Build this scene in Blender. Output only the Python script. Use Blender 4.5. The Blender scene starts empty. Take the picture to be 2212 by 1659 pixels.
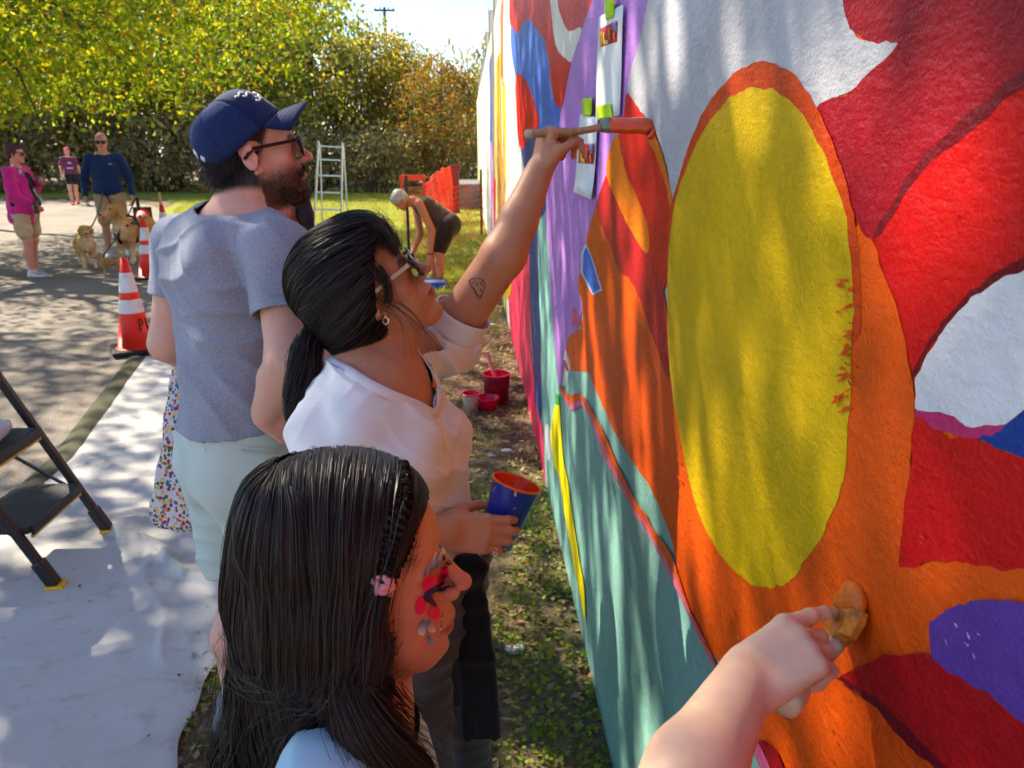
import bpy, bmesh, math, random
import numpy as np
from mathutils import Vector, Matrix, Euler

rng = np.random.default_rng(7)
random.seed(7)
SC = bpy.context.scene
COL = SC.collection
R = math.radians

# ------------------------------------------------------------------ camera
EYE = np.array([0.0, 0.0, 1.62])
PITCH, YAW = R(17.0), R(3.2)            # tilted down, turned a little towards the wall
FPX, CXP, CYP = 1661.0, 1105.5, 829.5   # focal length and centre on a 2211 x 1659 picture
cam_d = bpy.data.cameras.new('camera')
cam_d.sensor_width = 36.0
cam_d.lens = 36.0 * FPX / 2211.0
cam_d.clip_start, cam_d.clip_end = 0.02, 600
cam_d.dof.use_dof = True
cam_d.dof.focus_distance = .95
cam_d.dof.aperture_fstop = 13.0
cam = bpy.data.objects.new('camera', cam_d)
cam.location = EYE
cam.rotation_euler = (R(90) - PITCH, 0, -YAW)
COL.objects.link(cam)
SC.camera = cam

# ------------------------------------------------------------------ daylight
SUN_AZ = np.array([-0.78, 0.62])
SUN_EL = R(43)
SUN_DIR = np.array([*(SUN_AZ / np.linalg.norm(SUN_AZ) * math.cos(SUN_EL)), math.sin(SUN_EL)])
world = bpy.data.worlds.new('World')
SC.world = world
world.use_nodes = True
wn = world.node_tree
sky = wn.nodes.new('ShaderNodeTexSky')
sky.sky_type = 'NISHITA'
sky.sun_disc = False
sky.sun_elevation = SUN_EL
sky.sun_rotation = math.atan2(SUN_DIR[0], SUN_DIR[1])
sky.air_density, sky.dust_density, sky.ozone_density = 0.9, 0.05, 2.0
bg = wn.nodes['Background']
wn.links.new(sky.outputs[0], bg.inputs[0])
bg.inputs[1].default_value = 0.10
sun_d = bpy.data.lights.new('sun', 'SUN')
sun_d.energy, sun_d.angle, sun_d.color = 5.0, R(0.6), (1.0, 0.89, 0.72)
sun = bpy.data.objects.new('sun', sun_d)
sun.rotation_euler = Vector(SUN_DIR).to_track_quat('Z', 'Y').to_euler()
sun.location = (-6, 6, 12)
COL.objects.link(sun)
vs = SC.view_settings
vs.view_transform, vs.look, vs.gamma, vs.exposure = 'Standard', 'None', 1.0, 1.55
vs.use_curve_mapping = False
SC.render.engine = 'CYCLES'
cy = SC.cycles
cy.use_denoising = True
try: cy.denoiser = 'OPENIMAGEDENOISE'
except Exception: pass
cy.max_bounces, cy.diffuse_bounces, cy.glossy_bounces = 4, 3, 2
cy.transmission_bounces, cy.transparent_max_bounces = 3, 6
cy.use_adaptive_sampling, cy.adaptive_threshold, cy.adaptive_min_samples = True, .035, 16
cy.caustics_reflective = cy.caustics_refractive = False
cy.sample_clamp_indirect = 6.0

# ------------------------------------------------------------------ where things stand
_F = np.array([math.cos(PITCH) * math.sin(YAW), math.cos(PITCH) * math.cos(YAW), -math.sin(PITCH)])
_Rt = np.array([math.cos(YAW), -math.sin(YAW), 0])
_U = np.cross(_Rt, _F)
def ray(x, y):
    return _F + _Rt * (x - CXP) / FPX + _U * (CYP - y) / FPX
def at(x, y, d):
    """survey point: seen in direction (x, y), d metres ahead"""
    return EYE + ray(x, y) * d
def ground(x, y, z=0.0):
    r = ray(x, y)
    return EYE + r * ((z - EYE[2]) / r[2])
WX = 0.372
def wall_yz(x, y):
    r = ray(x, y)
    p = EYE + r * ((WX - EYE[0]) / max(r[0], 1e-4))
    return p[1], p[2]

# ------------------------------------------------------------------ scene helpers
def link(o, parent=None):
    COL.objects.link(o)
    if parent is not None: o.parent = parent
    return o
def tag(o, label=None, cat=None, group=None, kind=None):
    if label: o['label'] = label
    if cat: o['category'] = cat
    if group: o['group'] = group
    if kind: o['kind'] = kind
    return o
def empty(name, loc=(0, 0, 0), rz=0.0):
    o = bpy.data.objects.new(name, None)
    o.empty_display_size = 0.1
    o.location = loc; o.rotation_euler = (0, 0, rz)
    return link(o)
def mesh_np(name, V, faces, mat=None, smooth=True, col=None, uv=None):
    """faces: list of int arrays (n,3) / (n,4) or a list of index lists"""
    V = np.asarray(V, np.float32)
    me = bpy.data.meshes.new(name)
    loops, sizes = [], []
    for f in faces:
        f = np.asarray(f, np.int32)
        if f.ndim == 1: f = f[None]
        if not len(f): continue
        loops.append(f.ravel()); sizes.append(np.full(len(f), f.shape[1], np.int32))
    loops = np.concatenate(loops); sizes = np.concatenate(sizes)
    me.vertices.add(len(V)); me.vertices.foreach_set('co', V.ravel())
    me.loops.add(len(loops)); me.loops.foreach_set('vertex_index', loops)
    me.polygons.add(len(sizes))
    st = np.concatenate([[0], np.cumsum(sizes)[:-1]]).astype(np.int32)
    me.polygons.foreach_set('loop_start', st)
    if smooth: me.polygons.foreach_set('use_smooth', np.ones(len(sizes), bool))
    if col is not None:
        a = me.color_attributes.new('Col', 'FLOAT_COLOR', 'POINT')
        c = np.ones((len(V), 4), np.float32); c[:, :3] = np.asarray(col)[:, :3]
        a.data.foreach_set('color', c.ravel())
    me.update(calc_edges=True)
    if mat is not None: me.materials.append(mat)
    return me
def obj(name, me, parent=None, loc=None):
    o = bpy.data.objects.new(name, me)
    if loc is not None: o.location = loc
    return link(o, parent)
def rebase(root):
    """shapes were laid out in place: make them relative to the thing's base"""
    done = set()
    for ch in root.children_recursive:
        if ch.type == 'MESH' and ch.data.name not in done:
            done.add(ch.data.name); ch.data.transform(Matrix.Translation(-Vector(root.location)))
    return root
def copy_tree(o, parent=None):
    c = o.copy(); COL.objects.link(c)
    if parent is not None: c.parent = parent
    for ch in list(o.children): copy_tree(ch, c)
    return c

class MB:
    """collects shapes in one bmesh, then becomes one mesh object"""
    def __init__(s): s.v, s.f = [], []
    def add(s, V, Fs):
        b = len(s.v); s.v.extend([tuple(map(float, p)) for p in V])
        s.f.extend([[i + b for i in f] for f in Fs]); return s
    def box(s, c, size, M=None):
        x, y, z = [k / 2 for k in size]
        V = [np.array(p) for p in ((-x,-y,-z),(x,-y,-z),(x,y,-z),(-x,y,-z),(-x,-y,z),(x,-y,z),(x,y,z),(-x,y,z))]
        if M is not None: V = [M @ p for p in V]
        return s.add([p + np.array(c) for p in V], [(3,2,1,0),(4,5,6,7),(0,1,5,4),(1,2,6,5),(2,3,7,6),(3,0,4,7)])
    def bar(s, a, b, w, t, up=(0, 0, 1)):
        a, b = np.array(a, float), np.array(b, float)
        d = b - a; L = np.linalg.norm(d); d = d / L
        sx = np.cross(d, up); sx /= np.linalg.norm(sx); sz = np.cross(sx, d)
        M = np.stack([sx, d, sz], 1)
        return s.box((a + b) / 2, (w, L, t), M)
    def tube(s, pts, rad, n=8, cap=True):
        pts = np.asarray(pts, float); m = len(pts)
        rad = np.broadcast_to(np.asarray(rad, float), (m,))
        T = np.gradient(pts, axis=0); T /= np.linalg.norm(T, axis=1)[:, None] + 1e-12
        up = np.array([0, 0, 1.0]) if abs(T[0, 2]) < .9 else np.array([1.0, 0, 0])
        V = []
        nv = np.cross(T[0], up); nv /= np.linalg.norm(nv)
        for i in range(m):
            nv = nv - T[i] * (nv @ T[i]); nv /= np.linalg.norm(nv) + 1e-12
            bv = np.cross(T[i], nv)
            for k in range(n):
                a = 2 * math.pi * k / n
                V.append(pts[i] + rad[i] * (math.cos(a) * nv + math.sin(a) * bv))
        Fs = [(i*n+k, i*n+(k+1) % n, (i+1)*n+(k+1) % n, (i+1)*n+k) for i in range(m-1) for k in range(n)]
        if cap: Fs += [tuple(range(n))[::-1], tuple((m-1)*n + k for k in range(n))]
        return s.add(V, Fs)
    def lathe(s, prof, c=(0, 0, 0), n=24, M=None):
        """prof: list of (radius, height)"""
        V = []
        for r, h in prof:
            for k in range(n):
                a = 2 * math.pi * k / n
                p = np.array((r * math.cos(a), r * math.sin(a), h))
                if M is not None: p = M @ p
                V.append(p + np.array(c))
        m = len(prof)
        Fs = [(i*n+k, i*n+(k+1) % n, (i+1)*n+(k+1) % n, (i+1)*n+k) for i in range(m-1) for k in range(n)]
        return s.add(V, Fs)
    def poly(s, pts): return s.add(pts, [tuple(range(len(pts)))])
    def build(s, name, mat, parent=None, smooth=False, loc=None, bevel=0.0, solid=0.0, seg=2):
        me = bpy.data.meshes.new(name)
        me.from_pydata(s.v, [], s.f)
        bm = bmesh.new(); bm.from_mesh(me)
        bmesh.ops.recalc_face_normals(bm, faces=bm.faces); bm.to_mesh(me); bm.free()
        if smooth: me.polygons.foreach_set('use_smooth', np.ones(len(me.polygons), bool))
        me.materials.append(mat)
        o = obj(name, me, parent, loc)
        if solid:
            m = o.modifiers.new('s', 'SOLIDIFY'); m.thickness = solid; m.offset = 0
        if bevel:
            m = o.modifiers.new('b', 'BEVEL'); m.width = bevel; m.segments = seg; m.limit_method = 'ANGLE'
        return o
def spline(pts, n=8, closed=False):
    """Catmull-Rom through the points"""
    P = np.asarray(pts, float); m = len(P); out = []
    rngi = range(m) if closed else range(m - 1)
    for i in rngi:
        if closed: p0, p1, p2, p3 = P[i-1], P[i], P[(i+1) % m], P[(i+2) % m]
        else: p0, p1, p2, p3 = P[max(i-1, 0)], P[i], P[i+1], P[min(i+2, m-1)]
        for k in range(n):
            t = k / n
            out.append(.5 * ((2*p1) + (-p0+p2)*t + (2*p0-5*p1+4*p2-p3)*t*t + (-p0+3*p1-3*p2+p3)*t**3))
    if not closed: out.append(P[-1])
    return np.array(out)
def rotm(rx=0, ry=0, rz=0):
    return np.array(Euler((rx, ry, rz), 'XYZ').to_matrix())

# ------------------------------------------------------------------ materials
def srgb(r, g, b):
    f = lambda c: (c/255/12.92 if c <= 10 else ((c/255+.055)/1.055)**2.4)
    return (f(r), f(g), f(b))
class NT:
    def __init__(s, name):
        s.m = bpy.data.materials.new(name); s.m.use_nodes = True
        s.t = s.m.node_tree; s.b = s.t.nodes['Principled BSDF']; s.out = s.t.nodes['Material Output']
    def n(s, typ, **kw):
        nd = s.t.nodes.new('ShaderNode' + typ)
        for k, v in kw.items():
            if k.startswith('i_'):
                key = k[2:]
                key = int(key) if key.isdigit() else key.replace('_', ' ')
                nd.inputs[key].default_value = v
            else: setattr(nd, k, v)
        return nd
    def l(s, a, b): s.t.links.new(a, b)
    def coord(s, out='Object', scale=(1, 1, 1)):
        tc = s.n('TexCoord'); mp = s.n('Mapping'); mp.inputs['Scale'].default_value = scale
        s.l(tc.outputs[out], mp.inputs[0]); return mp.outputs[0]
    def noise(s, vec, scale, detail=3, rough=.55, dist=0.0):
        nd = s.n('TexNoise'); nd.inputs['Scale'].default_value = scale; nd.inputs['Detail'].default_value = detail
        nd.inputs['Roughness'].default_value = rough; nd.inputs['Distortion'].default_value = dist
        s.l(vec, nd.inputs['Vector']); return nd.outputs['Fac']
    def ramp(s, fac, stops):
        r = s.n('ValToRGB'); cr = r.color_ramp
        while len(cr.elements) < len(stops): cr.elements.new(.5)
        for e, (p, c) in zip(cr.elements, stops):
            e.position = p; e.color = (*c, 1) if len(c) == 3 else c
        s.l(fac, r.inputs[0]); return r.outputs[0]
    def mix(s, fac, a, b, mode='MIX'):
        m = s.n('Mix', data_type='RGBA', blend_type=mode)
        for sock, v in ((m.inputs[0], fac), (m.inputs[6], a), (m.inputs[7], b)):
            if hasattr(v, 'links'): s.l(v, sock)
            else: sock.default_value = v if not isinstance(v, tuple) else (*v, 1)[:4]
        return m.outputs[2]
    def math(s, op, a, b=0.0):
        m = s.n('Math', operation=op)
        for sock, v in ((m.inputs[0], a), (m.inputs[1], b)):
            if hasattr(v, 'links'): s.l(v, sock)
            else: sock.default_value = v
        return m.outputs[0]
    def bump(s, h, strength=.3, dist=.01, prev=None):
        b = s.n('Bump'); b.inputs['Strength'].default_value = strength; b.inputs['Distance'].default_value = dist
        s.l(h, b.inputs['Height'])
        if prev is not None: s.l(prev, b.inputs['Normal'])
        s.l(b.outputs[0], s.b.inputs['Normal']); return b.outputs[0]
    def set(s, **kw):
        for k, v in kw.items():
            key = {'base': 'Base Color', 'rough': 'Roughness', 'metal': 'Metallic', 'spec': 'Specular IOR Level',
                   'sss': 'Subsurface Weight', 'coat': 'Coat Weight', 'sheen': 'Sheen Weight', 'trans': 'Transmission Weight',
                   'alpha': 'Alpha', 'aniso': 'Anisotropic', 'ior': 'IOR'}[k]
            if hasattr(v, 'links'): s.l(v, s.b.inputs[key])
            else: s.b.inputs[key].default_value = (*v, 1) if isinstance(v, tuple) else v
        return s
_simple = {}
def simple(name, col, rough=.6, var=.12, scale=30., bump=.0, bscale=200., metal=0., spec=.4, sheen=0., coat=0.):
    if name in _simple: return _simple[name]
    t = NT(name); v = t.coord()
    f = t.noise(v, scale, 4)
    c = np.array(col)
    t.set(base=t.ramp(f, [(.3, tuple(c * (1 - var))), (.7, tuple(np.minimum(c * (1 + var), 1)))]), rough=rough, metal=metal, spec=spec)
    if sheen: t.set(sheen=sheen)
    if coat: t.set(coat=coat)
    if bump: t.bump(t.noise(v, bscale, 3), bump, .004)
    _simple[name] = t.m
    return t.m
# ------------------------------------------------------------------ smooth solids (bodies, heads, cloth)
class Solid:
    """a fold of round primitives, meshed by surface nets"""
    def __init__(s): s.p = []; s.A = np.eye(3); s.o = np.zeros(3); s.sc = 1.0
    def frame(s, A=None, o=(0, 0, 0), sc=1.0):
        s.A = np.eye(3) if A is None else np.array(A); s.o = np.array(o, float); s.sc = sc; return s
    def W(s, c): return s.o + s.A @ (np.array(c, float) * s.sc)
    def _add(s, kind, k, op, tagv, **d):
        d.update(kind=kind, k=max(k * s.sc, 1e-5), op=op, tag=tagv); s.p.append(d); return s
    def sph(s, c, r, k=.01, op='u', tag=0): return s._add('e', k, op, tag, c=s.W(c), r=np.array([r]*3)*s.sc, A=s.A)
    def ell(s, c, r, k=.01, op='u', rot=(0, 0, 0), tag=0):
        return s._add('e', k, op, tag, c=s.W(c), r=np.array(r, float)*s.sc, A=s.A @ rotm(*map(R, rot)))
    def cap(s, a, b, ra, rb=None, k=.01, op='u', tag=0):
        return s._add('c', k, op, tag, a=s.W(a), b=s.W(b), ra=ra*s.sc, rb=(ra if rb is None else rb)*s.sc)
    def chain(s, pts, rad, k=.01, op='u', tag=0):
        rad = np.broadcast_to(rad, (len(pts),))
        for i in range(len(pts)-1): s.cap(pts[i], pts[i+1], rad[i], rad[i+1], k, op, tag)
        return s
    def box(s, c, half, r=.005, k=.01, op='u', rot=(0, 0, 0), tag=0):
        return s._add('b', k, op, tag, c=s.W(c), h=np.array(half, float)*s.sc, rr=r*s.sc, A=s.A @ rotm(*map(R, rot)))
    @staticmethod
    def dist(q, P):
        if q['kind'] == 'e':
            l = (P - q['c']) @ q['A']
            if q['r'][0] == q['r'][1] == q['r'][2]: return np.linalg.norm(l, axis=-1) - q['r'][0]
            k0 = np.linalg.norm(l / q['r'], axis=-1); k1 = np.linalg.norm(l / q['r']**2, axis=-1)
            return k0 * (k0 - 1) / np.maximum(k1, 1e-6)
        if q['kind'] == 'c':
            ba = q['b'] - q['a']; pa = P - q['a']
            t = np.clip((pa @ ba) / max(ba @ ba, 1e-12), 0, 1)
            return np.linalg.norm(pa - t[..., None] * ba, axis=-1) - (q['ra'] + t * (q['rb'] - q['ra']))
        l = np.abs((P - q['c']) @ q['A']) - (q['h'] - q['rr'])
        return np.linalg.norm(np.maximum(l, 0), axis=-1) + np.minimum(l.max(-1), 0) - q['rr']
    @staticmethod
    def fold(d, e, q):
        k = q['k']
        if q['op'] == 'u':
            h = np.clip(.5 + .5 * (d - e) / k, 0, 1); return d + (e - d) * h - k * h * (1 - h)
        if q['op'] == 's': e = -e
        h = np.clip(.5 - .5 * (d - e) / k, 0, 1); return d + (e - d) * h + k * h * (1 - h)
    def field(s, P):
        d = np.full(P.shape[:-1], 1.0, np.float32)
        for q in s.p: d = s.fold(d, s.dist(q, P).astype(np.float32), q)
        return d
    def bounds(s):
        lo, hi = np.full(3, 1e9), np.full(3, -1e9)
        for q in s.p:
            if q['op'] != 'u': continue
            if q['kind'] == 'c':
                for c, r in ((q['a'], q['ra']), (q['b'], q['rb'])): lo = np.minimum(lo, c - r); hi = np.maximum(hi, c + r)
            else:
                r = np.max(q['r']) if q['kind'] == 'e' else np.linalg.norm(q['h'])
                if q['kind'] == 'e':
                    e = np.sqrt(((q['A'] * q['r'])**2).sum(1))
                else: e = np.abs(q['A']) @ q['h']
                lo = np.minimum(lo, q['c'] - e); hi = np.maximum(hi, q['c'] + e)
        return lo, hi
    def mesh(s, h, disp=None, pad=.012, clip=None):
        """vertices and quads; disp(P) adds to the distance (folds of cloth, muscles); clip = (lo, hi) box"""
        B = 8
        lo, hi = s.bounds()
        if clip is not None: lo = np.maximum(lo, clip[0]); hi = np.minimum(hi, clip[1])
        lo = lo - pad - 2*h; hi = hi + pad + 2*h
        nb = np.maximum(np.ceil((hi - lo) / (h * B)).astype(int), 1)
        n = nb * B
        bi = np.stack(np.meshgrid(*[np.arange(k) for k in nb], indexing='ij'), -1).reshape(-1, 3)
        cen = lo + (bi + .5 - .5 / B) * (B * h)
        hd = B * h * .87
        dc = s.field(cen)
        act = np.abs(dc) < hd * 1.6 + .004
        ab, acen = bi[act], cen[act]
        off = np.stack(np.meshgrid(*[np.arange(B)]*3, indexing='ij'), -1).reshape(-1, 3)
        P = (lo + (ab[:, None, :] * B + off[None]) * h).astype(np.float32)
        D = np.full(P.shape[:2], 1.0, np.float32)
        for q in s.p:
            e = s.dist(q, acen)
            m = np.nonzero(e < 2 * q['k'] + hd * 3 + .012)[0] if q['op'] != 'i' else np.arange(len(acen))
            if len(m): D[m] = s.fold(D[m], s.dist(q, P[m]).astype(np.float32), q)
        S = np.broadcast_to(dc.reshape(nb)[:, None, :, None, :, None], (nb[0], B, nb[1], B, nb[2], B)).copy()
        S[ab[:, 0], :, ab[:, 1], :, ab[:, 2], :] = D.reshape(-1, B, B, B)
        S = S.reshape(n)
        ins = S < 0
        if clip is not None:
            ins[[0, -1]] = False; ins[:, [0, -1]] = False; ins[:, :, [0, -1]] = False
        c = [ins[i:n[0]-1+i, j:n[1]-1+j, k:n[2]-1+k] for i in (0, 1) for j in (0, 1) for k in (0, 1)]
        anyc = c[0].copy(); allc = c[0].copy()
        for q in c[1:]: anyc |= q; allc &= q
        cell = np.stack(np.nonzero(anyc & ~allc), -1)
        cs = np.array([(i, j, k) for i in (0, 1) for j in (0, 1) for k in (0, 1)])
        val = np.stack([S[cell[:, 0]+i, cell[:, 1]+j, cell[:, 2]+k] for i, j, k in cs], 1)
        acc = np.zeros((len(cell), 3)); cnt = np.zeros(len(cell))
        for a in range(8):
            for b in range(a+1, 8):
                if np.abs(cs[a] - cs[b]).sum() != 1: continue
                va, vb = val[:, a], val[:, b]; m = (va < 0) != (vb < 0)
                t = np.where(m, va / np.where(np.abs(va - vb) < 1e-12, 1, va - vb), 0)
                acc += np.where(m[:, None], cs[a] + np.clip(t, 0, 1)[:, None] * (cs[b] - cs[a]), 0); cnt += m
        V = lo + (cell + acc / np.maximum(cnt, 1)[:, None]) * h
        idx = np.full(n - 1, -1, np.int32); idx[cell[:, 0], cell[:, 1], cell[:, 2]] = np.arange(len(cell))
        Fs = []
        for ax in range(3):
            sl0 = [slice(None)]*3; sl1 = [slice(None)]*3
            sl0[ax] = slice(0, -1); sl1[ax] = slice(1, None)
            ch = ins[tuple(sl0)] != ins[tuple(sl1)]
            e = np.stack(np.nonzero(ch), -1)
            u, v = (ax+1) % 3, (ax+2) % 3
            ok = (e[:, u] > 0) & (e[:, v] > 0) & (e[:, u] < n[u]-1) & (e[:, v] < n[v]-1)
            e = e[ok]
            fl = ins[e[:, 0], e[:, 1], e[:, 2]]
            def g(du, dv):
                k = e.copy(); k[:, u] += du; k[:, v] += dv; return idx[k[:, 0], k[:, 1], k[:, 2]]
            q = np.stack([g(-1, -1), g(0, -1), g(0, 0), g(-1, 0)], 1)
            q[~fl] = q[~fl][:, ::-1]
            q = q[(q >= 0).all(1)]
            Fs.append(q)
        F = np.concatenate(Fs)
        if disp is not None: V = V - normals_of(V, F) * np.asarray(disp(V))[:, None]
        return V, F

def vnoise(P, scale, seed=0):
    """smooth value noise, -1..1"""
    Q = np.asarray(P, np.float64) * scale + seed * 17.31
    i = np.floor(Q).astype(np.int64); f = Q - i; f = f*f*(3-2*f)
    def hsh(a, b, c):
        n = (a * 374761393 + b * 668265263 + c * 2147483647 + seed * 1013) & 0x7fffffff
        n = ((n ^ (n >> 13)) * 1274126177) & 0x7fffffff
        return ((n ^ (n >> 16)) & 0xffff) / 32767.5 - 1
    r = 0
    for a in (0, 1):
        for b in (0, 1):
            for c in (0, 1):
                w = (f[..., 0] if a else 1-f[..., 0]) * (f[..., 1] if b else 1-f[..., 1]) * (f[..., 2] if c else 1-f[..., 2])
                r = r + w * hsh(i[..., 0]+a, i[..., 1]+b, i[..., 2]+c)
    return r
def sstep(a, b, x):
    t = np.clip((x - a) / (b - a), 0, 1); return t*t*(3-2*t)

def ribbons(name, S, w0, mat, parent=None, out_c=None, taper=.35, col=None, tw=.5):
    """hair: S (strands, points, 3) becomes one mesh of narrow ribbons"""
    S = np.asarray(S, float); n, m, _ = S.shape
    T = np.gradient(S, axis=1); T /= np.linalg.norm(T, axis=2, keepdims=True) + 1e-9
    O = S - np.asarray(out_c) if out_c is not None else np.broadcast_to([0, 0, 1.0], S.shape)
    O = O / (np.linalg.norm(O, axis=2, keepdims=True) + 1e-9)
    Sd = np.cross(T, O); Sd /= np.linalg.norm(Sd, axis=2, keepdims=True) + 1e-9
    Nn = np.cross(Sd, T)
    a = rng.normal(0, tw, (n, 1, 1))
    Sd = Sd * np.cos(a) + Nn * np.sin(a)
    w = np.broadcast_to(np.asarray(w0, float), (n,))[:, None] * np.linspace(1, taper, m)[None] * .5
    V = np.stack([S - Sd * w[..., None], S + Sd * w[..., None]], 2).reshape(-1, 3)
    b = (np.arange(n)[:, None] * m + np.arange(m-1)[None]).ravel() * 2
    F = np.stack([b, b+1, b+3, b+2], 1)
    cc = None
    if col is not None: cc = np.repeat(np.asarray(col), m*2, 0)
    o = obj(name, mesh_np(name, V, [F], mat, True, cc), parent); o['kind'] = 'stuff'; return o

def hair_mat(name, dark, lite, rough=.38):
    t = NT(name)
    g = t.n('NewGeometry')
    f = t.ramp(g.outputs['Random Per Island'], [(0, dark), (.75, tuple((np.array(dark)+np.array(lite))/2)), (1, lite)])
    t.set(base=f, rough=rough, spec=.35)
    return t.m
def skin_mat(name, base, freckle=.06, rough=.5):
    t = NT(name)
    a = t.n('Attribute', attribute_name='Col')
    v = t.coord()
    f = t.noise(v, 60, 4)
    f2 = t.noise(v, 700, 2)
    c = t.mix(.5, a.outputs[0], t.ramp(f, [(.3, (1-freckle*2, 1-freckle*3, 1-freckle*3)), (.7, (1.0, 1.0, 1.0))]), 'MULTIPLY')
    c = t.mix(1.0, a.outputs[0], t.ramp(f, [(.3, (1-freckle, 1-freckle*2, 1-freckle*2)), (.7, (1.0, 1.0, 1.0))]), 'MULTIPLY')
    t.set(base=c, rough=rough, spec=.35, sss=.12)
    t.b.inputs['Subsurface Radius'].default_value = (1.0, .35, .2)
    t.b.inputs['Subsurface Scale'].default_value = .006
    t.bump(f2, .12, .002)
    return t.m
def body_obj(name, V, F, mat, parent=None, col=None):
    if col is not None and np.ndim(col) == 1: col = np.broadcast_to(col, (len(V), 3))
    return obj(name, mesh_np(name, V, [F], mat, True, col), parent)

# ------------------------------------------------------------------ foliage
def leaf_mat(name, stops, transl=.45, rough=.5):
    t = NT(name)
    g = t.n('NewGeometry')
    c = t.ramp(g.outputs['Random Per Island'], stops)
    t.set(base=c, rough=rough, spec=.35)
    tr = t.n('BsdfTranslucent'); t.l(t.mix(1.0, c, (1.0, .95, .45), 'MULTIPLY'), tr.inputs[0])
    mx = t.n('MixShader'); mx.inputs[0].default_value = transl
    t.l(t.b.outputs[0], mx.inputs[1]); t.l(tr.outputs[0], mx.inputs[2]); t.l(mx.outputs[0], t.out.inputs[0])
    return t.m
def leaves_np(C, size, droop=.3, seed=1, aspect=.55):
    """one folded leaf (two triangles pairs) at every point of C"""
    g = np.random.default_rng(seed); n = len(C)
    size = np.broadcast_to(size, (n,)) * g.uniform(.7, 1.3, n)
    d = g.normal(size=(n, 3)); d[:, 2] -= droop; d /= np.linalg.norm(d, axis=1)[:, None]
    u = g.normal(size=(n, 3)); u -= d * (u * d).sum(1)[:, None]; u /= np.linalg.norm(u, axis=1)[:, None]
    w = np.cross(d, u)
    a = C - d * size[:, None] * .5
    b = C + d * size[:, None] * .5
    s = (size * aspect * .5)[:, None]
    m = C - d * size[:, None] * .08
    lft = m + u * s + w * s * .35; rgt = m - u * s + w * s * .35
    V = np.stack([a, lft, b, rgt], 1).reshape(-1, 3)
    k = np.arange(n)[:, None] * 4
    F = np.concatenate([k + [0, 2, 1], k + [0, 3, 2]], 0)
    return V, F
def limb(mb, p0, p1, r0, r1, wob=.06, n=6):
    p0, p1 = np.array(p0, float), np.array(p1, float); L = np.linalg.norm(p1-p0)
    pts = [p0 + (p1-p0)*t + rng.normal(0, wob*L*math.sin(math.pi*t)*.5, 3) for t in np.linspace(0, 1, n)]
    mb.tube(pts, np.linspace(r0, r1, n), 7); return pts[-1]
# ------------------------------------------------------------------ ground
def sheet(name, outline, z, mat, holes=None, smooth=False, n=6, closed=True, kind='structure', sub=0):
    P = outline if n == 0 else spline(outline, n, True)
    mb = MB(); mb.poly([(x, y, z) for x, y in P])
    o = mb.build(name, mat)
    bm = bmesh.new(); bm.from_mesh(o.data); bmesh.ops.triangulate(bm, faces=bm.faces); bm.to_mesh(o.data); bm.free()
    if kind: o['kind'] = kind
    return o
t = NT('soil'); v = t.coord()
a = t.noise(v, 2.2, 6, .65); b = t.noise(v, 26, 5, .7); c3 = t.noise(v, 140, 3, .7)
c = t.ramp(b, [(.3, (.12, .085, .05)), (.5, (.27, .20, .12)), (.72, (.44, .35, .22))])
c = t.mix(t.ramp(a, [(.5, (0, 0, 0)), (.62, (1, 1, 1))]), c, t.ramp(b, [(.35, (.05, .06, .016)), (.65, (.14, .15, .045))]))
c = t.mix(.5, c, t.ramp(c3, [(.3, (.35, .3, .25)), (.7, (1, 1, 1))]), 'MULTIPLY')
t.set(base=c, rough=.95, spec=.1)
t.bump(t.math('ADD', b, t.math('MULTIPLY', c3, .4)), .9, .03)
SOIL = t.m
t = NT('lawn_grass'); v = t.coord()
a = t.noise(v, .5, 4); b = t.noise(v, 9, 5, .7); b2 = t.noise(v, 90, 3, .7)
c = t.ramp(b, [(.3, (.20, .24, .025)), (.55, (.36, .39, .05)), (.75, (.52, .48, .10))])
c = t.mix(t.ramp(a, [(.4, (0, 0, 0)), (.7, (.6, .6, .6))]), c, (.35, .29, .10))
t.set(base=t.mix(.4, c, t.ramp(b2, [(.3, (.4, .4, .3)), (.7, (1, 1, 1))]), 'MULTIPLY'), rough=.9, spec=.1); t.bump(b2, .8, .04)
LAWN = t.m
t = NT('asphalt'); v = t.coord()
a = t.noise(v, .9, 5, .6); b = t.noise(v, 90, 3, .6); b2 = t.n('TexVoronoi'); b2.inputs['Scale'].default_value = 150; t.l(v, b2.inputs['Vector'])
c = t.ramp(a, [(.3, (.19, .165, .135)), (.7, (.29, .25, .205))])
c = t.mix(.55, c, t.ramp(b2.outputs['Color'], [(.2, (.45, .44, .42)), (.8, (1.25, 1.2, 1.15))]), 'MULTIPLY')
t.set(base=c, rough=.85, spec=.25); t.bump(t.math('ADD', b, b2.outputs['Distance']), .5, .006)
ASPHALT = t.m

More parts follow.
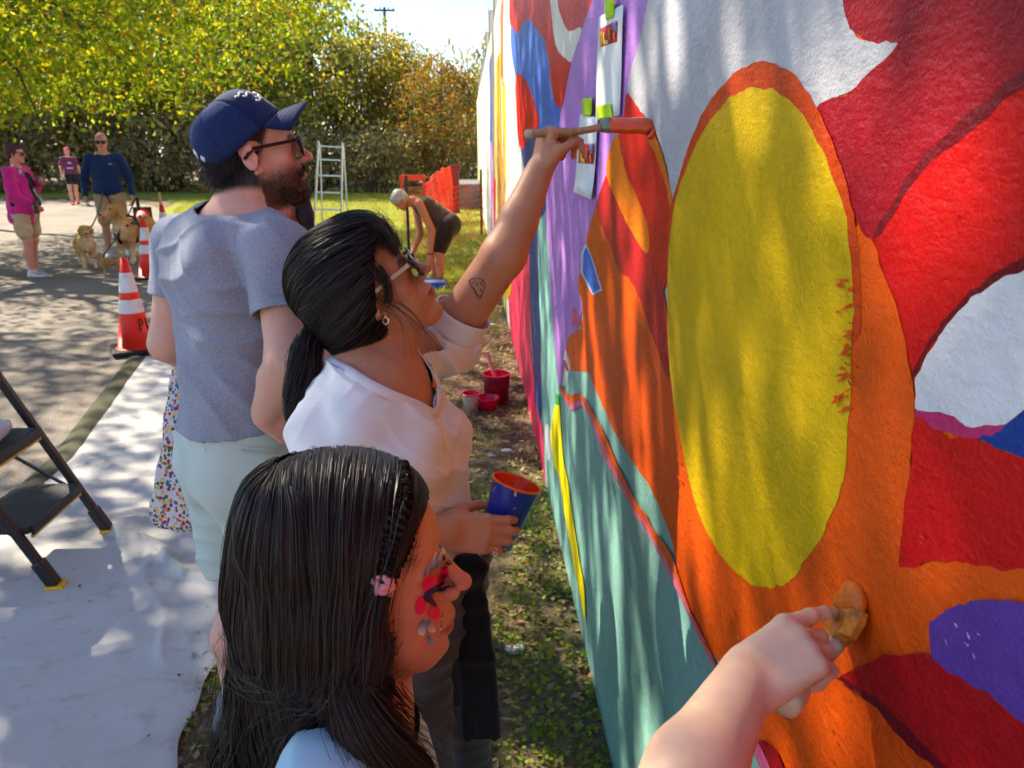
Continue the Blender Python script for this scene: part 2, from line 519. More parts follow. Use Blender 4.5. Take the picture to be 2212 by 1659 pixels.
sheet('ground', [(-250, -250), (250, -250), (250, 250), (-250, 250)], 0.0, SOIL, n=0)
sheet('lawn', [(-3.0, 8.2), (-1.4, 7.2), (.3, 8.0), (.36, 20), (.36, 34), (-6, 35), (-16, 36), (-34, 33), (-34, 26), (-14, 28), (-9.6, 26), (-8, 20.5), (-5, 13)], .006, LAWN)
sheet('lawn', [(-7.4, 9.2), (-8.5, 12), (-12, 17), (-18, 21), (-34, 23), (-34, 9), (-20, 6), (-9, 7)], .006, LAWN)
path_o = [(-1.5, -3), (-1.5, 1), (-1.75, 4), (-2.3, 6.5), (-3.3, 9.5), (-4.9, 13.5), (-6.8, 18.3), (-8.3, 21.8), (-10.2, 24.8), (-14.5, 27.0), (-24, 29), (-60, 32),
          (-60, 27), (-24, 24.5), (-16.5, 21.8), (-11.5, 17.5), (-8.2, 13), (-6.6, 9.9), (-5.4, 6), (-4.8, 1), (-4.8, -3)]
sheet('asphalt_path', path_o, .012, ASPHALT)

# ------------------------------------------------------------------ wall and its mural
WALL_TOP, WALL_END = 3.22, 29.0
def paint(name, col, var=.10, rough=.45, grain=1.0):
    """wall paint on stucco: brushed streaks, specks, a rough skin"""
    t = NT(name); tc = t.n('NewGeometry'); pos = tc.outputs['Position']
    mp = t.n('Mapping'); t.l(pos, mp.inputs[0]); mp.inputs['Rotation'].default_value = (R(22), 0, 0); mp.inputs['Scale'].default_value = (1, .28, 1.0)
    st = t.noise(mp.outputs[0], 95, 2, .65); lump = t.noise(pos, 80, 3, .7); big = t.noise(pos, 3.2, 2, .6)
    c = np.array(col)
    cc = t.ramp(big, [(.3, tuple(c * (1 - var * 1.4))), (.7, tuple(np.minimum(c * (1 + var), 1)))])
    cc = t.mix(.35, cc, t.ramp(st, [(.3, (.72, .72, .72)), (.65, (1, 1, 1))]), 'MULTIPLY')
    t.set(base=cc, rough=t.ramp(lump, [(.3, (rough - .14,)*3), (.7, (rough + .15,)*3)]), spec=.25)
    h = t.math('ADD', t.math('MULTIPLY', lump, 1.0), t.math('MULTIPLY', st, .55))
    
    t.bump(h, .5 * grain, .006)
    return t.m
_pm = {}
def pm(rgb, **kw):
    if rgb not in _pm: _pm[rgb] = paint('wall_paint_%d' % len(_pm), srgb(*rgb), **kw)
    return _pm[rgb]
PALE, GREY, CRIM, RED, ORNG, YEL = (214, 214, 206), (190, 188, 194), (156, 4, 30), (204, 8, 12), (230, 86, 4), (216, 176, 2)
TEAL, LILAC, BLUE, NAVY, PURP, PINK, MAG, WHITE, MAROON = (132, 182, 170), (190, 128, 214), (66, 108, 200), (48, 66, 124), (98, 62, 150), (228, 86, 128), (206, 52, 104), (226, 224, 226), (112, 4, 24)
mb = MB(); mb.box((WX + .10, (WALL_END - 3) / 2, WALL_TOP / 2 - .15), (.2, WALL_END + 3, WALL_TOP + .3))
wall = mb.build('mural_wall', pm(PALE), bevel=.012)
tag(wall, 'long stucco wall painted with a bright abstract mural', 'mural wall')
_layer = [0]
def patch(pts, rgb, n=5, rough_edge=.003, yz=False, name='paint_patch', jag=0.0):
    """one painted area: a skin of paint a little proud of the coat below"""
    _layer[0] += 1
    P = np.array([p if yz else wall_yz(*p) for p in pts])
    P[:, 1] = np.clip(P[:, 1], .004, WALL_TOP - .004); P[:, 0] = np.clip(P[:, 0], -2.9, WALL_END - .01)
    if n > 1:
        # even steps first so that the brushed edge is as fine near as far
        P = spline(P, n, True)
        Q = []
        for a, b in zip(P, np.roll(P, -1, 0)):
            L = np.linalg.norm((b - a) / (1, 1)); m = max(1, min(14, int(L / (.006 + .012 * abs(a[0])))))
            for k in range(m): Q.append(a + (b - a) * k / m)
        P = np.array(Q)
        if rough_edge:
            q = np.stack([P[:, 0], P[:, 1], P[:, 0] * 0 + _layer[0]], 1)
            P = P + rough_edge * np.stack([vnoise(q, 45, 3) + .8 * vnoise(q, 130, 4), vnoise(q, 45, 5) + .8 * vnoise(q, 130, 6)], 1) * (1 + jag * np.maximum(vnoise(q, 9, 8), 0))[:, None]
        P[:, 1] = np.clip(P[:, 1], .004, WALL_TOP - .004)
    x = WX - .0004 - .00007 * _layer[0]
    me = bpy.data.meshes.new(name)
    bm = bmesh.new()
    f = bm.faces.new([bm.verts.new((x, p[0], p[1])) for p in P])
    if f.calc_center_median() is not None:
        bm.normal_update()
        if f.normal.x > 0: f.normal_flip()
    bmesh.ops.triangulate(bm, faces=bm.faces)
    bm.to_mesh(me); bm.free(); me.materials.append(pm(rgb))
    return obj(name, me, wall)
def stripe(y0, y1, z0, z1, rgb, slant=0.0):
    k = max(3, int((z1 - z0) / .25)); zz = np.linspace(z0, z1, k)
    w = (y1 - y0) * .12
    l = [(y0 + slant * (z - z0) + w * math.sin(z * 5 + y0), z) for z in zz]
    r = [(y1 + slant * (z - z0) + w * math.sin(z * 4 + y1 * 3), z) for z in zz[::-1]]
    patch(l + r, rgb, 3, .004, yz=True)

# far stretch, panels seen at a grazing angle
for y0, y1, z0, z1, c in ((21, 29, 0, 3.3, (232, 234, 224)), (24, 26.5, .2, 3.3, (226, 196, 120)), (17.5, 20.5, 0, 3.3, (216, 226, 206)), (18.3, 19.0, .6, 3, (238, 206, 90)), (14.8, 16.6, .3, 3.3, (196, 220, 224)),
                          (13.2, 14.6, 0.0, 3.3, (236, 232, 214)), (11.6, 13.0, 1.5, 2.9, (64, 92, 176)), (11.9, 13.0, 0, 1.7, LILAC), (10.6, 11.7, 0, 3.3, (120, 112, 104)), (9.7, 10.8, 1.0, 2.4, (206, 168, 36)),
                          (10.4, 11.2, 0, 1.2, RED), (8.6, 9.8, 0, 2.6, (236, 178, 16)), (9.1, 9.4, .2, 2.6, (98, 92, 66)), (8.0, 8.7, .2, 3.0, (222, 104, 40)), (7.6, 8.1, .0, 2.2, (226, 196, 28)), (8.3, 8.5, .4, 2.3, (232, 226, 210)),
                          (7.0, 7.6, .0, 2.4, (232, 214, 214)), (10.0, 10.3, .2, 3.0, (236, 230, 210)), (12.2, 12.6, .1, 1.4, (72, 106, 190))):
    stripe(y0, y1, z0, z1, c, .06)
patch([(-2.9, .004), (1.36, .004), (1.36, WALL_TOP - .01), (-2.9, WALL_TOP - .01)], ORNG, n=1, yz=True)
# lower left: crimson band, slate and teal
B = [wall_yz(*p) for p in ((1093, 520), (1143, 520), (1147, 722), (1152, 800), (1168, 890), (1178, 990), (1189, 1100), (1192, 1180))]
patch([(3.0, .004), (6.9, .004), (6.9, 1.2), (B[1][0], B[1][1] + .08), B[1], B[2], B[3], B[4], B[5], B[6], (3.15, .25)], (206, 44, 84), yz=True)
patch([(1140, 480), (1172, 470), (1170, 560), (1176, 720), (1170, 900), (1160, 880), (1150, 760), (1143, 560)], NAVY)
patch([(1165, 380), (1190, 380), (1195, 560), (1205, 740), (1216, 835), (1232, 802), (1255, 800), (1274, 806), (1290, 840), (1310, 884), (1325, 922), (1343, 952), (1377, 1005), (1403, 1042), (1427, 1092),
       (1446, 1135), (1466, 1205), (1496, 1295), (1536, 1395), (1580, 1470), (1690, 1680), (1900, 2200), (1500, 2500), (1290, 1640), (1195, 1200), (1180, 1090), (1172, 900), (1168, 722), (1163, 560)], TEAL)
patch([(1120, 270), (1170, 262), (1195, 300), (1185, 380), (1180, 450), (1160, 470), (1140, 400), (1128, 340)], NAVY)
patch([(1178, 922), (1188, 925), (1190, 985), (1181, 990)], WHITE)
patch([(1090, 590), (1100, 560), (1104, 610), (1100, 640), (1092, 640)], YEL)
# upper left: red, blue, white drips
patch([(1110, -80), (1300, -80), (1283, 0), (1259, 62), (1236, 134), (1220, 214), (1212, 236), (1203, 230), (1192, 196), (1186, 134), (1176, 88), (1162, 66), (1138, 42), (1118, 71), (1105, 62), (1100, 20)], RED)
patch([(1104, 58), (1118, 72), (1138, 42), (1162, 66), (1176, 88), (1186, 134), (1193, 196), (1203, 230), (1213, 233), (1210, 300), (1170, 300), (1158, 234), (1148, 201), (1132, 171), (1115, 167), (1105, 110)], BLUE)
patch([(1115, 166), (1132, 170), (1148, 201), (1158, 234), (1166, 266), (1150, 290), (1138, 302), (1128, 322), (1118, 290)], (206, 16, 20))
patch([(1186, -60), (1206, -60), (1205, 0), (1212, 34), (1229, 67), (1257, 63), (1240, 130), (1219, 124), (1202, 100), (1194, 50)], (232, 224, 212))
# lilac diagonal
patch([(1283, -3), (1259, 62), (1236, 134), (1220, 214), (1210, 256), (1200, 330), (1185, 391), (1180, 445), (1182, 502), (1187, 555), (1190, 640), (1199, 742), (1209, 842), (1213, 823), (1220, 786), (1230, 729), (1252, 705), (1262, 640), (1275, 530),
       (1295, 448), (1305, 411), (1318, 361), (1336, 301), (1356, 251), (1364, 200), (1372, 160), (1392, 87), (1412, 0), (1420, -60), (1300, -60)], LILAC)
patch([(1239, 665), (1247, 672), (1259, 702), (1252, 706), (1236, 700)], PINK)
# grey and the big reds
patch([(1403, -5), (1384, 87), (1362, 160), (1357, 203), (1375, 225), (1395, 252), (1420, 280), (1440, 340), (1450, 400), (1460, 450), (1600, 420), (1800, 300), (1768, 238), (1832, 204), (1892, 152), (1950, 92), (1862, 80), (1841, 55), (1826, -5), (1800, -120), (1430, -120)], GREY)
patch([(1828, -3), (1834, 35), (1842, 60), (1862, 84), (1900, 93), (1946, 96), (1892, 150), (1832, 204), (1767, 237), (1795, 310), (1835, 420), (1880, 520), (1930, 520), (2000, 380), (2110, 280), (2230, 180), (2700, -60), (2700, -400), (1810, -200)], CRIM, jag=2.0)
patch([(2230, 165), (2110, 262), (1990, 372), (1930, 470), (1890, 530), (1905, 560), (1945, 690), (1985, 815), (2010, 790), (2060, 700), (2140, 630), (2230, 570), (2700, 330), (2700, -70)], RED)
patch([(2300, 100), (2170, 190), (2080, 262), (1990, 355), (1925, 450), (1895, 505), (1905, 512), (1945, 450), (2003, 371), (2115, 270), (2220, 185), (2330, 130)], MAROON)
patch([(2235, 575), (2140, 620), (2085, 662), (2030, 732), (1986, 808), (1981, 850), (1984, 884), (2060, 908), (2130, 935), (2220, 900), (2700, 700), (2700, 360)], WHITE)
patch([(2245, 545), (2140, 606), (2080, 655), (2022, 727), (1982, 800), (1986, 808), (2032, 734), (2088, 664), (2142, 622), (2245, 570)], MAROON)
patch([(1979, 880), (2055, 902), (2120, 920), (2180, 926), (2140, 954), (2050, 938), (1981, 908)], (196, 46, 104))
patch([(1981, 904), (2050, 936), (2130, 957), (2211, 980), (2700, 1060), (2700, 1330), (2330, 1270), (2211, 1240), (2100, 1218), (2040, 1214), (1962, 1230), (1948, 1216), (1953, 1100), (1972, 1000)], (204, 10, 12), jag=1.5)
patch([(2118, 954), (2150, 940), (2185, 915), (2230, 880), (2700, 620), (2700, 1080), (2211, 982), (2160, 968)], (18, 58, 138), jag=2)
# reds and oranges left of the yellow oval
patch([(1356, 201), (1375, 225), (1395, 252), (1418, 290), (1440, 400), (1455, 480), (1452, 560), (1446, 600), (1425, 640), (1400, 560), (1340, 480), (1300, 420), (1318, 361), (1336, 301), (1349, 251)], (214, 16, 14))
patch([(1306, 400), (1326, 416), (1350, 466), (1384, 526), (1404, 546), (1425, 590), (1442, 660), (1449, 720), (1448, 780), (1444, 815), (1420, 745), (1398, 690), (1360, 620), (1322, 540), (1296, 480), (1289, 446)], (188, 22, 34))
patch([(1288, 450), (1296, 478), (1322, 535), (1338, 582), (1365, 605), (1382, 639), (1400, 689), (1419, 742), (1443, 814), (1480, 830), (1510, 950), (1560, 1090), (1640, 1200), (1700, 1200), (1770, 1100), (1805, 950), (1815, 700), (1810, 560),
       (1826, 470), (1868, 500), (1902, 545), (1946, 682), (1980, 830), (1986, 862), (1976, 1000), (1957, 1120), (1950, 1214), (1962, 1228), (2040, 1212), (2100, 1216), (2211, 1238), (2700, 1330), (2700, 2500), (2000, 2500), (1690, 1670), (1660, 1606), (1640, 1586), (1618, 1549), (1556, 1428), (1516, 1373), (1494, 1321), (1474, 1271),
       (1462, 1200), (1441, 1130), (1424, 1090), (1400, 1040), (1374, 1003), (1340, 950), (1323, 920), (1307, 883), (1287, 839), (1272, 806), (1252, 802), (1233, 800), (1222, 775), (1230, 729), (1258, 705), (1258, 650), (1250, 616), (1265, 530)], ORNG, jag=1.2)
patch([(1332, 290), (1345, 330), (1357, 378), (1390, 452), (1404, 502), (1402, 548), (1384, 528), (1350, 468), (1327, 418), (1311, 363)], (238, 122, 8))
patch([(1398, 280), (1416, 292), (1434, 334), (1447, 385), (1456, 435), (1458, 500), (1452, 540), (1453, 485), (1448, 435), (1436, 385), (1418, 334), (1404, 310)], (226, 112, 14))
patch([(1267, 526), (1279, 550), (1303, 627), (1282, 638), (1256, 588), (1258, 545)], (196, 214, 240), n=1)
patch([(1268, 532), (1278, 553), (1299, 624), (1283, 633), (1260, 588), (1262, 548)], (58, 108, 206), n=1)
patch([(1221, 758), (1226, 760), (1234, 796), (1228, 800), (1219, 782)], (232, 214, 208), n=2)
patch([(1219, 782), (1223, 778), (1229, 798), (1225, 800)], RED, n=2)
# ring and yellow oval
ring = [(1447, 560), (1450, 470), (1474, 370), (1518, 252), (1568, 182), (1618, 141), (1660, 137), (1712, 156), (1760, 218), (1800, 300), (1836, 400), (1858, 500), (1868, 620), (1862, 720), (1800, 760), (1600, 800), (1470, 760)]
patch(ring, (206, 66, 8))
oval = [(1650, 190), (1692, 201), (1742, 250), (1792, 340), (1831, 450), (1848, 560), (1851, 700), (1846, 800), (1840, 950), (1824, 1050), (1789, 1150), (1740, 1221), (1700, 1259), (1660, 1267), (1618, 1254), (1560, 1198), (1510, 1098), (1474, 950), (1451, 800), (1445, 650), (1452, 500), (1475, 392), (1520, 292), (1570, 222), (1610, 196)]
patch(oval, YEL, jag=1.0)
# dabs of orange brushed over the right rim of the oval
g = np.random.default_rng(5)
for k in range(44):
    yy = g.uniform(600, 900); xx = 1848 - (yy > 820) * 8 + g.uniform(-26, 4) * (1 if yy < 880 else .6)
    L, w = g.uniform(5, 15), g.uniform(1.5, 4.5); s = g.uniform(-.5, .2)
    patch([(xx - L, yy - s * L), (xx, yy - w), (xx + L * .8, yy + s * L), (xx, yy + w)], (226, 84, 10), n=2, rough_edge=.0012)
# teal details: yellow blade, ribbon
patch([(1205, 864), (1211, 870), (1216, 940), (1220, 990), (1230, 1040), (1239, 1104), (1256, 1214), (1266, 1271), (1269, 1351), (1264, 1325), (1240, 1204), (1222, 1104), (1209, 1023), (1200, 1007), (1192, 940), (1198, 890)], (246, 224, 6))
patch([(1203, 850), (1210, 856), (1211, 872), (1202, 874)], (60, 170, 90), n=2)
rib_u = [(1214, 832), (1232, 853), (1255, 849), (1272, 866), (1292, 903), (1306, 926), (1332, 986), (1356, 1037), (1379, 1083), (1399, 1107), (1419, 1144), (1453, 1191), (1476, 1250), (1500, 1320), (1540, 1400), (1575, 1470)]
rib_l = [(1213, 842), (1235, 884), (1259, 877), (1272, 893), (1286, 923), (1302, 970), (1322, 1013), (1356, 1070), (1373, 1107), (1406, 1154), (1433, 1204), (1474, 1284), (1498, 1335), (1535, 1410), (1572, 1478)]
rib_m = [((a[0]*.45+b[0]*.55), (a[1]*.45+b[1]*.55)) for a, b in zip(rib_u, rib_l)]
patch(rib_u[:-1] + rib_l[::-1], (232, 116, 150))
patch(rib_u[:-1] + rib_m[::-1], (236, 96, 20))
patch([(1612, 1545), (1624, 1548), (1648, 1590), (1672, 1640), (1760, 1820), (1735, 1830), (1650, 1650)], (206, 96, 140), jag=3)
patch([(1648, 1600), (1676, 1608), (1720, 1680), (1830, 1900), (1740, 1840), (1672, 1650)], (150, 10, 24))
# lower right: purple and dark red petals
patch([(1828, 1462), (1868, 1440), (1910, 1424), (1960, 1415), (2032, 1418), (2080, 1440), (2200, 1500), (2300, 1600), (2700, 1950), (2700, 2300), (2340, 1900), (2060, 1665), (1990, 1606), (1920, 1530), (1868, 1492)], (170, 8, 20), jag=2)
patch([(1822, 1464), (1842, 1470), (1930, 1520), (2000, 1596), (2070, 1660), (2340, 1890), (2330, 1910), (2046, 1668), (1980, 1610), (1912, 1532), (1864, 1494)], MAROON)
patch([(2025, 1350), (2040, 1330), (2082, 1309), (2150, 1294), (2230, 1300), (2700, 1380), (2700, 1980), (2300, 1612), (2211, 1545), (2140, 1492), (2060, 1442), (2028, 1412)], (92, 58, 150), jag=1.5)

# grey board fence standing on the far side of the wall
GREYWOOD = simple('weathered_grey_wood', (.21, .205, .2), .85, .3, 14, .5, 90)
fence = empty('board_fence', (WX + .05, 2, WALL_TOP))
tag(fence, 'grey board fence with stepped panels rising along the top of the mural wall', 'fence')
board0 = MB().box((0, 0, .25), (.022, .145, .5)).build('board', GREYWOOD, fence, bevel=.003)
fh = np.random.default_rng(3)
for k in range(172):
    o = board0 if k == 0 else link(board0.copy(), fence)
    o.location = (fh.uniform(-.003, .003), k * .154, 0); o.scale = (1, 1, (.26 + .36 * ((k * .154) % 2.46) / 2.46 + fh.uniform(-.008, .008)) / .5)
post0 = MB().box((-.018, 0, .33), (.014, .10, .66)).build('post', GREYWOOD, fence, bevel=.003)
for k in range(1, 11):
    o = post0 if k == 1 else link(post0.copy(), fence)
    o.location = (0, k * 2.46 - .05, 0)
MB().box((.032, 13.2, .09), (.04, 26, .08)).build('rail', GREYWOOD, fence)
# scuffs and drips on the paint
g = np.random.default_rng(15)
for (x, y, n_, c) in ((2095, 1405, 4, (196, 186, 214)), (2120, 1385, 3, (190, 180, 210)), (1990, 1150, 5, (226, 60, 50)), (1900, 1180, 6, (214, 96, 30)), (1560, 1330, 6, (224, 110, 50)), (1880, 800, 5, (150, 40, 10)), (1960, 1000, 5, (180, 70, 20)), (1700, 1330, 6, (240, 120, 30)), (1850, 1560, 4, (230, 110, 40)), (1470, 1000, 4, (210, 80, 20)), (2050, 420, 5, (226, 60, 40)), (1930, 260, 5, (176, 30, 50))):
    for k in range(n_):
        xx, yy = x + g.normal(0, 22), y + g.normal(0, 22); L, w = g.uniform(3, 9), g.uniform(.7, 1.6); a_ = g.uniform(.6, 1.3)
        patch([(xx - L*math.cos(a_), yy - L*math.sin(a_)), (xx + w, yy - w), (xx + L*math.cos(a_), yy + L*math.sin(a_)), (xx - w, yy + w)], c, n=2, rough_edge=.0008, name='paint_fleck')
# ------------------------------------------------------------------ trees
BARK = simple('bark', (.075, .055, .04), .95, .4, 18, .9, 60)
L_YEL = leaf_mat('leaves_yellow_green', [(0, (.09, .16, .012)), (.35, (.20, .30, .012)), (.72, (.36, .42, .014)), (.93, (.54, .44, .015)), (1, (.55, .24, .02))], .62)
L_GRN = leaf_mat('leaves_olive', [(0, (.13, .15, .04)), (.4, (.27, .28, .06)), (.75, (.44, .43, .09)), (1, (.62, .54, .15))], .62)
L_GRN2 = leaf_mat('leaves_yellow_olive', [(0, (.13, .14, .03)), (.4, (.28, .26, .04)), (.75, (.46, .38, .05)), (1, (.62, .44, .06))], .6)
L_RED = leaf_mat('leaves_turning_red', [(0, (.09, .12, .02)), (.45, (.22, .22, .03)), (.75, (.46, .22, .04)), (1, (.50, .10, .04))], .5)
L_BRN = leaf_mat('leaves_dry_brown', [(0, (.18, .14, .09)), (.5, (.36, .29, .16)), (.85, (.52, .43, .22)), (1, (.52, .48, .14))], .55)

def clumps(g, n_cl, per, box_c, box_r, cl_r, flat=.7, shell=True):
    d = g.normal(size=(n_cl, 3)); d /= np.linalg.norm(d, axis=1)[:, None]
    rr = g.uniform(.35, 1, n_cl)**.6 if shell else g.uniform(0, 1, n_cl)**.33
    cc = np.array(box_c) + d * rr[:, None] * np.array(box_r)
    r = g.uniform(.6, 1.35, n_cl) * cl_r
    C = cc[:, None] + g.normal(size=(n_cl, per, 3)) * (r[:, None, None] * np.array([1, 1, flat]) * .55)
    return C.reshape(-1, 3), cc
def tree(name, loc, h, cr, crown_c, lm, n_cl, per, leaf, label, seed, trunk_r=.14, limbs=7, cl_r=.8, group=None, fork=.45, rz=0):
    g = np.random.default_rng(seed)
    t = empty(name, loc, rz); tag(t, label, 'tree', group)
    C, cc = clumps(g, n_cl, per, crown_c, cr, cl_r)
    C = C[C[:, 2] > .25]
    mb = MB()
    top = np.array([crown_c[0] * .7, crown_c[1] * .7, h * .9])
    f = np.array([crown_c[0] * .15, crown_c[1] * .15, h * fork])
    limb(mb, (0, 0, -.1), f, trunk_r * 1.15, trunk_r * .75, .04, 7); limb(mb, f, top, trunk_r * .75, trunk_r * .15, .08, 7)
    for i in range(limbs):
        a = f + (top - f) * (i / limbs) * .8
        q = cc[g.integers(len(cc))]
        e = limb(mb, a, q, trunk_r * .42, trunk_r * .1, .10, 6)
        for k in range(2):
            q2 = q + g.normal(0, .22, 3) * np.array(cr); limb(mb, (a + q) / 2, q2, trunk_r * .16, trunk_r * .05, .1, 5)
    mb.build('trunk', BARK, t, smooth=True)
    V, F = leaves_np(C, leaf, .35, seed)
    obj('crown', mesh_np('crown', V, [F], lm, False), t)
    return t

# the tree that reaches over the path from the left: turning leaves lit from behind
tree('path_tree', (-9.3, 13.2, 0), 8.5, (5.6, 4.6, 3.3), (.6, -.4, 5.4), L_YEL, 620, 62, .115, 'broad tree with bright yellow green leaves hanging over the path, behind the woman in pink', 11, .24, 16, .75)
tree('path_tree', (-12.4, 18.6, 0), 7.5, (5.0, 3.2, 2.5), (5.2, -1.4, 4.8), L_YEL, 330, 55, .12, 'yellow green tree whose low boughs hang just left of the sky gap', 12, .12, 9, .7, fork=.5)
# trees beside the path that shade the painters; only their shade reaches the picture
L_SHD = leaf_mat('leaves_shade_green', [(0, (.03, .05, .012)), (.5, (.06, .085, .018)), (1, (.12, .13, .03))], .25)
tree('shade_tree', (-6.3, 5.6, 0), 9.5, (4.6, 3.6, 2.3), (1.5, .6, 7.3), L_SHD, 285, 80, .15, 'broad shade tree standing left of the path, its crown above the painters', 13, .2, 10, .75, fork=.5)
# woods at the end of the lawn
woods = [  # x, y, h, radius, leaf, kind
 (-27, 34, 10, 4.2, 0), (-22.5, 32.5, 9.5, 4.0, 1), (-19, 35, 11, 4.4, 0), (-15.5, 33, 9.5, 3.6, 0), (-12.2, 34.5, 10.5, 4.0, 1), (-9.0, 33.2, 9.8, 3.3, 0),
 (-6.6, 35.5, 8.8, 2.9, 0), (-4.4, 38, 7.4, 2.6, 1), (-2.6, 36.5, 6.4, 2.2, 1), (-.9, 30.5, 5.0, 1.7, 2), (1.6, 41, 6.4, 2.6, 0), (-30, 42, 12, 5, 0), (-24, 43, 12, 5, 0), (-17, 43, 12.5, 5, 0), (-11.5, 43, 11, 4.6, 1), (-35, 36, 11, 5, 1)]
wl = [('dark olive', L_GRN), ('yellowing olive', L_GRN2), ('red tinged', L_RED)]
protos = {}
pos_w = ['at the left edge of the picture, beyond the path', 'above the woman in pink', 'above the woman in the pink cap', 'between the pink cap and the man in the navy shirt', 'behind the man in the navy shirt', 'left of the blue cap, beyond the lawn',
         'behind the blue cap, tallest before the sky gap', 'right of the blue cap below the sky gap', 'second right of the blue cap below the sky gap', 'next to the far end of the mural wall', 'behind the far end of the mural wall',
         'in the back row of the woods, farthest left', 'in the back row above the woman in the pink cap', 'in the back row of the woods above the navy shirt', 'in the back row of the woods behind the blue cap', 'at the far left of the woods, mostly out of the picture']
for i, (x, y, h, r, kd) in enumerate(woods):
    key = (kd, i % 2)
    lab = wl[kd][0] + ' tree ' + pos_w[i]
    if key not in protos:
        protos[key] = (tree('woodland_tree', (x, y, 0), 10, (4, 4, 4.2), (0, 0, 5.6), wl[kd][1], 210, 36, .26, lab, 40 + i, .2, 8, .85, 'trees of the woods', .35), r, h)
        o = protos[key][0]
    else:
        o = copy_tree(protos[key][0]); o.location = (x, y, 0); tag(o, lab)
    o.rotation_euler = (0, 0, i * 1.3); o.scale = (r / 4, r / 4, h / 10)
# brown understorey along the edge of the woods
sh0 = None
g = np.random.default_rng(77)
names_s = ['farthest left', 'second from the left', 'third from the left', 'fourth from the left', 'fifth from the left', 'sixth from the left', 'seventh from the left', 'eighth from the left', 'ninth from the left', 'tenth from the left', 'eleventh from the left', 'rightmost, near the wall end']
for i in range(12):
    x = -32 + i * 2.85; y = 31.5 + g.uniform(-.8, .8)
    lab = 'dry brown thicket shrub along the wood edge, ' + names_s[i]
    if i < 2:
        t_ = empty('thicket_shrub', (x, y, 0)); tag(t_, lab, 'shrub', 'thicket shrubs along the wood edge')
        C, cc = clumps(g, 60, 40, (0, 0, 1.3), (2.2, 1.3, 1.5), .6); C = C[C[:, 2] > .02]
        V, F = leaves_np(C, .2, .1, 90 + i); obj('foliage', mesh_np('foliage', V, [F], L_BRN, False), t_)
        mb = MB()
        for q in cc[:26]: limb(mb, (q[0]*.4, q[1]*.4, -.05), q + np.array([0, 0, .5]), .03, .008, .05, 4)
        mb.build('stems', BARK, t_)
        if i == 0: sh0 = t_
        else: sh1 = t_
        o = t_
    else:
        o = copy_tree(sh0 if i % 2 else sh1); o.location = (x, y, 0); tag(o, lab)
    o.rotation_euler = (0, 0, i * 2.1); o.scale = (1, 1, g.uniform(.8, 1.5))
# taller growth closing the woods behind the thicket
gb_ = ['behind the woman in pink', 'between pink shirt and pink cap', 'behind the pink cap', 'left of the navy shirt', 'behind the navy shirt', 'right of the navy shirt', 'left of the blue cap', 'behind the blue cap', 'behind the stepladder', 'right of the stepladder', 'behind the bending woman', 'next to the far end of the wall']
for i in range(12):
    o = copy_tree(sh1 if i % 2 else sh0); o.name = 'woodland_shrub'; o.location = (-33 + i*3.0, 37.5 + (i % 3), 0); o.rotation_euler = (0, 0, i*1.7); o.scale = (1.25, 1.2, 1.7 + .5*(i % 2)); tag(o, 'tall dry shrub in the second row, ' + gb_[i], 'shrub', 'tall shrubs in the second row')
# leafy shrub beside the path at the left edge
t_ = empty('path_shrub', (-7.5, 10.7, 0)); tag(t_, 'low leafy shrub at the left edge beside the woman in pink', 'shrub')
C, cc = clumps(g, 40, 70, (0, 0, .55), (.75, 1.0, .65), .3); C = C[C[:, 2] > .02]
V, F = leaves_np(C, .075, .1, 5); obj('foliage', mesh_np('foliage', V, [F], L_GRN2, False), t_)
mb = MB()
for q in cc[:14]: limb(mb, (q[0]*.3, q[1]*.3, -.03), q, .012, .004, .05, 4)
mb.build('stems', BARK, t_)
